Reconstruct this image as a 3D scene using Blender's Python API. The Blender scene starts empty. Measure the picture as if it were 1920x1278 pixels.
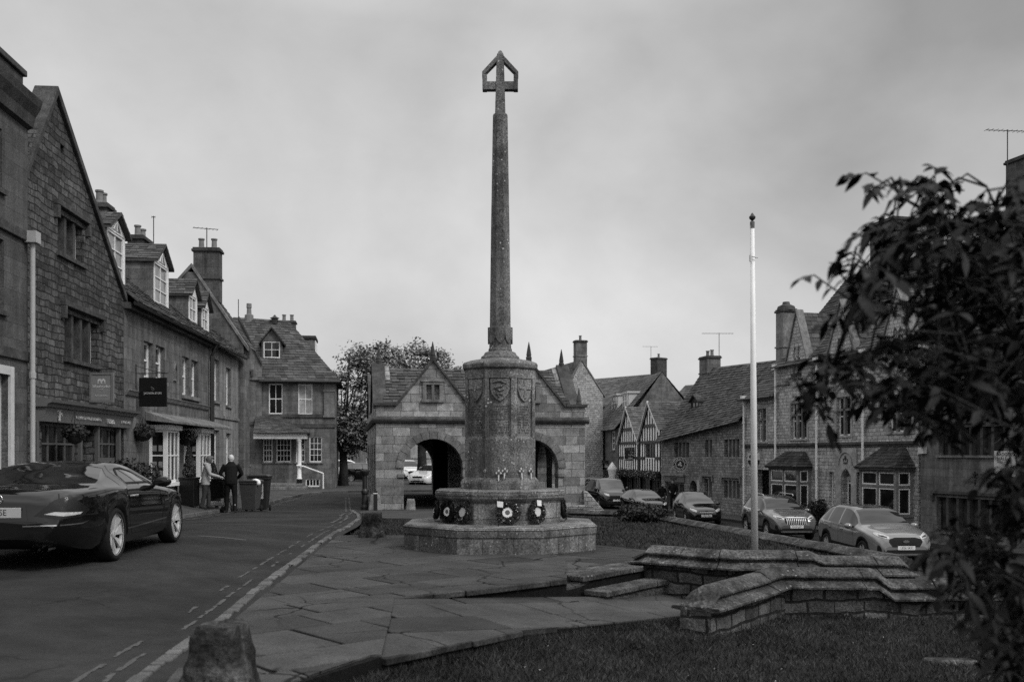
import bpy, bmesh, math, random
from mathutils import Vector, Matrix, geometry, noise
from mathutils.bvhtree import BVHTree
R = math.radians
FOC, EYE, HOR = 1850.0, 1.45, 850.0      # focal length (photo pixels), eye height, horizon row
sc = bpy.context.scene
col = sc.collection
rng = random.Random(7)

def at(px, py, Y):
    return Vector(((px - 960) / FOC * Y, Y, EYE - (py - HOR) / FOC * Y))

# ------------------------------------------------------------------ materials (all grey: the photograph is monochrome)
def g(v): return (v, v, v, 1)
class NT:
    def __init__(s, name):
        s.m = bpy.data.materials.new(name); s.m.use_nodes = True
        s.t = s.m.node_tree; s.b = s.t.nodes['Principled BSDF']
    def n(s, typ, **kw):
        nd = s.t.nodes.new(typ)
        for k, v in kw.items():
            if k.startswith('i_'):
                nd.inputs[k[2:].replace('_', ' ')].default_value = v
            else: setattr(nd, k, v)
        return nd
    def l(s, a, b): s.t.links.new(a, b)
    def math(s, op, a, b=None, clamp=False):
        nd = s.t.nodes.new('ShaderNodeMath'); nd.operation = op; nd.use_clamp = clamp
        for i, v in enumerate((a, b)):
            if v is None: continue
            if isinstance(v, (int, float)): nd.inputs[i].default_value = v
            else: s.l(v, nd.inputs[i])
        return nd.outputs[0]
    def ramp(s, fac, stops):
        nd = s.t.nodes.new('ShaderNodeValToRGB'); e = nd.color_ramp.elements
        e[0].position, e[0].color = stops[0][0], g(stops[0][1])
        e[1].position, e[1].color = stops[-1][0], g(stops[-1][1])
        for p, v in stops[1:-1]:
            x = e.new(p); x.color = g(v)
        s.l(fac, nd.inputs[0]); return nd.outputs[0]
    def noise(s, scale, detail=4, rough=.6, vec=None, dist=0):
        nd = s.t.nodes.new('ShaderNodeTexNoise')
        nd.inputs['Scale'].default_value = scale; nd.inputs['Detail'].default_value = detail
        nd.inputs['Roughness'].default_value = rough; nd.inputs['Distortion'].default_value = dist
        if vec is None: vec = s.obj()
        s.l(vec, nd.inputs['Vector']); return nd.outputs['Fac']
    def obj(s):
        if not hasattr(s, '_o'): s._o = s.t.nodes.new('ShaderNodeTexCoord')
        return s._o.outputs['Object']
    def uv(s):
        s.obj(); return s._o.outputs['UV']
    def mixc(s, fac, a, b, typ='MIX'):
        nd = s.t.nodes.new('ShaderNodeMix'); nd.data_type = 'RGBA'; nd.blend_type = typ
        for i, v in ((0, fac), (6, a), (7, b)):
            if isinstance(v, (int, float)):
                nd.inputs[i].default_value = v if i == 0 else g(v)
            else: s.l(v, nd.inputs[i])
        return nd.outputs[2]
    def bump(s, h, strength, dist=.02):
        nd = s.t.nodes.new('ShaderNodeBump'); nd.inputs['Strength'].default_value = strength
        nd.inputs['Distance'].default_value = dist; s.l(h, nd.inputs['Height'])
        s.l(nd.outputs[0], s.b.inputs['Normal'])
    def out(s, color, rough=.9, spec=.3):
        if isinstance(color, (int, float)): s.b.inputs['Base Color'].default_value = g(color)
        else: s.l(color, s.b.inputs['Base Color'])
        if isinstance(rough, (int, float)): s.b.inputs['Roughness'].default_value = rough
        else: s.l(rough, s.b.inputs['Roughness'])
        s.b.inputs['Specular IOR Level'].default_value = spec
        return s.m

def stone(name, lo, hi, brick=None, mortar=.6, speck=0.0, bump=.5, blotch=.45, grain=38, wob=.02, offs=.5, streak=0.0, msize=.012, dark=0.0, fcon=.55):
    t = NT(name)
    big = t.noise(.9, 5, .62); mid = t.noise(5, 5, .65); fine = t.noise(grain, 4, .7)
    h = None
    if brick:
        bw, bh = brick
        wv = t.n('ShaderNodeTexNoise', i_Scale=2.2, i_Detail=2.0); t.l(t.obj(), wv.inputs['Vector'])
        ad = t.n('ShaderNodeVectorMath', operation='MULTIPLY_ADD')
        t.l(wv.outputs['Color'], ad.inputs[0]); ad.inputs[1].default_value = (wob * 4, wob * 4, 0); t.l(t.uv(), ad.inputs[2])
        bk = t.n('ShaderNodeTexBrick', i_Scale=1.0, i_Mortar_Size=msize, i_Mortar_Smooth=.25, i_Bias=0.0, i_Brick_Width=bw, i_Row_Height=bh)
        bk.offset = offs; bk.squash = .72; bk.squash_frequency = 3; bk.offset_frequency = 2
        t.l(ad.outputs[0], bk.inputs['Vector'])
        bk.inputs['Color1'].default_value = g(lo); bk.inputs['Color2'].default_value = g(hi); bk.inputs['Mortar'].default_value = g(lo * mortar)
        c = bk.outputs['Color']; h = t.math('SUBTRACT', 1.0, bk.outputs['Fac'])
    else:
        c = t.ramp(t.noise(2.3, 4, .6), [(.3, lo), (.7, hi)])
    c = t.mixc(1.0, c, t.ramp(big, [(.25, 1 - blotch), (.75, 1 + blotch * .6)]), 'MULTIPLY')
    c = t.mixc(1.0, c, t.ramp(mid, [(.28, 1 - blotch * .9), (.72, 1 + blotch * .7)]), 'MULTIPLY')
    c = t.mixc(1.0, c, t.ramp(fine, [(.3, 1 - fcon), (.7, 1 + fcon * 1.1)]), 'MULTIPLY')
    if streak:
        mp = t.n('ShaderNodeMapping'); mp.inputs['Scale'].default_value = (3.5, 3.5, .25); t.l(t.obj(), mp.inputs[0])
        c = t.mixc(1.0, c, t.ramp(t.noise(1.0, 4, .6, mp.outputs[0]), [(.35, 1 - streak), (.6, 1.08)]), 'MULTIPLY')
    if dark:
        c = t.mixc(t.ramp(t.noise(1.7, 6, .7, dist=.4), [(.52, 0), (.66, dark)]), c, lo * .3)
    if speck:
        v = t.n('ShaderNodeTexVoronoi', i_Scale=15.0); t.l(t.obj(), v.inputs['Vector'])
        m1 = t.ramp(v.outputs['Distance'], [(.12, 1), (.24, 0)])
        m2 = t.ramp(t.noise(2.6, 5, .7), [(.47, 0), (.64, 1)])
        f = t.math('MULTIPLY', t.math('MULTIPLY', m1, m2), speck)
        c = t.mixc(f, c, min(.8, hi * 3.2))
    hh = t.math('ADD', t.math('MULTIPLY', fine, .35), t.math('MULTIPLY', mid, .6))
    if h is not None: hh = t.math('ADD', hh, t.math('MULTIPLY', h, .9))
    t.bump(hh, bump, .03)
    return t.out(c, .92, .2)

def slate(name, lo, hi, moss=.5):
    t = NT(name)
    gm = t.n('ShaderNodeNewGeometry')
    c = t.ramp(gm.outputs['Random Per Island'], [(0, lo), (.55, (lo + hi) / 2), (1, hi)])
    c = t.mixc(1.0, c, t.ramp(t.noise(1.1, 5, .6), [(.3, .65), (.7, 1.25)]), 'MULTIPLY')
    c = t.mixc(1.0, c, t.ramp(t.noise(18, 4, .7), [(.3, .6), (.72, 1.4)]), 'MULTIPLY')
    c = t.mixc(t.ramp(t.noise(7, 6, .75), [(.58, 0), (.68, moss)]), c, lo * .35)
    c = t.mixc(t.ramp(t.noise(11, 5, .7, dist=.5), [(.62, 0), (.72, .45)]), c, hi * 1.6)
    t.bump(t.noise(22, 5, .7), .5, .02)
    return t.out(c, .9, .2)

def plain(name, v, rough=.6, spec=.4, var=.12, scale=9, bump=.05, metal=0):
    t = NT(name)
    c = t.ramp(t.noise(scale, 4, .6), [(.3, v * (1 - var)), (.7, v * (1 + var))])
    t.b.inputs['Metallic'].default_value = metal
    if bump: t.bump(t.noise(scale * 5, 3, .6), bump, .01)
    return t.out(c, rough, spec)

def gloss(name, v, rough=.12, coat=1.0, spec=.5):
    t = NT(name)
    t.b.inputs['Coat Weight'].default_value = coat; t.b.inputs['Coat Roughness'].default_value = .03
    c = t.ramp(t.noise(3, 3, .5), [(.3, v * .94), (.7, v * 1.06)])
    r = t.ramp(t.noise(6, 4, .6), [(.3, rough), (.7, rough * 1.6)])
    return t.out(c, r, spec)

def glass(name, v=.012, rough=.05, spec=.55, wob=.12):
    t = NT(name)
    c = t.ramp(t.noise(1.3, 4, .6), [(.35, v * .4), (.7, v * 1.7)])
    if wob: t.bump(t.noise(1.6, 2, .5), wob, .03)
    return t.out(c, rough, spec)

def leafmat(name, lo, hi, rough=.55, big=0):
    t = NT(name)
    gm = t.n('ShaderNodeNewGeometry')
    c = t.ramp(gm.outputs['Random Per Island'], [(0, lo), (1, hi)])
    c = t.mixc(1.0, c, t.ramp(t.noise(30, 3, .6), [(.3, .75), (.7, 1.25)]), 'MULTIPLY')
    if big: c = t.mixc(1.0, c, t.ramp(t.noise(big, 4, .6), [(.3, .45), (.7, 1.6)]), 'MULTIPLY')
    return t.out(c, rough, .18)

M = {}
M['ashlar_dark'] = stone('ashlar_dark', 0.0744, 0.108, (.75, .3), .75, 0, .25, .3, 30, .004, streak=.3, msize=.006)
M['ashlar'] = stone('ashlar', 0.113, 0.172, (.72, .3), .7, 0, .3, .35, 34, .006, streak=.35, msize=.007, dark=.35)
M['ashlar_pale'] = stone('ashlar_pale', 0.185, 0.251, (.85, .34), .75, 0, .25, .25, 34, .005, streak=.35, msize=.006, dark=.3)
M['rubble_dark'] = stone('rubble_dark', 0.0494, 0.13, (.36, .15), .45, .5, .9, .6, 36, .03, msize=.014, dark=.7)
M['rubble'] = stone('rubble', 0.147, 0.28, (.34, .15), .5, .1, .8, .45, 36, .025, msize=.012, dark=.3)
M['hallstone'] = stone('hallstone', 0.155, 0.362, (.62, .3), .55, .12, .6, .42, 34, .012, msize=.009, dark=.35)
M['dressed'] = stone('dressed', 0.145, 0.212, None, speck=.0, bump=.3, blotch=.35, streak=.25)
M['dressed_dark'] = stone('dressed_dark', 0.0465, 0.0837, None, speck=.15, bump=.5, blotch=.5)
M['dressed_pale'] = stone('dressed_pale', 0.251, 0.351, None, bump=.25, blotch=.3)
M['mossy'] = stone('mossy_stone', .022, .055, None, speck=.15, bump=.9, blotch=.7, dark=.8)
M['monument'] = stone('monument_stone', 0.122, 0.224, None, speck=.85, bump=.7, blotch=.5, grain=46, streak=.5, dark=.5, fcon=.85)
M['monument_block'] = stone('monument_block_stone', 0.127, 0.212, (.62, .24), .5, .6, .7, .5, 45, .006, streak=.35, msize=.006, dark=.5, fcon=.8)
M['coping'] = stone('coping_stone', 0.0446, 0.104, None, .5, .9, 1.3, .85, 34, dark=.9, fcon=.85)
M['lowwall'] = stone('lowwall_stone', 0.0502, 0.126, (.36, .15), .35, .35, 1.0, .6, 40, .03, msize=.016, dark=.7)
M['rubblepale'] = stone('rubble_pale', 0.293, 0.465, (.36, .16), .45, 0, .7, .35, 34, .02, msize=.012)
M['slab'] = None
M['slate'] = slate('stone_slate', 0.0446, 0.104)
M['slate_dark'] = slate('stone_slate_dark', 0.026, 0.0651, .7)
M['slate_mid'] = slate('stone_slate_mid', 0.0651, 0.13, .4)
M['white'] = plain('white_paint', .72, .5, .4, .06)
M['limewash'] = plain('limewash', .86, .8, .2, .05)
M['offwhite'] = plain('offwhite_paint', .5, .6, .3, .1)
M['pipe_pale'] = plain('pipe_pale', .36, .55, .4, .1)
M['grey_paint'] = plain('grey_paint', .15, .5, .4, .12)
M['fascia'] = plain('fascia_paint', .13, .55, .35, .08)
M['sage'] = plain('sage_paint', .09, .55, .35, .1)
M['signgrey'] = plain('sign_grey', .2, .5, .3, .08)
M['black'] = plain('black_paint', .006, .4, .4, .2)
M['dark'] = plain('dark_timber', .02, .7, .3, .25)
M['iron'] = plain('black_iron', .012, .5, .5, .2)
M['lead'] = plain('lead_grey', .1, .6, .4, .15)
M['letter'] = plain('lettering_pale', .5, .6, .3, .05, bump=0)
M['letter_dark'] = plain('lettering_dark', .01, .6, .3, .05, bump=0)
M['interior'] = plain('dark_interior', .012, .9, .1, .2)
M['glass'] = glass('window_glass')
M['glass_mid'] = glass('window_glass_mid', .045, .08, .5)
M['glass_dim'] = glass('window_glass_dim', .006, .12, .35)
M['glass_curtain'] = glass('curtained_glass', .3, .25, .4)
M['glass_blind'] = glass('blind_glass', .19, .15, .5)
M['pot'] = plain('clay_pot', .17, .8, .2, .2)
M['brickwork'] = stone('stack_brick', 0.0521, 0.0868, (.3, .09), .6, 0, .5, .35, 34, .008, msize=.01)
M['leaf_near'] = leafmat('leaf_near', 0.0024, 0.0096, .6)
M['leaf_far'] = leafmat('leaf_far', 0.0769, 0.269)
M['leaf_shrub'] = leafmat('leaf_shrub', 0.0096, 0.04)
M['flower'] = leafmat('flower_petals', .1, .45)
M['bark'] = stone('bark', .02, .045, None, bump=1.0, blotch=.4)
M['rubber'] = plain('rubber', .012, .85, .2, .2)
M['chrome'] = plain('chrome', .75, .12, .5, .03, bump=0, metal=1)
M['alloy'] = plain('alloy', .42, .35, .5, .05, bump=0, metal=.15)
M['carglass'] = glass('car_glass', .012, .03, .6, 0)
M['plate'] = plain('plate_white', .62, .5, .4, .03, bump=0)
M['plate_yellow'] = plain('plate_yellow', .36, .5, .4, .03, bump=0)
M['lamp'] = plain('lamp_lens', .45, .1, .6, .25, 40, .3)
M['lamp_dark'] = plain('lamp_lens_dark', .012, .15, .4, .2, 30, .2)
M['skin'] = plain('skin', .3, .55, .3, .06, 20)

def _asph(name, v, patchy=.5):
    t = NT(name)
    c = t.ramp(t.noise(160, 3, .8), [(.3, v * .55), (.72, v * 1.55)])
    c = t.mixc(1.0, c, t.ramp(t.noise(.55, 5, .6), [(.3, 1 - patchy), (.7, 1 + patchy)]), 'MULTIPLY')
    c = t.mixc(1.0, c, t.ramp(t.noise(4, 5, .7), [(.3, .8), (.7, 1.2)]), 'MULTIPLY')
    v2 = t.n('ShaderNodeTexVoronoi', i_Scale=.55, feature='DISTANCE_TO_EDGE')
    wv = t.n('ShaderNodeTexNoise', i_Scale=3.0, i_Detail=4.0); t.l(t.obj(), wv.inputs['Vector'])
    ad = t.n('ShaderNodeVectorMath', operation='MULTIPLY_ADD')
    t.l(wv.outputs['Color'], ad.inputs[0]); ad.inputs[1].default_value = (.5, .5, 0); t.l(t.obj(), ad.inputs[2])
    t.l(ad.outputs[0], v2.inputs['Vector'])
    crack = t.math('MULTIPLY', t.ramp(v2.outputs['Distance'], [(.004, 1), (.014, 0)]), t.ramp(t.noise(.4, 2), [(.56, 0), (.66, .6)]))
    c = t.mixc(crack, c, v * .25)
    t.bump(t.noise(120, 3, .8), .5, .01)
    return t.out(c, .9, .14)
M['asphalt'] = _asph('asphalt', .0255)
M['asphalt_patch'] = _asph('asphalt_patch', .029, .15)
M['asphalt_old'] = _asph('asphalt_old', .016, .2)
def flags(name, lo, hi):
    t = NT(name)
    gm = t.n('ShaderNodeNewGeometry')
    c = t.ramp(gm.outputs['Random Per Island'], [(0, lo), (1, hi)])
    c = t.mixc(1.0, c, t.ramp(t.noise(1.2, 6, .65), [(.3, .62), (.7, 1.3)]), 'MULTIPLY')
    c = t.mixc(1.0, c, t.ramp(t.noise(60, 4, .75), [(.3, .55), (.72, 1.5)]), 'MULTIPLY')
    c = t.mixc(t.ramp(t.noise(3.2, 6, .75, dist=.6), [(.58, 0), (.68, .55)]), c, lo * .45)
    c = t.mixc(t.ramp(t.noise(14, 5, .7), [(.66, 0), (.74, .6)]), c, hi * 1.9)
    v2 = t.n('ShaderNodeTexVoronoi', i_Scale=.85, feature='DISTANCE_TO_EDGE')
    wv = t.n('ShaderNodeTexNoise', i_Scale=2.0, i_Detail=4.0); t.l(t.obj(), wv.inputs['Vector'])
    ad = t.n('ShaderNodeVectorMath', operation='MULTIPLY_ADD'); t.l(wv.outputs['Color'], ad.inputs[0]); ad.inputs[1].default_value = (.5, .5, 0); t.l(t.obj(), ad.inputs[2]); t.l(ad.outputs[0], v2.inputs['Vector'])
    crack = t.math('MULTIPLY', t.ramp(v2.outputs['Distance'], [(.006, 1), (.016, 0)]), t.ramp(t.noise(.6, 2), [(.45, 0), (.55, .95)]))
    c = t.mixc(crack, c, lo * .15)
    t.bump(t.math('ADD', t.noise(40, 4, .75), t.noise(5, 4, .6)), .6, .015)
    return t.out(c, .85, .18)
M['slab'] = flags('flagstone', 0.0314, 0.0644)
M['kerbstone'] = flags('kerbstone', 0.0682, 0.132)
M['pavement'] = flags('pavement_slab', 0.0372, 0.062)
def soil(name, lo, hi, s=3):
    t = NT(name)
    c = t.ramp(t.noise(s, 6, .7), [(.3, lo), (.7, hi)])
    c = t.mixc(1.0, c, t.ramp(t.noise(70, 3, .8), [(.3, .5), (.7, 1.5)]), 'MULTIPLY')
    t.bump(t.noise(50, 4, .8), .7, .03)
    return t.out(c, .95, .1)
M['soil'] = soil('turf_soil', 0.0144, 0.0272)
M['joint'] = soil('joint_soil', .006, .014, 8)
M['land'] = soil('land', .03, .05, .2)
M['grass'] = leafmat('grass_blade', 0.008, 0.0576, .7, 1.4)
def worn(name, v, under):
    t = NT(name)
    f = t.ramp(t.noise(3.0, 6, .75), [(.38, 0), (.5, 1)])
    c = t.mixc(f, v, under)
    c = t.mixc(1.0, c, t.ramp(t.noise(130, 3, .8), [(.3, .6), (.7, 1.4)]), 'MULTIPLY')
    return t.out(c, .75, .3)
M['marking'] = plain('worn_line', .075, .85, .15, .35, 30, .2)
M['marking_far'] = plain('worn_line_far', .085, .85, .15, .35, 30, .2)

# ------------------------------------------------------------------ mesh builder
class MB:
    def __init__(s): s.v = []; s.f = []
    def quad(s, a, b, c, d):
        i = len(s.v); s.v += [tuple(a), tuple(b), tuple(c), tuple(d)]; s.f.append((i, i + 1, i + 2, i + 3)); return s
    def poly(s, pts):
        i = len(s.v); s.v += [tuple(p) for p in pts]; s.f.append(tuple(range(i, i + len(pts)))); return s
    def add(s, vs, fs):
        i = len(s.v); s.v += [tuple(v) for v in vs]; s.f += [tuple(i + k for k in f) for f in fs]; return s
    def hexa(s, p):   # 8 points: bottom ring 0-3, top ring 4-7
        return s.add(p, [(3, 2, 1, 0), (4, 5, 6, 7), (0, 1, 5, 4), (1, 2, 6, 5), (2, 3, 7, 6), (3, 0, 4, 7)])
    def box(s, x0, x1, y0, y1, z0, z1, tp=0.0):
        return s.hexa([(x0, y0, z0), (x1, y0, z0), (x1, y1, z0), (x0, y1, z0),
                       (x0 + tp, y0 + tp, z1), (x1 - tp, y0 + tp, z1), (x1 - tp, y1 - tp, z1), (x0 + tp, y1 - tp, z1)])
    def obox(s, c, ax, sx, sy, z0, z1):      # box turned in plan by angle ax
        ca, sa = math.cos(ax), math.sin(ax)
        pl = [(-sx, -sy), (sx, -sy), (sx, sy), (-sx, sy)]
        q = [(c[0] + a * ca - b * sa, c[1] + a * sa + b * ca) for a, b in pl]
        return s.hexa([(x, y, z0) for x, y in q] + [(x, y, z1) for x, y in q])
    def tube(s, pts, r, n=8, cap=True):
        pts = [Vector(p) for p in pts]; rs = r if isinstance(r, (list, tuple)) else [r] * len(pts)
        i0 = len(s.v); up = None
        for k, p in enumerate(pts):
            d = (pts[min(k + 1, len(pts) - 1)] - pts[max(k - 1, 0)]).normalized()
            if up is None: up = Vector((0, 0, 1)) if abs(d.z) < .9 else Vector((1, 0, 0))
            a = d.cross(up).normalized(); b = a.cross(d).normalized(); up = b
            for j in range(n):
                t = 2 * math.pi * j / n
                s.v.append(tuple(p + (a * math.cos(t) + b * math.sin(t)) * rs[k]))
        for k in range(len(pts) - 1):
            for j in range(n):
                a = i0 + k * n + j; b = i0 + k * n + (j + 1) % n
                s.f.append((a, b, b + n, a + n))
        if cap:
            s.f.append(tuple(i0 + j for j in range(n))[::-1]); s.f.append(tuple(i0 + (len(pts) - 1) * n + j for j in range(n)))
        return s
    def lathe(s, prof, n=16, c=(0, 0, 0), ph=0.0, axis='z', cap=True):
        i0 = len(s.v)
        for r, z in prof:
            for j in range(n):
                t = 2 * math.pi * j / n + ph
                a, b = r * math.cos(t), r * math.sin(t)
                p = (a, b, z) if axis == 'z' else ((z, a, b) if axis == 'x' else (b, z, a))
                s.v.append((p[0] + c[0], p[1] + c[1], p[2] + c[2]))
        for k in range(len(prof) - 1):
            for j in range(n):
                a = i0 + k * n + j; b = i0 + k * n + (j + 1) % n
                s.f.append((a, b, b + n, a + n))
        if cap:
            s.f.append(tuple(i0 + j for j in range(n))[::-1]); s.f.append(tuple(i0 + (len(prof) - 1) * n + j for j in range(n)))
        return s
    def ell(s, rings, n=14):       # loft of level ellipses (x, y, z, rx, ry)
        i0 = len(s.v)
        for x, y, z, rx, ry in rings:
            for j in range(n):
                t = 2 * math.pi * j / n; s.v.append((x + rx * math.cos(t), y + ry * math.sin(t), z))
        for k in range(len(rings) - 1):
            for j in range(n): a = i0 + k * n + j; b = i0 + k * n + (j + 1) % n; s.f.append((a, b, b + n, a + n))
        s.f.append(tuple(i0 + j for j in range(n))[::-1]); s.f.append(tuple(i0 + (len(rings) - 1) * n + j for j in range(n))); return s
    def ball(s, c, rx, ry, rz, n=12):
        return s.ell([(c[0], c[1], c[2] - rz * math.cos(math.pi * k / 8), max(.002, rx * math.sin(math.pi * k / 8)), max(.002, ry * math.sin(math.pi * k / 8))) for k in range(9)], n)
    def prism(s, poly, y0, y1, axis='y'):     # 2-D outline (a, z) pushed along an axis
        n = len(poly); i = len(s.v)
        mk = (lambda a, z, y: (a, y, z)) if axis == 'y' else ((lambda a, z, y: (y, a, z)) if axis == 'x' else (lambda a, b, z: (a, b, z)))
        s.v += [mk(a, z, y0) for a, z in poly] + [mk(a, z, y1) for a, z in poly]
        s.f.append(tuple(i + k for k in range(n))); s.f.append(tuple(i + n + k for k in range(n))[::-1])
        for k in range(n):
            k2 = (k + 1) % n; s.f.append((i + k, i + n + k, i + n + k2, i + k2))
        return s
    def wall(s, outline, holes=(), y0=0.0, T=.3):      # a wall panel with real openings
        loops = [list(outline)] + [list(h) for h in holes]
        flat = [p for lp in loops for p in lp]; ed = []; o = 0
        for lp in loops: ed += [(o + k, o + (k + 1) % len(lp)) for k in range(len(lp))]; o += len(lp)
        V, _, F, *_r = geometry.delaunay_2d_cdt([Vector(p) for p in flat], ed, [], 0, 1e-5)
        def inside(lp, x, y):
            r = False
            for (ax, ay), (bx, by) in zip(lp, lp[1:] + lp[:1]):
                if (ay > y) != (by > y) and x < (bx - ax) * (y - ay) / (by - ay) + ax: r = not r
            return r
        i = len(s.v); m = len(V)
        s.v += [(v.x, y0, v.y) for v in V] + [(v.x, y0 + T, v.y) for v in V]
        for f in F:
            cx, cy = sum(V[k].x for k in f) / len(f), sum(V[k].y for k in f) / len(f)
            if inside(loops[0], cx, cy) and not any(inside(lp, cx, cy) for lp in loops[1:]):
                s.f.append(tuple(i + k for k in f)); s.f.append(tuple(i + m + k for k in f[::-1]))
        i = len(s.v); n = len(flat)
        s.v += [(a, y0, b) for a, b in flat] + [(a, y0 + T, b) for a, b in flat]
        o = 0
        for lp in loops:
            m = len(lp)
            for k in range(m):
                a, b = o + k, o + (k + 1) % m
                s.f.append((i + a, i + n + a, i + n + b, i + b))
            o += m
        return s
    def slates(s, e0, e1, r1, r0, ch=.2, w=(.22, .42), th=.03, seed=1):
        """overlapping stone slates on the roof plane eaves e0-e1, ridge r0-r1"""
        e0, e1, r0, r1 = map(Vector, (e0, e1, r0, r1)); rr = random.Random(seed)
        nrm = (e1 - e0).cross(r0 - e0)
        if nrm.length < 1e-6: nrm = (e1 - e0).cross(r1 - e0)
        nrm.normalize()
        if nrm.z < 0: nrm = -nrm
        H = max((r0 - e0).length, (r1 - e1).length); nc = max(2, int(H / ch))
        s.quad(e0, e1, r1, r0)
        for k in range(nc):
            t0 = k / nc; t1 = min(1.0, (k + 1.35) / nc)
            a0, b0 = e0.lerp(r0, t0), e1.lerp(r1, t0); a1, b1 = e0.lerp(r0, t1), e1.lerp(r1, t1)
            L = (b0 - a0).length
            if L < .08: continue
            x = 0.0
            while x < L - .03:
                ww = rr.uniform(*w) * (1.15 - .4 * t0); x2 = min(L, x + ww)
                if L - x2 < .1: x2 = L
                f0, f1 = (x + .006) / L, (x2 - .006) / L
                j = rr.uniform(-.012, .018); hh = th * rr.uniform(.7, 1.4)
                dn = (a0 - a1).normalized() * j
                p = [a0.lerp(b0, f0) + dn, a0.lerp(b0, f1) + dn, a1.lerp(b1, f1), a1.lerp(b1, f0)]
                q = [p[0] + nrm * hh, p[1] + nrm * (hh + rr.uniform(-.006, .006)), p[2] + nrm * .006, p[3] + nrm * .006]
                i = len(s.v); s.v += [tuple(v) for v in (q[0], q[1], q[2], q[3], p[0], p[1])]
                s.f += [(i, i + 1, i + 2, i + 3), (i + 4, i + 5, i + 1, i), (i + 4, i, i + 3), (i + 5, i + 2, i + 1)]
                x = x2
        return s
    def build(s, name, mat, parent=None, smooth=False, bevel=0, fix=True, weld=True):
        me = bpy.data.meshes.new(name); me.from_pydata(s.v, [], s.f)
        if fix:
            bm = bmesh.new(); bm.from_mesh(me)
            if weld: bmesh.ops.remove_doubles(bm, verts=bm.verts, dist=1e-5)
            bmesh.ops.recalc_face_normals(bm, faces=bm.faces); bm.to_mesh(me); bm.free()
        uv = me.uv_layers.new(name='UVMap')
        co = [v.co for v in me.vertices]; dat = [0.0] * (len(me.loops) * 2)
        for p in me.polygons:
            n = p.normal
            if abs(n.z) > .985: t, b = Vector((1, 0, 0)), Vector((0, 1, 0))
            else:
                t = Vector((-n.y, n.x, 0)).normalized(); b = n.cross(t)
            for li in p.loop_indices:
                c = co[me.loops[li].vertex_index]; dat[2 * li] = c.dot(t); dat[2 * li + 1] = c.dot(b)
        uv.data.foreach_set('uv', dat)
        if smooth: me.polygons.foreach_set('use_smooth', [True] * len(me.polygons))
        me.materials.append(mat if not isinstance(mat, str) else M[mat])
        o = bpy.data.objects.new(name, me); col.objects.link(o)
        if parent is not None: o.parent = parent
        if bevel:
            b = o.modifiers.new('edge', 'BEVEL'); b.width = bevel; b.segments = 2; b.limit_method = 'ANGLE'; b.angle_limit = R(40)
        return o

def tag(o, label, cat, group=None):
    o['label'] = label; o['category'] = cat
    if group: o['group'] = group
    return o
def kind(o, k): o['kind'] = k; return o
def thing(name, label, cat, loc=(0, 0, 0), rz=0.0, group=None):
    o = bpy.data.objects.new(name, None); col.objects.link(o); o.empty_display_size = .2
    o.location = loc; o.rotation_euler = (0, 0, rz); return tag(o, label, cat, group)
def kids(o): return [c for c in bpy.data.objects if c.parent == o]
def copy_tree(o, parent=None):
    c = o.copy(); col.objects.link(c)
    if parent is not None: c.parent = parent
    for ch in kids(o): copy_tree(ch, c)
    return c
def text(body, size, parent, loc, mat, name='lettering', rot=(R(90), 0, 0), align='CENTER', depth=.003, sx=1.0):
    cu = bpy.data.curves.new(name, 'FONT'); cu.body = body; cu.size = size; cu.align_x = align; cu.align_y = 'CENTER'; cu.extrude = depth; cu.resolution_u = 3
    f = bpy.data.objects.new('f', cu); col.objects.link(f); dg = bpy.context.evaluated_depsgraph_get(); dg.update()
    me = bpy.data.meshes.new_from_object(f.evaluated_get(dg)); bpy.data.objects.remove(f); bpy.data.curves.remove(cu)
    me.name = name; me.materials.clear(); me.materials.append(M[mat]); o = bpy.data.objects.new(name, me); col.objects.link(o)
    o.parent = parent; o.location = loc; o.rotation_euler = rot; o.scale = (sx, 1, 1); return o

class Frame:
    """an upright facade: x along it (left to right as seen), y into the building, z up"""
    def __init__(s, p0, p1):
        s.o = Vector((p0[0], p0[1])); s.p1 = Vector((p1[0], p1[1])); s.d = (s.p1 - s.o).normalized(); s.L = (s.p1 - s.o).length
        s.rz = math.atan2(s.d.y, s.d.x); s.inn = Vector((-s.d.y, s.d.x))
    def px(s, px, py, off=0.0):
        o = s.o + s.inn * off; k = (px - 960) / FOC
        u = (k * o.y - o.x) / (s.d.x - k * s.d.y); t = o.y + u * s.d.y
        return u, EYE - (py - HOR) / FOC * t
    def rect(s, x0, x1, yt, yb, off=0.0):
        xc = (x0 + x1) / 2
        a, b = s.px(x0, yt, off)[0], s.px(x1, yt, off)[0]
        return (a, b, s.px(xc, yb, off)[1], s.px(xc, yt, off)[1])
    def world(s, u, y, z):
        p = s.o + s.d * u + s.inn * y; return Vector((p.x, p.y, z))
    def thing(s, name, label, cat, group=None): return thing(name, label, cat, (s.o.x, s.o.y, 0), s.rz, group)
def P2(px, Y): return ((px - 960) / FOC * Y, Y)

def rl(r): return [(r[0], r[2]), (r[1], r[2]), (r[1], r[3]), (r[0], r[3])]
def archl(u0, u1, zb, zs, zt, n=14, pointed=False):
    c = (u0 + u1) / 2; a = (u1 - u0) / 2; h = zt - zs
    pts = [(u0, zb), (u1, zb), (u1, zs)]
    for k in range(1, n):
        t = math.pi * k / n
        if pointed:
            f = abs(math.cos(t)); z = zs + h * (1 - f ** 1.7); pts.append((c + a * math.cos(t), z))
        else: pts.append((c + a * math.cos(t), zs + h * math.sin(t)))
    pts.append((u0, zs)); return pts

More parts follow.
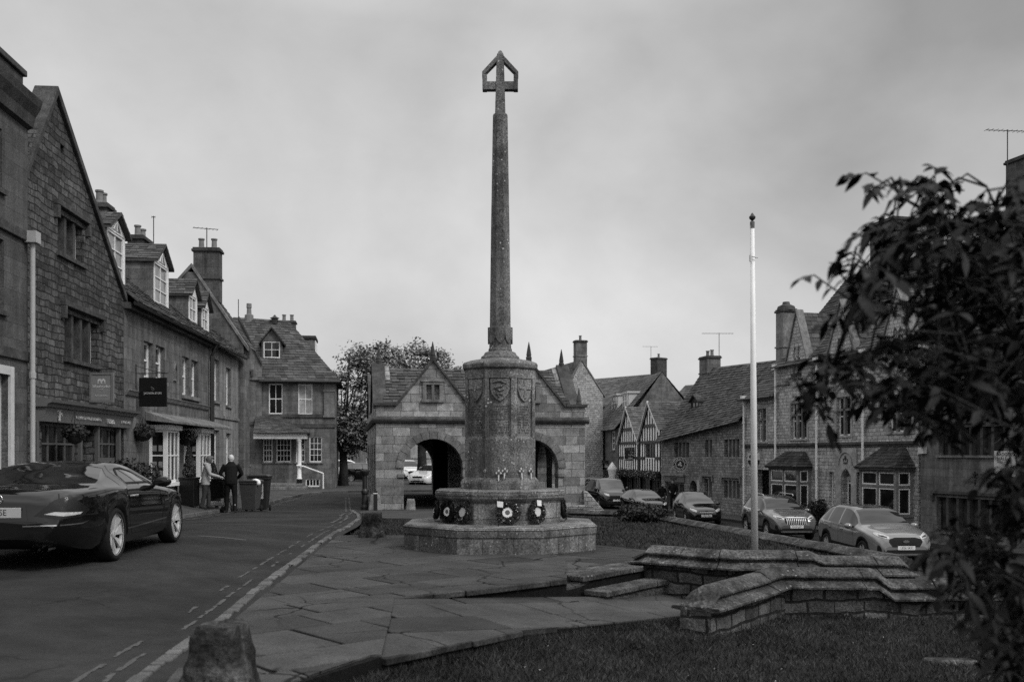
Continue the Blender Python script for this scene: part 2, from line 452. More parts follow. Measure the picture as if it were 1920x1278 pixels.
def win(parent, r, nx=2, ny=2, fm='white', gm='glass', rec=.12, fw=.055, bw=.028, mid=None, name='window', sill=None, y=0.0, hood=None, mull=None, mullm='dressed', curtain=False):
    """window part (frame and bars) with pane, sill, hood and stone mullion sub-parts"""
    u0, u1, z0, z1 = r; b = MB(); y0 = y + rec
    if gm == 'glass' and rng.random() < .3: gm = 'glass_mid'
    b.box(u0, u0 + fw, y0, y0 + .06, z0, z1); b.box(u1 - fw, u1, y0, y0 + .06, z0, z1)
    b.box(u0 + fw, u1 - fw, y0, y0 + .058, z0, z0 + fw * 1.2); b.box(u0 + fw, u1 - fw, y0, y0 + .058, z1 - fw, z1)
    iw, ih = (u1 - u0 - 2 * fw), (z1 - z0 - 2.2 * fw)
    for k in range(1, nx):
        x = u0 + fw + iw * k / nx; b.box(x - bw / 2, x + bw / 2, y0 + .012, y0 + .045, z0 + fw * 1.2, z1 - fw)
    for k in range(1, ny):
        z = z0 + fw * 1.2 + ih * k / ny; w = bw * (1.6 if mid == k else 1); b.box(u0 + fw, u1 - fw, y0 + .008, y0 + .048, z - w / 2, z + w / 2)
    o = b.build(name, fm, parent)
    MB().quad((u0 + .01, y0 + .04, z0 + .01), (u1 - .01, y0 + .04, z0 + .01), (u1 - .01, y0 + .04, z1 - .01), (u0 + .01, y0 + .04, z1 - .01)).build('pane', gm, o, fix=False)
    if sill: MB().box(u0 - .08, u1 + .08, y - .07, y + rec, z0 - .09, z0 - .003).build('sill', sill, o)
    if mull:
        mb = MB()
        for k in range(1, mull):
            x = u0 + (u1 - u0) * k / mull
            mb.prism([(x - .07, 0), (x + .07, 0), (x + .07, .06), (x + .02, .14), (x - .02, .14), (x - .07, .06)], z0 - .002, z1 + .002, 'z') if False else mb.box(x - .065, x + .065, y + .03, y0 + .03, z0, z1)
        mb.build('mullion', mullm, o)
    if hood:
        h = MB(); h.box(u0 - .22, u1 + .22, y - .11, y + .02, z1 + .12, z1 + .24)
        h.box(u0 - .22, u0 - .1, y - .11, y + .02, z1 - .16, z1 + .118); h.box(u1 + .1, u1 + .22, y - .11, y + .02, z1 - .16, z1 + .118)
        h.build('hood_mould', hood, o, bevel=.015)
    return o

def surround(mb, r, w=.12, p=.025, y=0.0):
    u0, u1, z0, z1 = r
    mb.box(u0 - w, u0 - .002, y - p, y + .04, z0 - w * .6, z1 + w); mb.box(u1 + .002, u1 + w, y - p, y + .04, z0 - w * .6, z1 + w)
    mb.box(u0 - .001, u1 + .001, y - p + .002, y + .04, z1 + .002, z1 + w)
    mb.box(u0 - .001, u1 + .001, y - p - .02, y + .04, z0 - w * .6, z0 - .002)
    return mb

def chimney(parent, u, y, z0, z1, w, d, mat='ashlar', pots=2, capm='dressed_dark', potm='pot', label=None, band=True):
    b = MB().box(u - w / 2, u + w / 2, y - d / 2, y + d / 2, z0, z1)
    if band: b.box(u - w / 2 - .05, u + w / 2 + .05, y - d / 2 - .05, y + d / 2 + .05, z0 + (z1 - z0) * .45, z0 + (z1 - z0) * .45 + .08)
    o = b.build('chimney', mat, parent)
    MB().box(u - w / 2 - .07, u + w / 2 + .07, y - d / 2 - .07, y + d / 2 + .07, z1, z1 + .1).box(u - w / 2 - .03, u + w / 2 + .03, y - d / 2 - .03, y + d / 2 + .03, z1 + .1, z1 + .17).build('chimney_cap', capm, o, bevel=.02)
    for k in range(pots):
        x = u + (k - (pots - 1) / 2) * w / max(pots, 1)
        MB().lathe([(.13, z1 + .17), (.11, z1 + .25), (.1, z1 + .5), (.13, z1 + .52), (.13, z1 + .57), (.09, z1 + .571), (.08, z1 + .3)], 12, (x, y, 0)).build('chimney_pot', potm, o, smooth=False)
    return o

def aerial(name, label, loc, h, rz, boom=.9, els=7):
    o = thing(name, label, 'aerial', loc, rz)
    MB().tube([(0, 0, -.3), (0, 0, h)], .02, 6).build('mast', 'iron', o)
    b = MB().tube([(-boom * .6, 0, h - .05), (boom * .5, 0, h - .02)], .014, 6)
    for k in range(els):
        x = -boom * .58 + boom * 1.05 * k / (els - 1); b.tube([(x, -.16, h - .04), (x, .16, h - .04)], .008, 5)
    b.build('boom', 'iron', o); return o

# ------------------------------------------------------------------ world, sun, camera
SUN_EL, SUN_AZ = R(44), R(128)
w = bpy.data.worlds.new('World'); sc.world = w; w.use_nodes = True
nt = w.node_tree; bg = nt.nodes['Background']
sky = nt.nodes.new('ShaderNodeTexSky'); sky.sky_type = 'NISHITA'; sky.sun_disc = False
sky.sun_elevation = SUN_EL; sky.sun_rotation = SUN_AZ; sky.dust_density = 4; sky.air_density = 1.0
def wn(t, **k):
    n = nt.nodes.new(t)
    for a, b in k.items(): setattr(n, a, b)
    return n
bw = wn('ShaderNodeRGBToBW'); nt.links.new(sky.outputs[0], bw.inputs[0])
flat = wn('ShaderNodeMix', data_type='RGBA'); flat.inputs[0].default_value = .8; nt.links.new(bw.outputs[0], flat.inputs[6]); flat.inputs[7].default_value = g(5.6)
tc = wn('ShaderNodeTexCoord'); mp = wn('ShaderNodeMapping'); mp.inputs['Scale'].default_value = (1, 1, 1.45); mp.inputs['Location'].default_value = (.33, .1, .2); nt.links.new(tc.outputs['Generated'], mp.inputs[0])
n1 = wn('ShaderNodeTexNoise'); n1.inputs['Scale'].default_value = 1.9; n1.inputs['Detail'].default_value = 5; n1.inputs['Roughness'].default_value = .45; n1.inputs['Distortion'].default_value = .5
nt.links.new(mp.outputs[0], n1.inputs['Vector'])
rp = wn('ShaderNodeValToRGB'); nt.links.new(n1.outputs['Fac'], rp.inputs[0])
e = rp.color_ramp.elements; e[0].position = .30; e[0].color = g(.62); e[1].position = .70; e[1].color = g(1.26); x_ = e.new(.5); x_.color = g(.97)
n2 = wn('ShaderNodeTexNoise'); n2.inputs['Scale'].default_value = 6.5; n2.inputs['Detail'].default_value = 8; n2.inputs['Roughness'].default_value = .6; n2.inputs['Distortion'].default_value = .2; nt.links.new(mp.outputs[0], n2.inputs['Vector'])
rp2 = wn('ShaderNodeValToRGB'); nt.links.new(n2.outputs['Fac'], rp2.inputs[0]); e = rp2.color_ramp.elements; e[0].position = .3; e[0].color = g(.93); e[1].position = .7; e[1].color = g(1.06)
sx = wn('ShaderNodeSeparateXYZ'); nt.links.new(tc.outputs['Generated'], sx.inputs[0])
rz = wn('ShaderNodeValToRGB'); nt.links.new(sx.outputs[2], rz.inputs[0]); e = rz.color_ramp.elements; e[0].position = 0; e[0].color = g(1.02); e[1].position = 1; e[1].color = g(2.7); x_ = e.new(.17); x_.color = g(1.12); x_ = e.new(.40); x_.color = g(.88); x_ = e.new(.58); x_.color = g(1.7)  # height ramp: sky raised overhead, out of view, to add top light
def mulc(a, b):
    m = wn('ShaderNodeMix', data_type='RGBA', blend_type='MULTIPLY'); m.inputs[0].default_value = 1; nt.links.new(a, m.inputs[6]); nt.links.new(b, m.inputs[7]); return m
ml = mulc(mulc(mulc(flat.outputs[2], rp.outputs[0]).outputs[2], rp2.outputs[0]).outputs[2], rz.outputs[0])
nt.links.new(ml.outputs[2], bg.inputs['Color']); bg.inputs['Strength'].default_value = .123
sl = bpy.data.lights.new('sun', 'SUN'); sl.energy = 1.45; sl.angle = R(12); sl.color = (1, .995, .98)
so = bpy.data.objects.new('sun', sl); col.objects.link(so)
sd = Vector((math.sin(SUN_AZ) * math.cos(SUN_EL), math.cos(SUN_AZ) * math.cos(SUN_EL), math.sin(SUN_EL)))
so.rotation_euler = sd.to_track_quat('Z', 'Y').to_euler(); so.location = (0, 0, 40)
cd = bpy.data.cameras.new('camera'); cam = bpy.data.objects.new('camera', cd); col.objects.link(cam); sc.camera = cam
cam.location = (0, 0, EYE); cam.rotation_euler = (R(90), 0, 0)
cd.sensor_width = 36; cd.lens = FOC / 1920 * 36; cd.shift_y = (HOR - 639) / 1920; cd.clip_end = 3000; cd.clip_start = .05
cd.dof.use_dof = True; cd.dof.focus_distance = 24; cd.dof.aperture_fstop = 2.6
sc.view_settings.view_transform = 'Standard'; sc.view_settings.look = 'None'; sc.view_settings.exposure = 0; sc.view_settings.gamma = 1
sc.cycles.use_denoising = False; sc.cycles.max_bounces = 6; sc.cycles.diffuse_bounces = 3
# ------------------------------------------------------------------ ground levels
def pw(tab, x):
    if x <= tab[0][0]: return tab[0][1]
    for (a, b), (c, d) in zip(tab, tab[1:]):
        if x <= c: return b + (d - b) * (x - a) / (c - a)
    return tab[-1][1]
BASE = [(0, 0), (18, 0), (26, -.22), (30, -.33), (35, -.55), (45, -.6), (60, -.65), (140, -.75)]
KR = [(2, -1.95), (4, -2.1), (6.85, -2.36), (8.5, -2.45), (11.4, -2.71), (15.3, -2.98), (20.5, -3.33), (25, -3.8), (28, -4.3), (30, -4.75), (35, -5.6), (45, -7.3), (54, -8.6)]
KL = [(2, -6.4), (12, -7.3), (25, -8.35), (31, -8.95), (38, -9.6), (44, -10.1), (49, -10.3), (51.5, -9.9), (53, -8.8)]
base = lambda Y: pw(BASE, Y)
Kr = lambda Y: pw(KR, Y)
Kl = lambda Y: pw(KL, Y)
facX = lambda Y: -8.05 - .0746 * Y
def sm(t): t = max(0, min(1, t)); return t * t * (3 - 2 * t)
def zu(X, Y):
    k = Kr(Y)
    c = .145 * sm((k - X) / 2.2) * (1 - sm((Y - 15) / 9)) if X < k else 0
    return base(Y) + c
LOW = [(0, -1.6), (20, -1.72), (30, -1.8), (68, -2.13), (90, -2.3), (200, -2.4)]
def zl(X, Y): return pw(LOW, Y) + .01 * noise.noise((X * .4, Y * .4, 3))
def zpave(X, Y):
    t = (X - Kl(Y)) / (facX(Y) - Kl(Y)) if Y < 48 else .3
    c = .145 * (1 - sm((Y - 15) / 9))
    return base(Y) + c + .09 + .30 * max(0, min(1.2, t)) * (1 - sm((Y - 42) / 8))
def zpath(X, Y):
    return -.115 * max(0, X + 1.17) if X < 2 else -.3646 - .16 * (X - 2)
def zlawnf(X, Y):
    return -.145 - .082 * max(0, min(3.6, X + 1.0)) - .02 * max(0, min(3, X - 2.6)) + .02 * noise.noise((X, Y, 5))
def zlawnb(X, Y): return base(Y) - .03 + .025 * noise.noise((X * .7, Y * .7, 9))

def sheet(name, polyg, zf, mat, step=.8, k='structure', uvs=True, skirt=0.0):
    """a ground sheet over a plan outline, following the level function"""
    ed = []
    for a, b in zip(polyg, polyg[1:] + polyg[:1]):
        n = max(1, int(math.hypot(b[0] - a[0], b[1] - a[1]) / step))
        ed += [(a[0] + (b[0] - a[0]) * i / n, a[1] + (b[1] - a[1]) * i / n) for i in range(n)]
    pts = [Vector(p) for p in ed]; nb = len(pts)
    xs = [p[0] for p in polyg]; ys = [p[1] for p in polyg]
    def inside(x, y):
        r = False
        for (ax, ay), (bx, by) in zip(polyg, polyg[1:] + polyg[:1]):
            if (ay > y) != (by > y) and x < (bx - ax) * (y - ay) / (by - ay) + ax: r = not r
        return r
    y = min(ys) + step / 2
    while y < max(ys):
        x = min(xs) + step / 2
        while x < max(xs):
            if inside(x, y): pts.append(Vector((x, y)))
            x += step
        y += step
    V, E, F, *_ = geometry.delaunay_2d_cdt(pts, [(i, (i + 1) % nb) for i in range(nb)], [list(range(nb))], 1, 1e-4)
    mb = MB(); mb.v = [(v.x, v.y, zf(v.x, v.y)) for v in V]
    for f in F:
        a, b, c = [V[i] for i in f[:3]]
        mb.f.append(tuple(f) if (b - a).cross(c - a) > 0 else tuple(f[::-1]))
    if skirt:
        for a, b in zip(ed, ed[1:] + ed[:1]):
            za, zb = zf(*a), zf(*b)
            mb.quad((a[0], a[1], za), (b[0], b[1], zb), (b[0], b[1], zb - skirt), (a[0], a[1], za - skirt))
    o = mb.build(name, mat, None, smooth=not skirt, fix=False)
    return kind(o, k)

def clip(poly, clipper):
    """convex polygon clipped to a (convex, ccw) outline"""
    out = poly
    for a, b in zip(clipper, clipper[1:] + clipper[:1]):
        nx, ny = -(b[1] - a[1]), (b[0] - a[0])
        f = lambda p: (p[0] - a[0]) * nx + (p[1] - a[1]) * ny
        res = []
        for p, q in zip(out, out[1:] + out[:1]):
            fp, fq = f(p), f(q)
            if fp >= 0: res.append(p)
            if (fp >= 0) != (fq >= 0):
                t = fp / (fp - fq); res.append((p[0] + (q[0] - p[0]) * t, p[1] + (q[1] - p[1]) * t))
        out = res
        if len(out) < 3: return []
    return out
def area(p): return .5 * sum(a[0] * b[1] - b[0] * a[1] for a, b in zip(p, p[1:] + p[:1]))
def ccw(p): return p if area(p) > 0 else p[::-1]
def paving(name, pieces, zf, mat, ang, rowh, wid, seed, th=.05, gap=.011, lift=.0, wob=.0012):
    rr = random.Random(seed); mb = MB(); ca, sa = math.cos(ang), math.sin(ang)
    allp = [p for pc in pieces for p in pc]
    us = [p[0] * ca + p[1] * sa for p in allp]; vs = [-p[0] * sa + p[1] * ca for p in allp]
    v = min(vs) - .3; k = 0
    while v < max(vs):
        h = rr.uniform(*rowh); u = min(us) - rr.uniform(0, .8)
        while u < max(us):
            ww = rr.uniform(*wid)
            g_ = gap * rr.uniform(.5, 1.6)
            j = lambda: rr.uniform(-.02, .02)
            q = [(u + g_ + j(), v + g_), (u + ww - g_ + j(), v + g_), (u + ww - g_ + j(), v + h - g_), (u + g_ + j(), v + h - g_)]
            q = [(a * ca - b * sa, a * sa + b * ca) for a, b in q]
            tx, ty, dz = rr.gauss(0, wob), rr.gauss(0, wob), rr.gauss(0, wob * .5)
            cx, cy = sum(p[0] for p in q) / 4, sum(p[1] for p in q) / 4
            for pc in pieces:
                c = clip(q, pc)
                if len(c) < 3 or abs(area(c)) < .004: continue
                top = [(x, y, zf(x, y) + lift + dz + tx * (x - cx) + ty * (y - cy)) for x, y in c]
                i = len(mb.v); n = len(top)
                inn = [(cx + (x - cx) * .985, cy + (y - cy) * .985, z + .006) for x, y, z in top] if pc is not None else top
                mb.v += inn + top + [(x, y, z - th) for x, y, z in top]
                mb.f.append(tuple(range(i, i + n)))
                for m in range(n):
                    a, b = m, (m + 1) % n
                    mb.f += [(i + n + a, i + n + b, i + b, i + a), (i + 2 * n + a, i + 2 * n + b, i + n + b, i + n + a)]
            u += ww
        v += h; k += 1
    return kind(mb.build(name, mat, None, fix=False), 'structure')

# far land, asphalt of the upper street, lower street
kind(MB().quad((-1500, -200, -2.75), (1500, -200, -2.75), (1500, 2600, -2.75), (-1500, 2600, -2.75)).build('ground', 'land', fix=False), 'structure')
krl = [(Kr(y) + .12, y) for y in (1, 4, 6.85, 8.5, 11.4, 15.3, 20.5, 25, 28, 30)]
sheet('road', [(-9.6, 1)] + krl + [(-10.9, 30)], zu, 'asphalt', .33)
sheet('road', [(-10.9, 30), (-4.75 + .12, 30), (-4.5, 35.5), (2.6, 36.5), (.5, 48.4), (0, 62), (-2, 150), (-45, 150), (-45, 52), (-16, 44)], zu, 'asphalt', 1.2)
sheet('lower_road', [(5.2, 3), (5.15, 12.3), (3.8, 24.5), (3.05, 26.5), (1.3, 27.8), (2.75, 36), (.7, 48.3), (.2, 62), (-1, 150), (30, 150), (45, 60), (45, 3)], zl, 'asphalt', 2.2)
sheet('embankment', [(-1.9, 24), (.6, 25.6), (1.25, 27.6), (2.75, 36.4), (-1, 36.4)], lambda X, Y: base(Y) - .05, 'soil', 1.5)
# left pavement with its kerb
kl = [(Kl(y), y) for y in (2, 6, 12, 18, 25, 31, 38, 44, 49, 51.5, 53)]
sheet('pavement', kl + [(-5.5, 54), (2, 55), (2, 75), (-45, 75), (-45, 58), (-16, 46), (-12.5, 44), (-11.4, 38), (-10.6, 25), (-9.9, 12), (-9.2, 2)], zpave, 'pavement', .7, skirt=.25)
kb = MB(); y = 3.0
while y < 52.8:
    L = rng.uniform(.6, .95); a, b = Vector((Kl(y), y)), Vector((Kl(min(y + L, 53)), min(y + L, 53) - .015))
    d = (b - a).normalized(); n = Vector((d.y, -d.x)) * .03
    z0, z1 = zpave(a.x, a.y) + .008, zpave(b.x, b.y) + .008
    m = -n * 5
    kb.hexa([(a.x + n.x, a.y + n.y, z0 - .2), (b.x + n.x, b.y + n.y, z1 - .2), (b.x + m.x, b.y + m.y, z1 - .2), (a.x + m.x, a.y + m.y, z0 - .2),
             (a.x + n.x * .6, a.y + n.y, z0), (b.x + n.x * .6, b.y + n.y, z1), (b.x + m.x, b.y + m.y, z1), (a.x + m.x, a.y + m.y, z0)])
    y += L
kind(kb.build('kerb', 'kerbstone', bevel=.012), 'structure')
# paved terrace round the memorial, path, hall apron
GA = math.atan2(1.54, 1.8)
T_A, T_B = (-1.17, 9.86), (.63, 11.4)
krp = lambda a, b: [(Kr(y) + .13, y) for y in (4.6, 6.85, 8.5, 9.86, 11.4, 13, 15.3, 17.5) if a <= y <= b]
TP = [ccw([(-.94, 7.1), T_A, (Kr(9.86) + .05, 9.86), (Kr(7.1) + .05, 7.1)]), ccw([(-.94, 7.1), (Kr(7.1) + .05, 7.1), (-2.0, 5.0), (-1.72, 5.6)]),
      ccw([(Kr(9.86) + .05, 9.86), T_A, T_B, (.74, 13.7), (.6, 14.2), (Kr(14.2) + .05, 14.2)]),
      ccw([(Kr(14.2) + .05, 14.2), (.6, 14.2), (.5, 16.6), (-1.3, 17.5), (Kr(17.5) + .05, 17.5)])]
z0f = lambda X, Y: .0
sheet('terrace_bed', [(-2.0, 4.6), (-1.72, 5.6), (-.94, 7.1), T_A, T_B, (.74, 13.7), (.6, 14.2), (.5, 16.6), (-1.3, 17.5), (Kr(17.5) + .1, 17.5), (Kr(15.3) + .1, 15.3), (Kr(11.4) + .1, 11.4), (Kr(8.5) + .1, 8.5), (Kr(6.85) + .1, 6.85)], lambda X, Y: -.012, 'joint', 1.2, skirt=.4)
paving('terrace_paving', TP, z0f, 'slab', GA, (.55, .85), (.6, 1.35), 3, th=.07)
RAP = [ccw([(.74, 13.7), (.63, 11.42), (.83, 11.77), (1.75, 12.95), (1.7, 14)]), ccw([(.74, 13.7), (1.7, 14), (2.1, 15.0), (1.35, 15.9), (.5, 16.6), (.6, 14.2)])]
zra = lambda X, Y: -.025 - .1 * sm((12.9 - Y) / 1.4) * (1 - sm((X - .8) / .35))
sheet('upper_landing_bed', [(.74, 13.7), (.63, 11.42), (.83, 11.77), (1.75, 12.95), (2.1, 15.0), (1.35, 15.9), (.5, 16.6), (.6, 14.2)], lambda X, Y: zra(X, Y) - .02, 'joint', .4, skirt=.3)
paving('upper_landing_paving', RAP, zra, 'slab', GA + .08, (.5, .7), (.6, 1.1), 5, th=.06)
PP = [ccw([T_A, (-.94, 7.1), (.07, 8.85), (1.06, 11.72), T_B]), ccw([(.07, 8.85), (1.85, 10.9), (2.6, 12.2), (1.9, 12.7), (1.06, 11.72)]), ccw([(1.85, 10.9), (6, 11.9), (6, 12.6), (2.6, 12.2)])]
sheet('path_bed', [T_A, (-.94, 7.1), (.07, 8.85), (1.85, 10.9), (6, 11.9), (6, 12.6), (2.6, 12.3), (1.9, 12.8), (.83, 11.8), T_B], lambda X, Y: zpath(X, Y) - .012, 'joint', .6, skirt=.3)
paving('path_paving', PP, zpath, 'slab', GA, (.5, .8), (.7, 1.5), 8, th=.05)
sheet('hall_apron', [(Kr(25) + .1, 25), (-2, 24.6), (.6, 26.4), (1.1, 28.4), (2.6, 36), (-4.9, 35.4), (Kr(30) + .1, 30)], lambda X, Y: base(Y) + .015, 'pavement', .8, skirt=.2)
# stone edging under the terrace lip and beside the path
def edging(name, a, b, zt, zb, seed, th=.06, lip=.04, mat='mossy'):
    rr = random.Random(seed); a, b = Vector(a), Vector(b); L = (b - a).length; d = (b - a) / L; n = Vector((d.y, -d.x))
    mb = MB()
    for lvl in (0, 1):
        x = 0
        while x < L - .02:
            w_ = min(L - x, rr.uniform(.35, .8) if lvl == 0 else rr.uniform(.16, .34)); x1 = x + w_ - .012
            f0, f1 = x / L, x1 / L
            zt0, zt1 = zt(f0), zt(f1); zb0, zb1 = zb(f0), zb(f1)
            o = (lip + rr.uniform(-.008, .012)) if lvl == 0 else (-.022 + rr.uniform(-.012, .012))
            t0, t1 = (zt0, zt1) if lvl == 0 else (zt0 - th - .012, zt1 - th - .012)
            q0, q1 = (max(zt0 - th, zb0 - .1), max(zt1 - th, zb1 - .1)) if lvl == 0 else (zb0 - .15, zb1 - .15)
            p0, p1 = a + d * x, a + d * x1
            A0, A1 = p0 + n * o, p1 + n * (o + rr.uniform(-.006, .006)); B0, B1 = p0 - n * .05, p1 - n * .05
            mb.hexa([(A0.x, A0.y, q0), (A1.x, A1.y, q1), (B1.x, B1.y, q1), (B0.x, B0.y, q0), (A0.x, A0.y, t0), (A1.x, A1.y, t1), (B1.x, B1.y, t1), (B0.x, B0.y, t0)])
            x += w_
    return kind(mb.build(name, mat, bevel=.012), 'structure')
edging('terrace_edge', T_A, T_B, lambda f: .008, lambda f: zpath(T_A[0] + f * 1.8, 10), 4)
edging('path_edge', (-.94, 7.1), (.07, 8.85), lambda f: zpath(-.94 + 1.01 * f, 8) + .006, lambda f: zlawnf(-.94 + 1.01 * f, 8) - .02, 6, .05)
edging('path_edge_lower', (.07, 8.85), (1.85, 10.9), lambda f: zpath(.07 + 1.78 * f, 9) + .004, lambda f: zpath(.07 + 1.78 * f, 9) - .06, 9, .05, .005)
# two steps up from the path
def step_strip(name, o0, o1, zt, seed, label):
    e0, e1 = Vector((.83, 11.77)), Vector((1.77, 12.97)); d = (e1 - e0).normalized(); n = Vector((d.y, -d.x)); L = (e1 - e0).length
    rr = random.Random(seed); mb = MB(); x = -.02
    while x < L:
        w_ = min(L - x, rr.uniform(.45, .75)); p0, p1 = e0 + d * x, e0 + d * (x + w_ - .01); j = rr.uniform(0, .012)
        q = [p0 + n * (o1 + j), p1 + n * (o1 + j), p1 + n * o0, p0 + n * o0]
        mb.hexa([(v.x, v.y, zt - .065) for v in q] + [(v.x, v.y, zt) for v in q])
        q = [p0 + n * (o1 - .035), p1 + n * (o1 - .035), p1 + n * o0, p0 + n * o0]
        mb.hexa([(v.x, v.y, zt - .6) for v in q] + [(v.x, v.y, zt - .075) for v in q]); x += w_
    return kind(mb.build(name, 'coping', bevel=.012), 'structure')
step_strip('step', -.45, 0.03, -.012, 1, '')
step_strip('step', .045, .36, -.165, 2, '')
# setts along the road edge
sb = MB(); y = 4.2
while y < 33:
    for r_ in (0,):
        L = rng.uniform(.16, .46); yy = y
        a, b = Vector((Kr(yy) + .13 * (r_ - .02) - .125, yy)), Vector((Kr(yy + L) + .13 * (r_ - .02) - .125, yy + L - rng.uniform(.012, .03)))
        o = .125 + rng.uniform(-.035, .02); z = max(zu(Kr(y) - .1, y), base(y)) + .022 + rng.uniform(-.006, .008); zb_ = z + base(y + L) - base(y)
        sb.hexa([(a.x, a.y, z - .1), (a.x + o, a.y, z - .1), (b.x + o, b.y, zb_ - .1), (b.x, b.y, zb_ - .1), (a.x + .006, a.y + .006, z), (a.x + o - .006, a.y + .006, z), (b.x + o - .006, b.y - .006, zb_), (b.x + .006, b.y - .006, zb_)])
    y += L
kind(sb.build('road_edge_setts', 'kerbstone', bevel=.01), 'structure')
# lawns
LF = [(-2.05, 2), (-1.95, 5.0), (-1.6, 5.75), (-.98, 7.0), (.1, 8.78), (1.8, 10.75), (2.2, 10.9), (3.2, 11.9), (9, 11.9), (12, 2)]
sheet('lawn_front', LF, zlawnf, 'soil', .5)
LB = [(Kr(17.6) + .2, 17.6), (-1.3, 17.6), (.5, 16.7), (1.35, 16.0), (2.15, 15.05), (1.8, 13.1), (3.0, 12.4), (4.9, 12.5), (3.55, 24.4), (2.8, 26.2), (1.15, 27.5), (.6, 26.5), (-2, 24.5), (Kr(24.9) + .2, 24.9), (Kr(20.5) + .2, 20.5)]
sheet('lawn_back', LB, zlawnb, 'soil', .8)
def inpoly(p, x, y):
    r = False
    for (ax, ay), (bx, by) in zip(p, p[1:] + p[:1]):
        if (ay > y) != (by > y) and x < (bx - ax) * (y - ay) / (by - ay) + ax: r = not r
    return r
def blades(name, polyg, zf, n, h, wd, seed, box, dens=None):
    rr = random.Random(seed); mb = MB(); k = 0; tries = 0
    while k < n and tries < n * 6:
        tries += 1; x, y = rr.uniform(box[0], box[1]), rr.uniform(box[2], box[3])
        if abs(x) > y * .56 + .5 or not inpoly(polyg, x, y): continue
        if dens and rr.random() > dens(x, y): continue
        cl = noise.noise((x * 2.2, y * 2.2, 1)); hh = h * rr.uniform(.5, 1.25) * (1 + .5 * cl); a = rr.uniform(0, 6.28); z = zf(x, y) - .005
        dx, dy = math.cos(a) * wd, math.sin(a) * wd; lx, ly = rr.gauss(0, hh * .45), rr.gauss(0, hh * .45)
        i = len(mb.v); mb.v += [(x - dx, y - dy, z), (x + dx, y + dy, z), (x + dx * .6 + lx * .45, y + dy * .6 + ly * .45, z + hh * .62), (x + lx, y + ly, z + hh)]
        mb.f += [(i, i + 1, i + 2), (i, i + 2, i + 3)]; k += 1
    return kind(mb.build(name, 'grass', None, fix=False), 'stuff')
o = blades('grass', LF, zlawnf, 66000, .052, .0042, 3, (-2, 7, 5.2, 11.6), lambda x, y: min(1, (9.5 / y) ** 1.6)); tag(o, 'short mown grass on the front lawn below the low stone walls', 'grass')
o = blades('grass', LB, zlawnb, 30000, .05, .007, 4, (-4, 5, 12, 27)); tag(o, 'short grass on the green behind the memorial steps', 'grass')
# ragged grass where turf meets the paving
rr = random.Random(12); mb = MB()
for a, b, n in (((-1.9, 5.05), (-.96, 7.02), 2600), ((-.96, 7.02), (.09, 8.8), 1500), ((.09, 8.8), (1.85, 10.85), 1600)):
    for k in range(n):
        t = rr.random(); x = a[0] + (b[0] - a[0]) * t + abs(rr.gauss(0, .05)) ; y = a[1] + (b[1] - a[1]) * t - abs(rr.gauss(0, .05)) + .015
        z = zlawnf(x, y); hh = rr.uniform(.03, .085); an = rr.uniform(0, 6.28); dx, dy = math.cos(an) * .004, math.sin(an) * .004; lx, ly = rr.gauss(-.01, .025), rr.gauss(0, .025)
        i = len(mb.v); mb.v += [(x - dx, y - dy, z), (x + dx, y + dy, z), (x + lx, y + ly, z + hh)]; mb.f.append((i, i + 1, i + 2))
o = kind(mb.build('grass', 'grass', None, fix=False), 'stuff'); tag(o, 'ragged longer grass along the edge of the flagstones', 'grass')
# road lines, bay line, repaired patches
def ribbon(name, pts, wd, zf, mat, lift):
    mb = MB()
    for (a, b) in zip(pts, pts[1:]):
        d = Vector((b[0] - a[0], b[1] - a[1])).normalized(); n = Vector((-d.y, d.x)) * wd / 2
        mb.quad((a[0] - n.x, a[1] - n.y, zf(*a) + lift), (b[0] - n.x, b[1] - n.y, zf(*b) + lift), (b[0] + n.x, b[1] + n.y, zf(*b) + lift), (a[0] + n.x, a[1] + n.y, zf(*a) + lift))
    return kind(mb.build(name, mat, fix=False), 'structure')
def worn_line(fx, y0, y1, wd, mat, lift, seed, keep=.6, zf=zu):
    """what is left of a painted line: ragged fragments"""
    rr = random.Random(seed); mb = MB(); y = y0
    while y < y1:
        L = rr.uniform(.08, .5) * (1 + y / 30); g_ = rr.uniform(.02, .3) if rr.random() < keep else rr.uniform(.4, 1.6)
        n = max(1, int(L / .1))
        for k in range(n):
            a, b = y + L * k / n, y + L * (k + 1) / n; w0, w1 = wd * rr.uniform(.3, 1), wd * rr.uniform(.3, 1); j = rr.uniform(-.01, .01)
            mb.quad((fx(a) - w0 / 2 + j, a, zf(fx(a), a) + lift), (fx(a) + w0 / 2 + j, a, zf(fx(a), a) + lift), (fx(b) + w1 / 2 + j, b, zf(fx(b), b) + lift), (fx(b) - w1 / 2 + j, b, zf(fx(b), b) + lift))
        y += L + g_
    return kind(mb.build('road_line', mat, fix=False), 'structure')
for i, off in enumerate((.28, .44)):
    worn_line(lambda y: Kr(y) - off, 4.5, 21, .055, 'marking', .0045, 30 + i, .72)
    worn_line(lambda y: Kr(y) - off - .1 + (.25 * sm((y - 27) / 3)), 22, 45, .1, 'marking_far', .012, 40 + i, .9)
    worn_line(lambda y: Kl(y) + off + .05, 24, 52, .09, 'marking_far', .014, 50 + i, .85)
ribbon('bay_line', [(-5.0 + .1 * i, 15.7 - .012 * i) for i in range(9)], .1, zu, 'marking', .005)
def patch_(pts, mat, nm='road_patch'): 
    sheet(nm, pts, lambda x, y: zu(x, y) + .006, mat, .3)
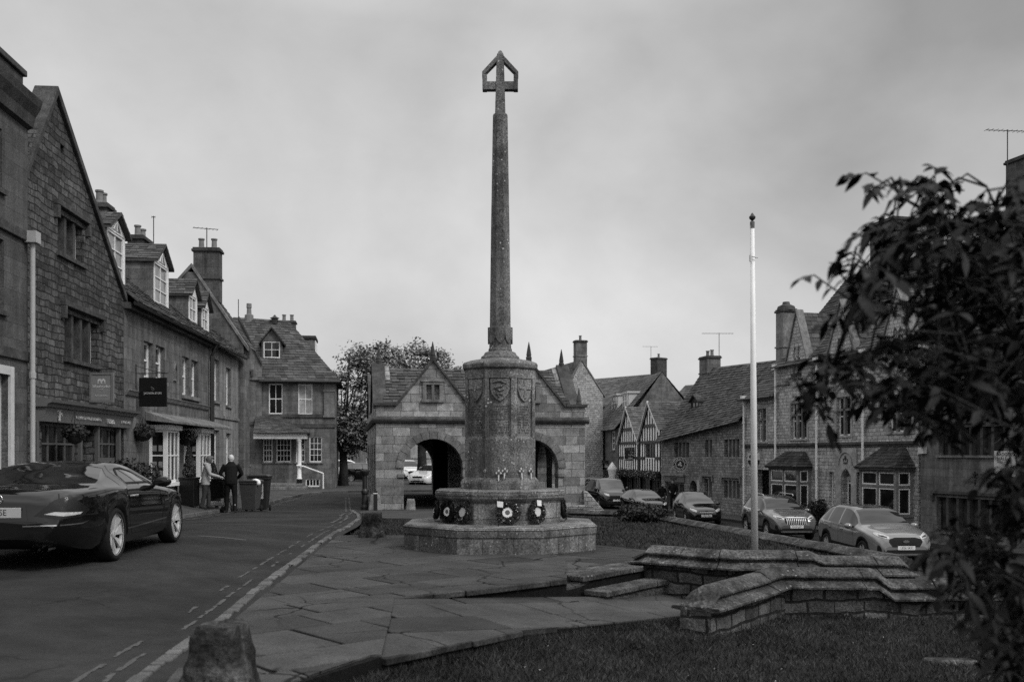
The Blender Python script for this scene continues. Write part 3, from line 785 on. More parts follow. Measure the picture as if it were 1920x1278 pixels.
# pavement along the right-hand fronts
RF = [(17.9, 30.5), (15.8, 38.3), (12.22, 52), (9.69, 64), (8.2, 76), (6.8, 90)]
sheet('pavement_lower', [(x - 1.9, y) for x, y in RF] + [(x + .4, y) for x, y in RF[::-1]], lambda X, Y: zl(X, Y) + .13, 'pavement', 1.5, skirt=.2)

rr = random.Random(31); mb = MB()
for k in range(170):
    x, y = rr.uniform(-1.5, 6.5), rr.uniform(5.6, 11.3)
    if not inpoly(LF, x, y): continue
    leafquad_ = Vector((rr.gauss(0, .4), rr.gauss(0, .4), 1)).normalized(); a = leafquad_.orthogonal().normalized(); b = leafquad_.cross(a); p = Vector((x, y, zlawnf(x, y) + .03)); q = rr.uniform(.004, .01)
    mb.quad(p - a * q, p - b * q * .6, p + a * q, p + b * q * .6)
o = kind(mb.build('fallen_petals', 'flower', None, fix=False), 'stuff'); tag(o, 'pale fallen petals scattered over the front lawn', 'petals')
# ------------------------------------------------------------------ left-hand terrace
def lfr(px0, px1, off=0.0, Y0=None):
    f = lambda px: (8.05 - off) / (-(px - 960) / FOC - .0746)
    a = Y0 if Y0 is not None else f(px0); b = f(px1)
    return Frame((facX(a) + off, a), (facX(b) + off, b))

def shell(mb, L, D, zb, zt, y0=.3):      # back and side walls behind the front panel
    mb.quad((0, y0, zb), (0, D, zb), (0, D, zt), (0, y0, zt)); mb.quad((L, y0, zb), (L, D, zb), (L, D, zt), (L, y0, zt))
    mb.quad((0, D, zb), (L, D, zb), (L, D, zt), (0, D, zt)); return mb

def dormer(parent, r, zap, y0, depth, wallm='ashlar_dark', fm='white', nx=2, ny=3, roofm='slate', gm='glass_blind', seed=1, facem=None, arch=True, ov=.14):
    u0, u1, z0, z1 = r; c = (u0 + u1) / 2; e = .07
    mb = MB()
    mb.wall([(u0 - e, z0 - .06), (u1 + e, z0 - .06), (u1 + e, z1 + .03), (c, zap), (u0 - e, z1 + .03)], [rl((u0, u1, z0, z1))], y0, .1)
    for x in (u0 - e, u1 + e - .08):
        mb.box(x + .001, x + .079, y0 + .1, y0 + depth, z0 - .1, z1 + .02)
    o = mb.build('dormer', wallm if not facem else facem, parent)
    if facem:
        for x in (u0 - e - .05, u1 + e): MB().box(x, x + .05, y0 + .03, y0 + depth, z0 - .3, z1 + .03).build('cheek', wallm, o)
    win(o, (u0, u1, z0, z1), nx, ny, fm, gm, .02, .06, .03, y=y0)
    if arch:
        t = MB(); zz = z1 + .05; hh = (zap - zz) * .62
        t.prism([(c - .3, zz), (c + .3, zz), (c + .16, zz + hh * .6), (c, zz + hh), (c - .16, zz + hh * .6)], y0 - .012, y0 + .02)
        t.build('pane', gm, o)
        t = MB(); t.box(c - .015, c + .015, y0 - .03, y0 + .01, zz, zz + hh); t.tube([(c - .3, y0 - .02, zz), (c - .16, y0 - .02, zz + hh * .6), (c, y0 - .02, zz + hh), (c + .16, y0 - .02, zz + hh * .6), (c + .3, y0 - .02, zz)], .02, 5)
        t.build('glazing_bar', fm, o)
    rf = MB(); zr = zap + .12; sl = (zap - z1) / ((u1 - u0) / 2 + e)
    for sg, ue in ((-1, u0 - e - ov), (1, u1 + e + ov)):
        ze = zr - sl * abs(ue - c); A = (ue, y0 - ov, ze); B = (ue, y0 + depth, ze); C_ = (c, y0 + depth + .5, zr); D_ = (c, y0 - ov, zr)
        rf.slates(A, B, C_, D_, .17, (.2, .34), .03, seed + sg)
        rf.hexa([(ue, y0 - ov, ze - .07), (c, y0 - ov, zr - .07), (c, y0 + depth, zr - .07), (ue, y0 + depth, ze - .07), (ue, y0 - ov, ze - .004), (c, y0 - ov, zr - .004), (c, y0 + depth, zr - .004), (ue, y0 + depth, ze - .004)])
    rf.build('dormer_roof', roofm, o); return o

def basket(label, loc, r=.22, hang=.5, seed=1):
    o = thing('hanging_basket', label, 'basket', loc, 0, 'hanging baskets on the left shopfronts')
    MB().lathe([(.02, -.22), (r * .6, -.17), (r * .9, -.06), (r, .02), (r * .86, .02)], 14).build('bowl', 'dark', o, True)
    b = MB()
    for k in range(3):
        t = k * 2.1; b.tube([(r * .9 * math.cos(t), r * .9 * math.sin(t), 0), (0, 0, hang)], .006, 5)
    b.build('chain', 'iron', o)
    rr = random.Random(seed); mb = MB()
    for k in range(420):
        v = Vector((rr.gauss(0, 1), rr.gauss(0, 1), rr.gauss(0, 1))).normalized(); q = Vector((v.x * r * 1.25, v.y * r * 1.25, v.z * r * .8 + .05)) * rr.uniform(.6, 1.08)
        leafquad(mb, q, v, rr.uniform(.035, .06), rr)
    mb.build('foliage', 'leaf_shrub', o, fix=False); return o
def leafquad(mb, p, n, s, rr, asp=.6):
    n = Vector((n[0] + rr.gauss(0, .5), n[1] + rr.gauss(0, .5), n[2] + rr.gauss(0, .5))); n.normalize()
    a = n.orthogonal().normalized(); th = rr.uniform(0, 6.28); b = n.cross(a); a, b = a * math.cos(th) + b * math.sin(th), b * math.cos(th) - a * math.sin(th)
    p = Vector(p); t = p + a * s; m = p + n * s * .15
    mb.add([p - a * s, m + b * s * asp, t, m - b * s * asp], [(0, 1, 2, 3)])

# --- tall ashlar house at the frame edge
F1 = lfr(0, 52, .1, 9.0); T1 = F1.thing('stone_house', 'tall smooth ashlar house with parapet and moulded cornice at the left edge', 'house')
H1 = 8.0; ow = [F1.rect(-70, 15, 712, 866), F1.rect(-60, 7, 470, 618), F1.rect(-60, 4, 190, 335)]
ow[0] = (ow[0][1] - 1.0, ow[0][1], .9, 2.9); ow[1] = (ow[1][1] - .95, ow[1][1], 4.05, 5.35); ow[2] = (ow[2][1] - .95, ow[2][1], 6.25, 7.35)
ow2 = [(a - 2.9, b - 2.9, c, d) for a, b, c, d in ow] + [(a - 5.6, b - 5.6, c, d) for a, b, c, d in ow]
mb = MB().wall([(0, -.4), (F1.L, -.4), (F1.L, H1), (0, H1)], [rl(r) for r in ow + ow2]); shell(mb, F1.L, 8, -.4, H1); mb.quad((0, 0, H1), (F1.L, 0, H1), (F1.L, 8, H1), (0, 8, H1))
mb.build('wall', 'ashlar_dark', T1)
mb = MB().prism([(.02, H1 - .3), (-.1, H1 - .25), (-.14, H1 - .05), (-.24, H1 + .12), (-.28, H1 + .26), (.02, H1 + .3)], -.02, F1.L + .02, 'x'); mb.build('cornice', 'dressed_dark', T1)
mb = MB().box(0, F1.L - .05, .06, .5, H1 + .3, H1 + .72).box(-.02, F1.L, 0, .56, H1 + .72, H1 + .84); mb.build('parapet', 'dressed_dark', T1, bevel=.02)
MB().box(0, F1.L + .03, -.07, .01, 5.52, 5.72).box(0, F1.L + .02, -.05, .01, 3.22, 3.42).build('string_course', 'dressed_dark', T1, bevel=.015)
for i, r in enumerate(ow + ow2): win(T1, r, 2, 4 if i == 0 else 2, 'offwhite', 'glass', .12, .07, .03, sill='dressed_dark')
b = MB(); surround(b, ow[0], .16, .05); b.build('window_surround', 'offwhite', T1)
xp = F1.L - .1
MB().tube([(xp, -.13, .45), (xp, -.13, 5.5)], .05, 10).lathe([(.065, .9), (.065, 1.02)], 10, (xp, -.13, 0)).lathe([(.065, 2.9), (.065, 3.02)], 10, (xp, -.13, 0)).box(xp - .12, xp + .12, -.24, -.02, 5.5, 5.72, .0).build('downpipe', 'pipe_pale', T1)

# --- rubble house with the steep gable
F2 = lfr(52, 232); T2 = F2.thing('gabled_house', 'dark rubble house with a steep street gable and a grey shopfront', 'house')
ap = F2.px(103, 172); re_ = F2.px(226, 552); le = F2.px(52, 292)
wu = F2.rect(108, 157, 413, 484); wm = F2.rect(121, 185, 597, 678)
shop = [(.55, 2.0, 1.22, 2.08), (2.05, 2.95, .55, 2.08), (3.2, 4.95, 1.2, 2.08)]
a, b_ = F2.px(78, 800)[0], F2.px(145, 800)[0]; c, d = F2.px(182, 800)[0], F2.px(237, 800)[0]
shop = [(a, b_, 1.22, 2.08), (b_ + .12, c - .12, .5, 2.08), (c, d, 1.28, 2.08)]
attic = F2.rect(113, 120, 272, 288)
mb = MB().wall([(0, -.4), (F2.L, -.4), (F2.L, re_[1]), (ap[0] + .05, ap[1]), (ap[0] - .05, ap[1]), (0, le[1])], [rl(wu), rl(wm), rl(attic)] + [rl(s) for s in shop], 0, .35)
shell(mb, F2.L, 7, -.4, min(re_[1], le[1]) - .3, .35); mb.build('wall', 'rubble_dark', T2)
MB().box(.05, F2.L - .05, .6, .66, 0, 5.5).box(wu[0] - .2, wu[1] + .2, .5, .56, wu[2] - .2, wu[3] + .2).build('interior', 'interior', T2)
cp = MB()
for (p, q) in (((ap[0], ap[1] + .12), (F2.L + .12, re_[1] - .02)), ((ap[0], ap[1] + .12), (-.3, le[1] - .45))):
    cp.hexa([(p[0], -.08, p[1] - .2), (q[0], -.08, q[1] - .2), (q[0], .42, q[1] - .2), (p[0], .42, p[1] - .2), (p[0], -.08, p[1]), (q[0], -.08, q[1]), (q[0], .42, q[1]), (p[0], .42, p[1])])
cp.build('gable_coping', 'dressed_dark', T2, bevel=.02)
rf = MB(); zz = ap[1] - .05
rf.slates((-1.6, 7, le[1] - 2.6), (-1.6, .42, le[1] - 2.6), (ap[0], .42, zz), (ap[0], 7, zz), .2, (.24, .42), .035, 3)
rf.slates((F2.L + .1, .42, re_[1] - .3), (F2.L + .1, 7, re_[1] - .3), (ap[0], 7, zz), (ap[0], .42, zz), .2, (.24, .42), .035, 4)
rf.build('roof', 'slate_dark', T2)
win(T2, wu, 3, 1, 'offwhite', 'glass', .18, .05, .03, mull=3, mullm='dressed_dark', hood='dressed_dark', sill='dressed_dark')
win(T2, wm, 4, 1, 'offwhite', 'glass', .18, .05, .03, mull=4, mullm='dressed_dark', hood='dressed_dark', sill='dressed_dark')
MB().quad((attic[0], .2, attic[2]), (attic[1], .2, attic[2]), (attic[1], .2, attic[3]), (attic[0], .2, attic[3])).build('vent_slot', 'interior', T2)
win(T2, shop[0], 4, 2, 'sage', 'glass', .06, .06, .04); win(T2, shop[2], 4, 2, 'sage', 'glass', .06, .06, .04)
o = MB().box(shop[1][0], shop[1][1], .35, .41, .5, 2.08).build('door', 'dark', T2)
MB().box(shop[1][0] + .12, shop[1][1] - .12, .335, .36, 1.2, 1.98).build('pane', 'glass', o)
mb = MB()
for s in (shop[0], shop[2]): mb.box(s[0] - .04, s[1] + .04, -.04, .02, .3, s[2] - .002)
for x in (.28, shop[1][0] - .1, shop[1][1], F2.L - .55): mb.box(x, x + .1, -.075, .03, .3, 2.1)
mb.build('shopfront', 'sage', T2, bevel=.01)
fa = F2.px(66, 800)[0]; fz0, fz1 = 2.1, 2.39
o = MB().hexa([(fa, -.14, fz0), (F2.L + .18, -.14, fz0), (F2.L + .18, .02, fz0), (fa, .02, fz0), (fa, -.2, fz1), (F2.L + .18, -.2, fz1), (F2.L + .18, .02, fz1), (fa, .02, fz1)]).build('fascia', 'fascia', T2)
MB().prism([(.02, fz1 + .002), (-.24, fz1 + .002), (-.26, fz1 + .06), (-.34, fz1 + .09), (-.36, fz1 + .15), (.02, fz1 + .2)], fa - .05, F2.L + .24, 'x').build('shop_cornice', 'fascia', T2)
Lf = F2.L + .18 - fa; tilt = R(90 + 11.5 - 23)
tl = lambda f, z=2.245: (fa + Lf * f, -.18, z)
text('ALL HAIR CUTTING & COLOURING', .125, o, tl(.44), 'letter', rot=(R(78), 0, 0), sx=.8)
text("Michaels", .26, o, tl(.695), 'letter', rot=(R(78), 0, 0), sx=.62)
text('27 HIGH STREET', .125, o, tl(.9), 'letter', rot=(R(78), 0, 0), sx=.85)
mb = MB(); rr = random.Random(4)
for k in range(60):
    t, q = rr.uniform(0, 6.28), rr.random() ** .5 * .12; x, z = tl(.135)[0] + math.cos(t) * q * 1.3, 2.28 + math.sin(t) * q * .7
    leafquad(mb, (x, -.195, z), (0, -1, 0), .018, rr)
mb.box(tl(.135)[0] - .02, tl(.135)[0] + .02, -.196, -.17, 2.13, 2.26); mb.build('tree_emblem', 'letter', o, fix=False)
# hanging sign of the market shop
p = at(191, 726, 22.75); sg_ = thing('hanging_sign', 'pale grey framed hanging sign with twin arch emblem on the rubble house', 'sign', (p.x, p.y, p.z), R(-3))
o = MB().box(-.25, .25, -.02, .02, -.31, .31).build('sign_board', 'signgrey', sg_)
mb = MB().box(-.28, -.23, -.035, .035, -.34, .34).box(.23, .28, -.035, .035, -.34, .34).box(-.23, .23, -.034, .034, .29, .34).box(-.23, .23, -.034, .034, -.34, -.29)
mb.build('sign_frame', 'grey_paint', sg_)
MB().tube([(-.36, 0, .42), (.32, 0, .42)], .012, 6).tube([(-.36, 0, .42), (-.36, 0, .1)], .012, 6).tube([(-.2, 0, .42), (-.2, 0, .33)], .006, 5).tube([(.2, 0, .42), (.2, 0, .33)], .006, 5).build('bracket', 'iron', sg_)
text('Woolmarket', .1, sg_, (0, -.023, .02), 'letter', sx=.82); text('HOUSE', .03, sg_, (0, -.023, -.05), 'letter'); text('Rooms & Suites', .045, sg_, (0, -.023, -.19), 'letter')
mb = MB()
for c in (-.045, .045): mb.wall([(c - .045, .09), (c - .028, .09), (c - .028, .13), (c, .155), (c + .028, .13), (c + .028, .09), (c + .045, .09), (c + .045, .17), (c, .205), (c - .045, .17)], (), -.024, .004)
mb.build('arch_emblem', 'letter', sg_)

# --- ashlar house with two tall dormers and bay windows
F3 = lfr(232, 393); T3 = F3.thing('ashlar_house', 'ashlar house with stone slate roof, tall white dormers and white bay windows', 'house')
ZE = 5.35
up3 = [F3.rect(270, 287, 641, 709), F3.rect(292, 309, 649, 712), F3.rect(342, 355, 669, 741), F3.rect(359, 371, 676, 744)]
fb = Frame(F3.world(0, -.5, 0)[:2], F3.world(F3.L, -.5, 0)[:2])
bays = [(fb.px(314, 850)[0], fb.px(336, 850)[0]), (fb.px(375, 850)[0], fb.px(395, 850)[0])]
dr3 = (bays[0][1] + .35, bays[0][1] + 1.25, .1, 2.1)
mb = MB().wall([(0, -.4), (F3.L, -.4), (F3.L, ZE), (0, ZE)], [rl(r) for r in up3] + [rl(dr3)] + [rl((a, b, .62, 2.05)) for a, b in bays], 0, .35)
shell(mb, F3.L, 6, -.4, ZE, .35); mb.build('wall', 'ashlar', T3)
for r in up3: win(T3, r, 1, 2, 'white', 'glass', .13, .07, .03, mid=1)
for a, b in ((0, 1), (2, 3)): MB().box(up3[a][0] - .1, up3[b][1] + .1, -.09, .1, up3[a][2] - .12, up3[a][2] - .003).build('window_sill', 'dressed', T3, bevel=.01)
o = MB().box(dr3[0], dr3[1], .2, .26, .1, 2.1).build('door', 'dark', T3); MB().box(dr3[0] + .15, dr3[1] - .15, .185, .21, 1.2, 1.95).build('pane', 'glass', o)
for (a, b) in bays:
    z0, z1 = .64, 2.12; mb = MB(); fw = .07
    for x in (a, b - fw): mb.box(x, x + fw, -.5, -.43, z0, z1)
    for k in (1, 2): x = a + (b - a) * k / 3; mb.box(x - .025, x + .025, -.49, -.45, z0, z1)
    for z in (z0, z1 - .07, (z0 + z1) / 2): mb.box(a + fw, b - fw, -.495, -.44, z, z + (.07 if z != (z0 + z1) / 2 else .035))
    for x in (a, b - fw):
        mb.box(x + .001, x + fw - .001, -.43, -.38, z0, z1); mb.box(x + .001, x + fw - .001, -.08, -.002, z0, z1)
        for z in (z0, z1 - .07, (z0 + z1) / 2): mb.box(x + .01, x + fw - .01, -.38, -.08, z + .001, z + (.069 if z != (z0 + z1) / 2 else .034))
    mb.box(a - .06, b + .06, -.58, -.002, z1, z1 + .13); mb.box(a - .07, b + .07, -.6, -.002, z0 - .1, z0 - .002)
    bo = mb.build('bay_window', 'white', T3)
    MB().quad((a + .04, -.46, z0), (b - .04, -.46, z0), (b - .04, -.46, z1), (a + .04, -.46, z1)).quad((a + .03, -.45, z0), (a + .03, -.01, z0), (a + .03, -.01, z1), (a + .03, -.45, z1)).quad((b - .03, -.45, z0), (b - .03, -.01, z0), (b - .03, -.01, z1), (b - .03, -.45, z1)).build('pane', 'glass', bo, fix=False)
    MB().box(a + .02, b - .02, -.46, -.004, -.3, z0 - .102).build('bay_base', 'ashlar', bo)
    cards = MB()
    for i in range(2):
        for j in range(3):
            y_ = -.36 + i * .16; z_ = z0 + .18 + j * .25 + (.2 if j == 2 else 0); cards.quad((a + .024, y_, z_), (a + .024, y_ + .11, z_), (a + .024, y_ + .11, z_ + .16), (a + .024, y_, z_ + .16))
    cards.build('display_card', 'signgrey', bo, fix=False)
mb = MB().hexa([(bays[0][0] - .35, -.78, 2.28), (F3.L - .1, -.78, 2.28), (F3.L - .1, 0, 2.36), (bays[0][0] - .35, 0, 2.36), (bays[0][0] - .35, -.78, 2.36), (F3.L - .1, -.78, 2.36), (F3.L - .1, 0, 2.62), (bays[0][0] - .35, 0, 2.62)])
mb.build('canopy', 'dressed', T3, bevel=.015)
MB().prism([(.01, 2.95), (-.05, 2.97), (-.09, 3.05), (-.12, 3.09), (.01, 3.13)], .1, F3.L - .3, 'x').build('string_course', 'dressed', T3)
MB().box(0, F3.L, -.16, .01, ZE - .18, ZE - .02).build('eaves_course', 'dressed_dark', T3)
MB().tube([(0, -.3, ZE - .04), (F3.L, -.3, ZE - .04)], .06, 8).build('gutter', 'iron', T3)
MB().tube([(F3.L - .25, -.3, ZE - .1), (F3.L - .25, -.12, ZE - .5), (F3.L - .25, -.12, .3)], .05, 8).tube([(F3.L + .1, -.1, ZE - .2), (F3.L + .1, -.1, .3)], .045, 8).build('downpipe', 'iron', T3)
q = F3.rect(324, 331, 676, 714); c = (q[0] + q[1]) / 2; w_ = .17
MB().wall([(c - w_, q[2]), (c + w_, q[2]), (c + w_, q[3] - .25), (c, q[3]), (c - w_, q[3] - .25)], [[(c - w_ + .05, q[2] + .06), (c + w_ - .05, q[2] + .06), (c + w_ - .05, q[3] - .29), (c, q[3] - .09), (c - w_ + .05, q[3] - .29)]], -.05, .05).build('niche_plaque', 'dressed', T3)
RZ, RD = 8.15, 3.0
rf = MB().slates((-.02, -.36, ZE - .02), (F3.L, -.36, ZE - .02), (F3.L, RD, RZ), (-.02, RD, RZ), .19, (.2, .4), .035, 11)
rf.slates((F3.L, 2 * RD + .36, ZE - .02), (-.02, 2 * RD + .36, ZE - .02), (-.02, RD, RZ), (F3.L, RD, RZ), .4, (.4, .8), .03, 12)
rf.box(-.02, F3.L, RD - .12, RD + .12, RZ - .05, RZ + .08); rf.build('roof', 'slate', T3)
off = .35
d1 = F3.rect(203, 233, 437, 530, off); d2 = F3.rect(291, 315, 497, 573, off)
dormer(T3, d1, F3.px(212, 402, off)[1], off, 2.6, 'ashlar', seed=21, facem='white')
dormer(T3, d2, F3.px(301, 463, off)[1], off, 2.6, 'ashlar', seed=31, facem='white')
u = F3.px(263, 450, RD)[0]; z = F3.px(263, 450, RD)[1]; chimney(T3, u, RD, RZ - .8, z - .1, 1.25, .55, 'brickwork', 2)
u, z = F3.px(190, 382, RD - .5); chimney(T3, u, RD - .5, RZ - .8, z - .2, .7, .55, 'brickwork', 2)
u, z = F3.px(288, 405, RD + .2); p = F3.world(u, RD + .2, 0); aerial('aerial', 'slim mast aerial beside the chimney of the dormered ashlar house', (p.x, p.y, RZ - .2), z - RZ + .2, .4, .12, 3)
p = at(287, 735, 26.2); sg_ = thing('hanging_sign', 'square black estate agent sign hanging above the first bay window', 'sign', (p.x, p.y, p.z), R(-3))
MB().box(-.375, .375, -.022, .022, -.385, .385).build('sign_board', 'black', sg_, bevel=.004)
MB().tube([(-.5, 0, .5), (.42, 0, .5)], .012, 6).tube([(-.46, 0, .75), (-.46, 0, .1)], .012, 6).tube([(-.46, 0, .7), (.05, 0, .55), (.4, 0, .5)], .01, 6).tube([(-.27, 0, .5), (-.27, 0, .385)], .008, 5).tube([(.28, 0, .5), (.28, 0, .385)], .008, 5).build('bracket', 'iron', sg_)
text('JACKSON STOPS', .075, sg_, (0, -.024, -.03), 'letter', sx=.86)
MB().tube([(-.05, -.026, .14), (.0, -.026, .115), (.035, -.026, .09), (.02, -.026, .05), (-.01, -.026, .045)], .006, 5).tube([(-.02, -.026, .1), (-.02, -.026, .06)], .005, 5).build('bird_emblem', 'grey_paint', sg_)
# --- paler narrow house and the gable beyond it
F4 = lfr(393, 447); T4 = F4.thing('ashlar_house', 'narrow paler ashlar house with two small square dormers beside the drainpipes', 'house')
up4 = [F4.rect(402, 411, 674, 752), F4.rect(424, 433, 690, 760)]; dn4 = [F4.rect(402, 411, 806, 890), F4.rect(424, 433, 812, 886)]
mb = MB().wall([(0.01, -.4), (F4.L, -.4), (F4.L, ZE - .05), (0.01, ZE - .05)], [rl(r) for r in up4 + dn4], 0, .35); shell(mb, F4.L, 6, -.4, ZE - .05, .35); mb.build('wall', 'ashlar_pale', T4)
for r in up4 + dn4: win(T4, r, 1, 2, 'white', 'glass', .13, .06, .03, mid=1, sill='dressed')
MB().box(0, F4.L, -.05, .01, 2.75, 2.86).build('string_course', 'dressed', T4)
rf = MB().slates((.01, -.36, ZE - .05), (F4.L, -.36, ZE - .05), (F4.L, RD, RZ - .1), (.01, RD, RZ - .1), .19, (.2, .4), .035, 15)
rf.slates((F4.L, 2 * RD + .3, ZE - .05), (.01, 2 * RD + .3, ZE - .05), (.01, RD, RZ - .1), (F4.L, RD, RZ - .1), .4, (.4, .8), .03, 16)
rf.build('roof', 'slate', T4)
MB().tube([(0, -.32, ZE - .08), (F4.L, -.32, ZE - .08)], .055, 8).build('gutter', 'iron', T4)
d3 = F3.rect(356, 369, 556, 604, off); d4 = F4.rect(380, 391, 578, 620, off)
dormer(T3, d3, F3.px(361, 528, off)[1], off, 2.4, 'ashlar', seed=41, facem='white', arch=False, ny=2)
dormer(T4, d4, F4.px(386, 552, off)[1], off, 2.2, 'ashlar', seed=51, facem='white', arch=False, ny=2)
gx, gy = -11.0, 39.85
T4b = thing('gabled_house', 'narrow stone gable end rising above the paler ashlar house, carrying a broad twin chimney', 'house', (gx, gy, 0), R(4.3))
mb = MB().prism([(-4.6, -.3), (.15, -.3), (.15, 5.9), (-1.75, 8.75), (-2.1, 8.75), (-4.6, 5.9)], 0, 1.3); mb.build('wall', 'ashlar', T4b)
cp = MB()
for p, q in (((.32, 5.78), (-1.9, 9.1)), ((-4.8, 5.78), (-1.9, 9.1))):
    cp.hexa([(p[0], -.06, p[1] - .16), (q[0], -.06, q[1] - .16), (q[0], .3, q[1] - .16), (p[0], .3, p[1] - .16), (p[0], -.06, p[1]), (q[0], -.06, q[1]), (q[0], .3, q[1]), (p[0], .3, p[1])])
cp.build('gable_coping', 'dressed', T4b)
rf = MB().slates((.4, .3, 5.7), (.4, 1.4, 5.7), (-1.9, 1.4, 8.95), (-1.9, .3, 8.95), .2, (.3, .5), .03, 61); rf.slates((-4.9, 1.4, 5.7), (-4.9, .3, 5.7), (-1.9, .3, 8.95), (-1.9, 1.4, 8.95), .3, (.3, .5), .03, 62); rf.build('roof', 'slate', T4b)
ch = chimney(T4b, -1.36, .45, 7.6, 9.62, 1.02, .6, 'ashlar_dark', 2); MB().box(-1.39, -1.33, .12, .155, 8.55, 9.6).build('flue_joint', 'dressed_dark', ch)
aerial('aerial', 'branched television aerial on the broad twin chimney', (gx - 1.45, gy + .4, 9.9), .75, .5, .9, 7)
# hanging baskets, topiary planter, window shrubs
pb = F2.world(F2.px(102, 800)[0], -.42, 1.78); basket('hanging basket under the grey fascia beside its tree emblem', (pb.x, pb.y, 1.86), .2, .5, 2)
pb = at(268, 812, 26.3); basket('hanging basket at the corner before the first bay window', pb, .26, .45, 3)
pb = at(349, 822, 30.3); basket('hanging basket under the canopy between the two bay windows', pb, .26, .4, 4)
def shrub(name, label, cat, loc, r, h, n, s, mat='leaf_shrub', seed=1, group=None, shape=1.0, stems=True):
    o = thing(name, label, cat, loc, 0, group); rr = random.Random(seed); mb = MB()
    for k in range(n):
        v = Vector((rr.gauss(0, 1), rr.gauss(0, 1), rr.gauss(0, 1))).normalized(); q = rr.random() ** .35
        z = (v.z * .5 + .5) ** shape; f = 1 - .55 * z if shape < 1 else 1
        bump_ = 1 + .3 * noise.noise((v.x * 2.5 + seed, v.y * 2.5, v.z * 2.5))
        leafquad(mb, (v.x * r[0] * q * bump_ * f, v.y * r[1] * q * bump_ * f, h * (.08 + .92 * (.5 + .5 * v.z * q * bump_))), v, s * rr.uniform(.6, 1.3), rr)
    mb.build('foliage', mat, o, fix=False)
    if stems:
        st = MB()
        for k in range(6):
            t = k * 1.05; st.tube([(0.05 * math.cos(t), .05 * math.sin(t), -.05), (r[0] * .35 * math.cos(t), r[1] * .35 * math.sin(t), h * .6)], [.02, .008], 5)
        st.build('stem', 'bark', o)
    return o
pl = F2.world((shop[2][0] + shop[2][1]) / 2 - .4, -.45, .45); shrub('window_shrub', 'dark leafy shrub below the right shop window of the rubble house', 'shrub', pl, (.95, .3), .85, 2300, .045, seed=5)
pl = F3.world(1.4, -.35, .3); shrub('potted_shrub', 'small leafy plant at the foot of the first bay window', 'shrub', pl, (.25, .2), .4, 400, .04, seed=6)
def topiary(label, loc, h, seed):
    o = thing('topiary_planter', label, 'planter', loc, R(-4), 'topiary planters outside the estate agent')
    MB().box(-.22, .22, -.22, .22, 0, .78).box(-.24, .24, -.24, .24, .78, .84).build('planter_box', 'black', o, bevel=.012)
    rr = random.Random(seed); mb = MB()
    for k in range(1500):
        z = rr.random(); t = rr.uniform(0, 6.28); rad = .2 * (1 - z) ** .6 * min(1, .55 + z * 4) * rr.uniform(.75, 1.06)
        leafquad(mb, (rad * math.cos(t), rad * math.sin(t), .82 + z * h), (math.cos(t), math.sin(t), .4), .03, rr)
    mb.build('foliage', 'leaf_shrub', o, fix=False); return o
pl = at(355, 936, 28.6); topiary('black square planter with a clipped cone bush between the bay windows', (pl.x, pl.y, zpave(pl.x, pl.y)), .95, 3)
pl = at(398, 922, 33.2); topiary('black square planter beyond the second bay window, behind the walking couple', (pl.x, pl.y, zpave(pl.x, pl.y)), .6, 4)

# --- corner building with hipped roof and porch
F5 = Frame(P2(490, 57), P2(628, 57.6)); T5 = F5.thing('corner_building', 'hip roofed stone corner building with columned porch at the bend of the street', 'house')
ZE5 = F5.px(560, 714)[1]; zb5 = -.9
up5 = [F5.rect(504, 530, 719, 776), F5.rect(559, 586, 720, 777)]; dn5 = [F5.rect(493, 511, 822, 866), F5.rect(518, 546, 822, 866), F5.rect(555, 572, 820, 866), F5.rect(580, 604, 818, 866)]
bs = F5.rect(573, 600, 897, 912)
mb = MB().wall([(-.02, zb5), (F5.L, zb5), (F5.L, ZE5), (-.02, ZE5)], [rl(r) for r in up5 + dn5 + [bs]], 0, .35); shell(mb, F5.L, 7, zb5, ZE5, .35); mb.build('wall', 'ashlar', T5)
win(T5, up5[0], 2, 2, 'white', 'glass', .06, .06, .03, mid=1, sill='dressed'); win(T5, up5[1], 2, 2, 'white', 'glass_curtain', .06, .06, .03, mid=1, sill='dressed')
for r in dn5: win(T5, r, 3 if r is not dn5[1] else 4, 4, 'white', 'glass', .06, .06, .025, mid=2, sill='dressed')
win(T5, bs, 4, 1, 'white', 'glass', .05, .06, .04)
MB().box(-.02, F5.L + .06, -.08, .01, F5.px(560, 782)[1], F5.px(560, 776)[1]).box(-.02, F5.L + .05, -.06, .01, F5.px(560, 801)[1], F5.px(560, 794)[1]).build('string_course', 'dressed_dark', T5)
MB().box(-.05, F5.L + .2, -.2, .01, ZE5 - .14, ZE5 + .02).build('eaves_course', 'dressed_dark', T5)
zp = F5.px(620, 782)[1]; MB().box(F5.L - .62, F5.L - .02, -.1, -.002, zp + .1, ZE5 - .15).box(F5.L - .66, F5.L + .03, -.13, -.002, ZE5 - .62, ZE5 - .48).box(F5.L - .66, F5.L + .03, -.13, -.002, zp, zp + .1).build('pilaster', 'dressed', T5)
rr0 = F5.px(540, 601, 3.6); rl0 = F5.px(437, 594, 3.6); zr = rr0[1]; ov = .3
rf = MB()
rf.slates((-2.2, -ov, ZE5), (F5.L + ov, -ov, ZE5), (rr0[0], 3.6, zr), (rl0[0], 3.6, zr + .15), .26, (.28, .5), .04, 71)
rf.slates((F5.L + ov, -ov, ZE5), (F5.L + ov, 7.3, ZE5), (rr0[0], 3.6, zr), (rr0[0], 3.6, zr), .26, (.28, .5), .04, 72)
rf.quad((F5.L + ov, 7.3, ZE5), (-2.2, 7.3, ZE5), (rl0[0], 3.6, zr), (rr0[0], 3.6, zr)); rf.quad((-2.2, 7.3, ZE5), (-2.2, -ov, ZE5), (rl0[0], 3.6, zr), (rl0[0], 3.6, zr)) if False else None
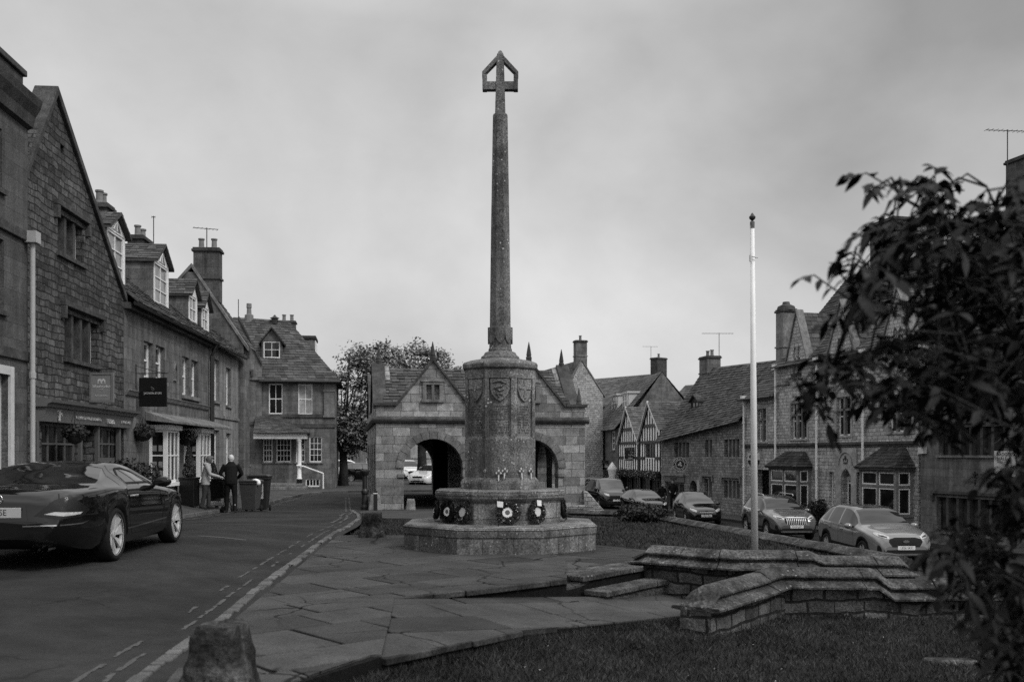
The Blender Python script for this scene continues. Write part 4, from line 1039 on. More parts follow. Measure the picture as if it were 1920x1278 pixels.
rf.build('roof', 'slate', T5)
MB().tube([(-.1, -.36, ZE5 - .05), (F5.L + .3, -.36, ZE5 - .05)], .07, 8).build('gutter', 'iron', T5)
dd = F5.rect(494, 525, 640, 671, 1.0); dormer(T5, dd, F5.px(510, 617, 1.0)[1], 1.0, 2.4, 'ashlar', seed=81, arch=False, ny=2, gm='glass', facem='ashlar', ov=.2)
u, z = F5.px(540, 607, 4.6); chimney(T5, u, 4.6, zr - 2.2, z, .95, .7, 'ashlar_dark', 2)
u, z = F5.px(573, 636, 4.2); o = MB().box(u - .62, u + .62, 3.2, 5.4, z - 2.0, z - .1).build('dormer', 'ashlar', T5); MB().box(u - .78, u + .7, 3.1, 5.5, z - .1, z + .12).build('dormer_roof', 'slate_dark', o, bevel=.05); MB().box(u + .62, u + .66, 3.4, 5.2, z - 1.0, z - .15).build('window', 'white', o)
u, z = F5.px(467, 592, 3.6); MB().lathe([(.28, zr - .3), (.26, z + .05), (.15, z + .1), (.13, z + .45), (.16, z + .5), (.15, z + .75)], 10, (u, 3.6, 0)).build('chimney_pot', 'pot', T5)
u, z = F5.px(515, 598, 3.4); MB().lathe([(.2, z - .3), (.2, z), (.3, z + .05), (.1, z + .16), (.04, z + .25)], 10, (u, 3.4, 0)).build('roof_vent', 'iron', T5)
u, z = F5.px(447, 595, 3); p = F5.world(u, 3, 0); o = thing('aerial', 'plain thin rod aerial above the hipped corner roof', 'aerial', (p.x, p.y, z - 1)); MB().tube([(0, 0, 0), (0, 0, 2.1)], .025, 6).build('mast', 'iron', o)
# porch
PD = 1.3; fp = Frame(F5.world(0, -PD, 0)[:2], F5.world(F5.L, -PD, 0)[:2])
pr = fp.px(574, 822); zt = fp.px(530, 822)[1] ; z1 = fp.px(530, 812)[1]; zc = fp.px(560, 898)[1]
MB().box(-.3, pr[0], -PD, -.002, zt, z1).build('porch_beam', 'white', T5)
rf = MB().slates((-.3, -PD - .2, z1), (pr[0] + .15, -PD - .2, z1), (fp.px(515, 780)[0], -.02, F5.px(520, 778)[1]), (-.3, -.02, F5.px(520, 778)[1]), .2, (.25, .4), .035, 91)
rf.slates((pr[0] + .15, -PD - .2, z1), (pr[0] + .15, -.02, z1), (fp.px(515, 780)[0], -.02, F5.px(520, 778)[1]), (fp.px(515, 780)[0], -.02, F5.px(520, 778)[1]), .2, (.25, .4), .035, 92); rf.build('porch_roof', 'slate', T5)
xc = fp.px(561, 850)[0]
MB().box(xc - .15, xc + .15, -PD + .02, -PD + .32, zc - .35, zc).build('column_plinth', 'black', T5)
MB().lathe([(.17, zc), (.15, zc + .06), (.12, zc + .1), (.1, zt - .2), (.13, zt - .14), (.16, zt - .06), (.16, zt)], 14, (xc, -PD + .17, 0)).build('column', 'white', T5, True)
h = [fp.px(556, 872), fp.px(562, 872), fp.px(606, 887)]; MB().tube([(h[0][0], -PD, h[0][1]), (h[1][0] + .2, -PD, h[1][1] - .05), (h[2][0], -PD, h[2][1]), (h[2][0], -PD, -.7)], .045, 8).build('handrail', 'white', T5)
mb = MB()
for k in range(3): mb.box(-.2, pr[0] + .3 - k * .25, -PD - 1.1 + k * .35, -.002, -.75 + k * .17 + .003, -.58 + k * .17)
mb.build('porch_steps', 'dressed', T5, bevel=.02)
# wing
F6 = Frame(P2(443, 56.4), P2(491, 56.9)); T6 = F6.thing('stone_wing', 'sloping gabled stone wing between the paler house and the corner building', 'house')
w6 = [F6.rect(455, 467, 700, 765), F6.rect(455, 468, 810, 871)]
mb = MB().wall([(0, zb5), (F6.L, zb5), (F6.L, F6.px(489, 678)[1]), (F6.px(449, 600)[0], F6.px(449, 600)[1]), (0, F6.px(449, 600)[1] - .3)], [rl(r) for r in w6], 0, .35); shell(mb, F6.L, 6, zb5, 5, .35); mb.build('wall', 'ashlar', T6)
win(T6, w6[0], 1, 2, 'white', 'glass_blind', .06, .06, .03, sill='dressed', hood='dressed_dark'); win(T6, w6[1], 2, 5, 'white', 'glass', .06, .06, .03, sill='dressed')
p, q = F6.px(448, 594), F6.px(491, 681); MB().hexa([(p[0], -.12, p[1] - .14), (q[0], -.12, q[1] - .14), (q[0], .4, q[1] - .14), (p[0], .4, p[1] - .14), (p[0], -.12, p[1] + .04), (q[0], -.12, q[1] + .04), (q[0], .4, q[1] + .04), (p[0], .4, p[1] + .04)]).build('gable_coping', 'dressed_dark', T6)
MB().box(0, F6.L, -.07, .01, F6.px(460, 793)[1] - .1, F6.px(460, 793)[1] + .1).build('string_course', 'dressed_dark', T6)
MB().tube([(F6.L - 1.28, -.3, 1.2), (F6.L - 1.28, -.3, -.6)], .05, 8).build('downpipe', 'white', T6)
# ------------------------------------------------------------------ market hall
FH = Frame(P2(705, 35), (P2(705, 35)[0] + 7.614 * .9859, 35 + 7.614 * .1676)); HD = 13.0; HB = -1.0
TH = FH.thing('market_hall', 'arcaded stone market hall with twin front gables standing behind the memorial', 'market hall')
zP = 3.2; gl = [FH.px(745, 757), FH.px(812, 676), FH.px(876, 752)]; uc = FH.px(993, 676); hw = gl[1][0] - gl[0][0]
zs_ = FH.px(812, 877)[1]; za = FH.px(812, 822)[1]
aL = (FH.px(757, 870)[0], FH.px(868, 870)[0]); aR = (FH.px(938, 870)[0], FH.px(1047, 870)[0])
W1 = FH.rect(792, 831, 716, 754); w1l = (W1[0] + .14, (W1[0] + W1[1]) / 2 - .05, W1[2] + .1, W1[3] - .1); w1r = ((W1[0] + W1[1]) / 2 + .05, W1[1] - .14, W1[2] + .1, W1[3] - .1)
dx = uc[0] - gl[1][0]
out = [(0, HB), (FH.L, HB), (FH.L, zP), (uc[0] + hw, zP), (uc[0], uc[1]), (uc[0] - hw, zP), (gl[1][0] + hw, zP), (gl[1][0], gl[1][1]), (gl[1][0] - hw, zP), (0, zP)]
arches = [archl(aL[0], aL[1], HB + .001, zs_, za, 18), archl(aR[0], aR[1], HB + .001, zs_, za, 18)]
# open arches cut down to the ground: trace the outline round them
def arcade(u_out, zb, arcs, top):
    pts = [(u_out[0], zb)]
    for (a, b, zs, zt) in arcs:
        l = archl(a, b, zb, zs, zt, 18); pts += [(a, zb), (a, zs)] + l[3:-1][::-1] + [(b, zs), (b, zb)]
    return pts + [(u_out[1], zb)] + top
top = out[2:]
mb = MB().wall(arcade((0, FH.L), HB, [(aL[0], aL[1], zs_, za), (aR[0], aR[1], zs_, za)], top), [rl(w1l), rl(w1r), rl((w1l[0] + dx, w1l[1] + dx, w1l[2], w1l[3])), rl((w1r[0] + dx, w1r[1] + dx, w1r[2], w1r[3]))], 0, .6)
mb.build('front_wall', 'hallstone', TH)
for d_ in (0, dx):
    o = MB().box(W1[0] + d_, W1[1] + d_, -.06, -.001, W1[3] - .1, W1[3]).box(W1[0] + d_ - .05, W1[1] + d_ + .05, -.09, -.001, W1[3], W1[3] + .07).box(W1[0] + d_ - .04, W1[1] + d_ + .04, -.09, -.001, W1[2], W1[2] + .1).box(W1[0] + d_, W1[0] + d_ + .14, -.05, -.001, W1[2] + .1, W1[3] - .1).box(W1[1] + d_ - .14, W1[1] + d_, -.05, -.001, W1[2] + .1, W1[3] - .1).box((W1[0] + W1[1]) / 2 + d_ - .05, (W1[0] + W1[1]) / 2 + d_ + .05, -.05, -.001, W1[2] + .1, W1[3] - .1).build('window_frame', 'dressed', TH, bevel=.01)
    MB().box(w1l[0] + d_, w1l[1] + d_, .13, .2, w1l[2], w1l[3]).box(w1r[0] + d_, w1r[1] + d_, .13, .2, w1r[2], w1r[3]).build('blocked_light', 'hallstone', o)
def mapv(mb, f): mb.v = [f(*v) for v in mb.v]; return mb
sg = lambda y: [(y + 2.05, zP), (y, 4.85), (y - 2.05, zP)]
span = HD - 1.2; n5 = 4; bayw = span / n5
sarc = [(.6 + bayw * k + .55, .6 + bayw * (k + 1) - .55, zs_ - .05, zs_ + .98) for k in range(n5)]
topS = [(HD - .6, zP)] + sg(9.2) + sg(3.1) + [(.6, zP)]
for nm, f in (('left', lambda a, t, z: (t, a, z)), ('right', lambda a, t, z: (FH.L - t, a, z))):
    mapv(MB().wall(arcade((.6, HD - .6), HB, sarc, topS), [], 0, .6), f).build('side_wall', 'hallstone', TH)
MB().wall(arcade((0, FH.L), HB, [(aL[0], aL[1], zs_, za), (aR[0], aR[1], zs_, za)], top), [], HD - .6, .6).build('back_wall', 'hallstone', TH)
st = MB().prism([(.0, 2.6), (-.05, 2.53), (-.09, 2.56), (-.14, 2.64), (-.14, 2.70), (0.0, 2.78)], -.14, FH.L + .14, 'x')
mapv(MB().prism([(.0, 2.6), (-.05, 2.53), (-.09, 2.56), (-.14, 2.64), (-.14, 2.70), (0.0, 2.78)], 0, HD, 'x'), lambda x, y, z: (y, x, z)).build('string_course', 'dressed_dark', TH)
mapv(MB().prism([(.0, 2.6), (-.05, 2.53), (-.09, 2.56), (-.14, 2.64), (-.14, 2.70), (0.0, 2.78)], 0, HD, 'x'), lambda x, y, z: (FH.L - y, x, z)).build('string_course', 'dressed_dark', TH)
st.build('string_course', 'dressed_dark', TH)
for (a, b) in (aL, aR):      # voussoirs
    rb = MB()
    c, r = (a + b) / 2, (b - a) / 2; n = 13
    for k in range(n):
        t0, t1 = math.pi * k / n + .008, math.pi * (k + 1) / n - .008; ro = .28
        P = [(c + (r + q) * math.cos(t), zs_ + ((za - zs_) + q) * math.sin(t)) for t, q in ((t0, .0), (t1, .0), (t1, ro), (t0, ro))]
        rb.prism([P[0], P[1], P[2], P[3]], -.035, -.001)
    rb.build('arch_ring', 'dressed', TH)
for (a, b) in (aL, aR):
    for x0, x1 in ((a - .22, a + .02), (b - .02, b + .22)): MB().box(x0, x1, -.06, .62, zs_ - .34, zs_ - .2).build('impost', 'dressed', TH, bevel=.015)
cp = MB()
for c in (gl[1][0], uc[0]):
    for s_ in (-1, 1):
        p, q = (c, gl[1][1] + .1), (c + s_ * (hw + .06), zP + .04)
        cp.hexa([(p[0], -.1, p[1] - .13), (q[0], -.1, q[1] - .13), (q[0], .5, q[1] - .13), (p[0], .5, p[1] - .13), (p[0], -.1, p[1]), (q[0], -.1, q[1]), (q[0], .5, q[1]), (p[0], .5, p[1])])
for x0, x1 in ((-.08, gl[0][0] - .04), (gl[1][0] + hw + .08, uc[0] - hw - .08), (uc[0] + hw + .08, FH.L + .08)): cp.box(x0, x1, -.1, .66, zP - .05, zP + .06)
cp.build('parapet_coping', 'dressed_dark', TH, bevel=.015)
for yy in (3.1, 9.2):
    for xa in (-.08, FH.L - .42):
        cp = MB()
        for s_ in (-1, 1):
            p, q = (yy, 4.98), (yy + s_ * 2.12, zP + .02)
            cp.hexa([(xa, p[0], p[1] - .14), (xa, q[0], q[1] - .14), (xa + .5, q[0], q[1] - .14), (xa + .5, p[0], p[1] - .14), (xa, p[0], p[1]), (xa, q[0], q[1]), (xa + .5, q[0], q[1]), (xa + .5, p[0], p[1])])
        cp.build('gable_coping', 'dressed_dark', TH, bevel=.015)
fin = [(gl[1][0], .15, gl[1][1] + .08), (uc[0], .15, uc[1] + .08), (FH.L - .2, 3.1, 4.98), (.2, 3.1, 4.98), (FH.L - .18, .2, zP + .05), (FH.L - .2, 9.2, 4.98)]
for (x, y, z) in fin: MB().lathe([(.1, z - .1), (.11, z + .06), (.08, z + .09), (.095, z + .14), (.05, z + .42), (.01, z + .62)], 8, (x, y, 0)).build('finial', 'dressed_dark', TH)
rf = MB(); th_ = .18
for yy in (3.1, 9.2):
    rf.slates((.3, yy - 2.5, 2.95), (FH.L - .3, yy - 2.5, 2.95), (FH.L - .3, yy, 4.75), (.3, yy, 4.75), .2, (.2, .42), .04, int(yy * 10)); rf.slates((FH.L - .3, yy + 2.5, 2.95), (.3, yy + 2.5, 2.95), (.3, yy, 4.75), (FH.L - .3, yy, 4.75), .3, (.3, .6), .04, int(yy * 11))
for c in (gl[1][0], uc[0]):
    for s_ in (-1, 1):
        e0, e1 = (c + s_ * 1.5, .5, 2.95), (c + s_ * 1.5, HD - .5, 2.95); r0, r1 = (c, .5, gl[1][1] - .05), (c, HD - .5, gl[1][1] - .05)
        rf.slates(e0, e1, r1, r0, .22, (.25, .5), .04, 7 + s_)
rf.build('roof', 'slate', TH)
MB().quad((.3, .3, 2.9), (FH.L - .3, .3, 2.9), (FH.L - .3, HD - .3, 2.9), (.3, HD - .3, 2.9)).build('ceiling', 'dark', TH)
MB().box(.2, FH.L - .2, .3, HD - .3, HB, -.52).box(3.1, FH.L - .62, HD - 1.1, HD - .62, -.5, 2.88).build('floor_and_back_block', 'joint', TH)  # floor slab plus an upright near-black block closing the right back arch
for yy in (3.6, 8.6): MB().box(FH.L / 2 - .3, FH.L / 2 + .3, yy, yy + .6, -.52, 2.88).build('pillar', 'hallstone', TH)
mb = MB().hexa([(FH.L - .1, -.5, -1), (FH.L + .95, -.5, -1), (FH.L + .9, 1.6, -1), (FH.L - .1, 1.6, -1), (FH.L - .1, -.15, .12), (FH.L + .08, -.1, .08), (FH.L + .08, 1.4, .1), (FH.L - .1, 1.4, .12)]).box(FH.L - 1.3, FH.L + .25, -.35, -.002, -1, -.42); mb.build('plinth', 'rubble', TH, bevel=.06)
# ------------------------------------------------------------------ war memorial
MX, MY = -.185, 15.57
TM = thing('war_memorial', 'tall lichened stone memorial cross on an octagonal panelled base and broad step', 'war memorial', (MX, MY, 0))
C8 = math.cos(math.pi / 8); PH8 = math.pi / 8
def oct_(mb, prof): return mb.lathe([(a / C8, z) for a, z in prof], 8, (0, 0, 0), PH8)
oct_(MB(), [(1.455, -.35), (1.455, .24), (1.465, .245), (1.475, .36), (1.44, .385), (.9, .392)]).build('step', 'monument_block', TM, bevel=.02)
oct_(MB(), [(.93, .38), (.93, .72), (.945, .735), (.99, .78), (1.0, .85), (.985, .89), (.62, .905)]).build('base', 'monument_block', TM, bevel=.007)
oct_(MB(), [(.61, .9), (.61, 1.0), (.6, 1.03), (.56, 1.075), (.545, 1.09), (.5, 1.09)]).build('plinth', 'monument', TM, bevel=.012)
sh = oct_(MB(), [(.547, 1.085), (.547, 1.672), (.535, 1.70), (.505, 1.71), (.505, 2.62), (.505, 2.66)])
oct_(sh, [(.55, 2.6), (.55, 2.72), (.545, 2.75), (.5, 2.75)])
for k in range(8):
    a0 = math.pi / 8 + k * math.pi / 4; v = Vector((math.cos(a0), math.sin(a0))) * .545 / C8
    for sgn in (-1, 1):
        fa_ = a0 + sgn * math.pi / 8; t = Vector((-math.sin(fa_), math.cos(fa_))) * sgn; p = v + t * .06; n = Vector((math.cos(fa_), math.sin(fa_)))
        q = [v, p, p - n * .06, v * .86]
        if sgn < 0: q = q[::-1]
        sh.hexa([(x.x, x.y, 1.68) for x in q] + [(x.x, x.y, 2.61) for x in q])
sh.build('shaft', 'monument', TM, bevel=.008)
oct_(MB(), [(.54, 2.74), (.58, 2.77), (.585, 2.83), (.56, 2.86), (.45, 2.9), (.30, 2.93), (.3, 2.96), (.26, 2.99), (.24, 3.03), (.2, 3.05)]).build('cap', 'monument', TM, bevel=.01)
pil = oct_(MB(), [(.185, 3.0), (.185, 3.08), (.172, 3.11), (.165, 3.38), (.145, 5.0), (.116, 6.76), (.108, 6.79), (.085, 6.80)])
pil.build('pillar', 'monument', TM, bevel=.01)
cr = MB()
cr.hexa([(-.082, -.075, 6.78), (.082, -.075, 6.78), (.082, .075, 6.78), (-.082, .075, 6.78), (-.058, -.065, 7.66), (.058, -.065, 7.66), (.058, .065, 7.66), (-.058, .065, 7.66)])
cr.box(-.275, .275, -.06, .06, 7.17, 7.30)
for s_ in (-1, 1):
    cr.box(*sorted((s_ * .21, s_ * .28)), -.068, .068, 7.165, 7.41)
    P = [(s_ * .285, 7.37), (s_ * .285, 7.45), (0, 7.76), (0, 7.66)]
    cr.prism(P if s_ > 0 else P[::-1], -.07, .07)
cr.lathe([(.05, 7.7), (.055, 7.74), (.02, 7.8)], 8)
cr.build('cross', 'monument', TM, bevel=.008)
def facemap(mb, phi, ap, tx=0, z0=0):
    c, s_ = math.cos(phi), math.sin(phi)    # outward (s,-c), along (c,s)
    return mapv(mb, lambda x, y, z: (s_ * (ap - y) + c * (x + tx), -c * (ap - y) + s_ * (x + tx), z + z0))
def shield_pts(w_, h): return [(-w_, h), (w_, h), (w_, h * .1), (w_ * .82, -h * .35), (w_ * .45, -h * .75), (0, -h), (-w_ * .45, -h * .75), (-w_ * .82, -h * .35), (-w_, h * .1)]
for i, phi in enumerate((0, -math.pi / 4, math.pi / 4)):
    o = facemap(MB().prism(shield_pts(.15, .175), -.035, .01), phi, .505, 0, 2.42).build('shield', 'monument', TM, bevel=.006)
    m = MB()
    if i: m.prism([(-.022, -.12), (.022, -.12), (.022, .02), (.13, .02), (.13, .06), (.022, .06), (.022, .15), (-.022, .15), (-.022, .06), (-.13, .06), (-.13, .02), (-.022, .02)], -.05, -.034)
    else:
        m.tube([(-.1, -.04, .12), (.0, -.045, .14), (.09, -.04, .1), (.02, -.045, .06), (-.08, -.04, .03), (.0, -.045, -.01), (.08, -.04, .02), (.04, -.045, -.06), (-.05, -.04, -.06), (0, -.04, -.11)], .016, 6)
    facemap(m, phi, .505, 0, 2.42).build('shield_charge', 'monument', o)
    facemap(MB().prism(shield_pts(.085, .13), -.03, .02), phi, .165, 0, 3.3).build('shield', 'monument', TM, bevel=.006)
for phi in (math.pi / 2, -math.pi / 2): facemap(MB().prism(shield_pts(.085, .13), -.03, .02), phi, .165, 0, 3.3).build('shield', 'monument', TM, bevel=.006)
# weathered letter rows cut in the three front panels (illegible in the photograph: rows of worn pecks)
for phi in (0, -math.pi / 4, math.pi / 4):
    m = MB()
    for row in range(11):
        x = -.13
        while x < .13:
            w_ = rng.uniform(.006, .016)
            if rng.random() < .8: m.box(x, x + w_, -.003, .004, 2.16 - row * .04, 2.185 - row * .04)
            x += w_ + rng.uniform(.006, .014)
    kind(facemap(m, phi, .505).build('inscription', 'dressed_dark', TM), 'stuff')
# ------------------------------------------------------------------ wreaths and little crosses
WRL = 'poppy wreaths round the memorial base'
def wreath(label, phi, tx, z, r=.175, card=None, mid='white', petals=True, seed=1, leaf='leaf_shrub'):
    ap = .94; c, s_ = math.cos(phi), math.sin(phi); px_, py_ = s_ * ap + c * tx, -c * ap + s_ * tx
    o = thing('wreath', label, 'wreath', (MX + px_, MY + py_, z), phi, WRL); o.rotation_euler = (R(-7), 0, phi)
    rr = random.Random(seed); mb = MB()
    ring = MB().tube([(r * .72 * math.cos(t), -.045, r * .72 * math.sin(t)) for t in [2 * math.pi * k / 24 for k in range(25)]], r * .2, 8, False); ring.build('ring', 'dark', o, True)
    for k in range(360):
        t, q = rr.uniform(0, 6.28), rr.gauss(0, .26); rad = r * (.74 + .3 * math.sin(q * 3)); p = (rad * math.cos(t), -.045 - r * .2 * abs(math.cos(q * 3)) - rr.uniform(0, .012), rad * math.sin(t))
        leafquad(mb, p, (math.cos(t) * q, -1, math.sin(t) * q), rr.uniform(.016, .028), rr)
    mb.build('leaves', leaf, o, fix=False)
    if petals:
        mb = MB()
        for k in range(26):
            t = rr.uniform(0, 6.28); rad = r * rr.uniform(.6, .98); p = (rad * math.cos(t), -.09, rad * math.sin(t)); leafquad(mb, p, (0, -1, 0), .012, rr, .9)
        mb.build('petals', 'flower', o, fix=False)
    d = MB().lathe([(r * .44, -.065), (r * .44, -.058)], 20, (0, 0, 0), 0, 'y'); mapv(d, lambda x, y, z: (x, y, z)); d.build('centre_disc', mid, o)
    if mid == 'white': MB().lathe([(r * .2, -.069), (r * .2, -.066)], 14, (0, 0, 0), 0, 'y').build('emblem', 'lead', o)
    if card: MB().hexa([(card[0] - .042, -.1, card[1] - .04), (card[0] + .042, -.104, card[1] - .05), (card[0] + .042, -.1, card[1] - .05), (card[0] - .042, -.096, card[1] - .04), (card[0] - .046, -.106, card[1] + .045), (card[0] + .046, -.108, card[1] + .035), (card[0] + .046, -.104, card[1] + .035), (card[0] - .046, -.102, card[1] + .045)]).build('card', 'white', o)
    return o
wreath('wreath with a white card at upper left, centred on the front face', 0, .12, .575, .18, (-.11, .12), seed=1)
wreath('wreath with white card at the top, on the right-hand front face', math.pi / 4, -.2, .575, .165, (.01, .13), 'offwhite', seed=2)
wreath('bright leaved wreath beside the left edge of the front face', -math.pi / 4, .22, .57, .17, None, 'offwhite', seed=3)
wreath('dark petalled wreath with small ringed centre, leftmost of those facing front', -math.pi / 4, -.13, .565, .165, None, 'white', False, seed=4, leaf='leaf_near')
wreath('wreath seen edge-on at the right side of the memorial base', math.pi / 2, -.05, .575, .17, None, 'offwhite', seed=5)
wreath('wreath seen edge-on at the left side of the memorial base', -math.pi / 2, .08, .565, .165, (0, -.04), 'offwhite', seed=6)
def small_cross(label, px, py, h, flower=False, mat='offwhite', tilt=0):
    X = (px - 960) / FOC * 15.0; x = X - MX; ap = .56
    y = -ap if abs(x) < .225 else -(ap * 1.4142 - abs(x)); phi = 0 if abs(x) < .225 else (math.pi / 4 if x > 0 else -math.pi / 4)
    Y = MY + y - .05; z = EYE - (py - HOR) / FOC * Y; X = (px - 960) / FOC * Y
    o = thing('remembrance_cross', label, 'cross', (X, Y, z - h / 2), phi, 'small crosses at the foot of the memorial shaft'); o.rotation_euler = (R(-9), R(tilt), phi)
    w_ = .012
    MB().wall([(-w_ * .6, .0), (0, -.02), (w_ * .6, .0), (w_, h * .6), (h * .27, h * .6), (h * .27, h * .76), (w_, h * .76), (w_, h), (-w_, h), (-w_, h * .76), (-h * .27, h * .76), (-h * .27, h * .6), (-w_, h * .6)], (), -.005, .01).build('cross_body', mat, o)
    if flower:
        MB().lathe([(.026, -.012), (.02, -.016), (.004, -.014)], 9, (0, 0, h * .68), 0, 'y').build('poppy', 'flower' if mat != 'offwhite' else 'lead', o); MB().lathe([(.009, -.018), (.004, -.02)], 8, (0, 0, h * .68), 0, 'y').build('poppy_centre', 'black', o)
small_cross('dull wooden small cross leaning on the left-hand shaft face', 908, 886, .165, True, 'lead', 3)
small_cross('pale small cross standing lowest, left of the flowered cross', 935, 890, .165, True)
small_cross('small cross with a large round flower at its centre', 945.5, 886, .155, True, 'offwhite', 5)
small_cross('pale small cross on the right shaft face, left of the tilted one', 979, 886, .165, True)
small_cross('tilted small cross at the far right end of the shaft foot', 996, 886, .16, True, 'offwhite', 5)
# ------------------------------------------------------------------ low coped walls
def coped_wall(name, label, path, hip=(True, True), s=1.0, seed=1, wallm='lowwall'):
    """path: (x, y, ridge height, foot height)"""
    o = thing(name, label, 'wall', (path[0][0], path[0][1], 0))
    hp = [(.04, 0), (.155, -.07), (.172, -.082), (.170, -.100), (.112, -.106), (.112, -.128), (.255, -.19), (.275, -.2), (.274, -.222), (.18, -.236)]
    prof = [(-a, b) for a, b in hp[:1]] + hp + [(-a, b) for a, b in hp[:0:-1]]
    wp = [(.17, -.225), (.185, -9), (-.185, -9), (-.17, -.225)]
    pts = [Vector(p[:2]) for p in path]
    # fine stations along the path so the stones can be uneven
    def stations():
        st = []; rr = random.Random(seed)
        for i, p in enumerate(pts):
            d0 = (p - pts[i - 1]).normalized() if i else None; d1 = (pts[i + 1] - p).normalized() if i < len(pts) - 1 else None
            if d0 is None: m = Vector((d1.y, -d1.x))
            elif d1 is None: m = Vector((d0.y, -d0.x))
            else:
                n0, n1 = Vector((d0.y, -d0.x)), Vector((d1.y, -d1.x)); m = (n0 + n1).normalized(); m /= max(.5, m.dot(n0))
            st.append((p, m, path[i][2], path[i][3]))
        res = [st[0]]
        for a, b in zip(st, st[1:]):
            L = (b[0] - a[0]).length; n = max(1, int(L / .16)); d = (b[0] - a[0]).normalized(); nn = Vector((d.y, -d.x))
            for k in range(1, n):
                t = k / n; res.append((a[0].lerp(b[0], t), nn if (.15 < t < .85) else (a[1].lerp(b[1], t) if t < .5 else a[1].lerp(b[1], t)), a[2] + (b[2] - a[2]) * t, a[3] + (b[3] - a[3]) * t))
            res.append(b)
        return res
    S = stations()
    for nm, pf, mat in (('coping', prof, 'coping'), ('wall_face', wp, wallm)):
        rr = random.Random(seed + 3); mb = MB(); n = len(pf); rings = []
        for i, (p, m, zr, zf) in enumerate(S):
            jz = rr.gauss(0, .0015); jo = rr.gauss(0, .0015); ring = []
            for (of, h) in pf:
                hh = h; pp = p.copy()
                if nm == 'coping' and ((i == 0 and hip[0]) or (i == len(S) - 1 and hip[1])): hh = min(h, -.186)
                q = p + m * (of * s + jo); z = (zf - .1) if h < -5 else zr + hh * s + jz
                q += m * .003 * noise.noise((p.x * 3 + of * 9, p.y * 3, h * 5 + seed)) ; z += (.002 * noise.noise((p.x * 4, p.y * 4, of * 8))) if h > -5 else 0
                ring.append((q.x - path[0][0], q.y - path[0][1], z))
            rings.append(ring)
        if nm == 'coping':   # hipped ends: the last ring is pulled out beyond the sloping one
            for e_ in (0, -1):
                if hip[e_]: pass
        groups = []; i = 0        # separate coping stones with open joints between them
        while i < len(rings) - 1:
            j = min(len(rings) - 1, i + (rr.randint(3, 6) if nm == 'coping' else 999))
            if len(rings) - 1 - j < 2: j = len(rings) - 1
            groups.append((i, j)); i = j
        for (i0, i1) in groups:
            o_ = len(mb.v); dz = rr.uniform(-.006, .006) if nm == 'coping' else 0; m_ = i1 - i0 + 1
            for q, i in enumerate(range(i0, i1 + 1)):
                rg_ = [Vector(p) for p in rings[i]]
                if nm == 'coping' and q == 0 and i0 > 0: rg_ = [p.lerp(Vector(w_), .04) for p, w_ in zip(rg_, rings[i + 1])]
                if nm == 'coping' and q == m_ - 1 and i1 < len(rings) - 1: rg_ = [p.lerp(Vector(w_), .04) for p, w_ in zip(rg_, rings[i - 1])]
                mb.v += [(p.x, p.y, p.z + dz) for p in rg_]
            for i in range(m_ - 1):
                for k in range(n): a = o_ + i * n + k; b = o_ + i * n + (k + 1) % n; mb.f.append((a, b, b + n, a + n))
            mb.f.append(tuple(o_ + k for k in range(n))[::-1]); mb.f.append(tuple(o_ + (m_ - 1) * n + k for k in range(n)))
        mb.build(nm, mat, o)
    return o
coped_wall('stone_wall', 'low coped stone wall nearest the camera, bending along the front lawn', [(1.86, 10.0, .09, -.5), (2.0, 10.18, .09, -.5), (3.1, 11.7, .1, -.5), (4.25, 11.68, .1, -.5), (4.43, 11.68, -.03, -.55), (6.5, 11.7, -.03, -.6), (9.5, 11.8, -.03, -.8)], (True, False), seed=2)
coped_wall('stone_wall', 'low coped stone wall beside the steps, in front of the flagpole', [(1.72, 13.2, .22, -.6), (1.86, 13.06, .24, -.6), (2.77, 12.32, .24, -.7), (3.7, 12.28, .245, -.9), (3.82, 12.28, .19, -.9), (4.85, 12.42, .16, -1.5), (5.0, 12.44, .15, -1.6)], (True, True), seed=4)
coped_wall('stone_wall', 'long coped retaining wall receding beside the parked cars', [(4.98, 12.6, .15, -1.7), (4.4, 17.6, .06, -1.75), (3.65, 24.5, -.06, -1.8)], (False, False), seed=6)
coped_wall('stone_wall', 'distant coped wall crossing behind the bush to the market hall', [(3.62, 24.6, -.07, -1.8), (2.95, 26.35, -.09, -1.8), (1.15, 27.7, -.1, -1.8)], (False, False), seed=8)
# ------------------------------------------------------------------ flagpole
pz = at(1415, 1000, 15.0); o = thing('flagpole', 'white tapering flagpole with dark pointed finial behind the low wall', 'flagpole', (pz.x, 15.0, -.05), 0)
ht = EYE + (850 - 416) / FOC * 15 + .05; ln = -.036
MB().tube([(0, 0, 0), (ln * .5, 0, ht * .5), (ln, 0, ht)], [.054, .046, .031], 16).build('pole', 'white', o, True)
MB().lathe([(.034, ht - .1), (.036, ht - .03), (.036, ht), (.02, ht + .01)], 14, (ln, 0, 0)).build('collar', 'lead', o)
MB().lathe([(.012, ht), (.016, ht + .02), (.046, ht + .05), (.05, ht + .075), (.03, ht + .1), (.008, ht + .135)], 12, (ln, 0, 0)).build('finial', 'iron', o)
hz = EYE + (850 - 483) / FOC * 15 + .05
MB().tube([(ln - .04, -.05, hz - .07), (ln - .042, -.05, hz + .03)], .018, 8).tube([(ln + .06 * math.cos(t) + .02, .05 * math.sin(t) - .01, hz + .008 * math.sin(t * 2)) for t in [6.283 * k / 16 for k in range(17)]], .008, 6).tube([(ln - .042, -.05, hz + .03), (ln - .032, -.03, ht - .06)], .003, 4).build('halyard', 'offwhite', o)
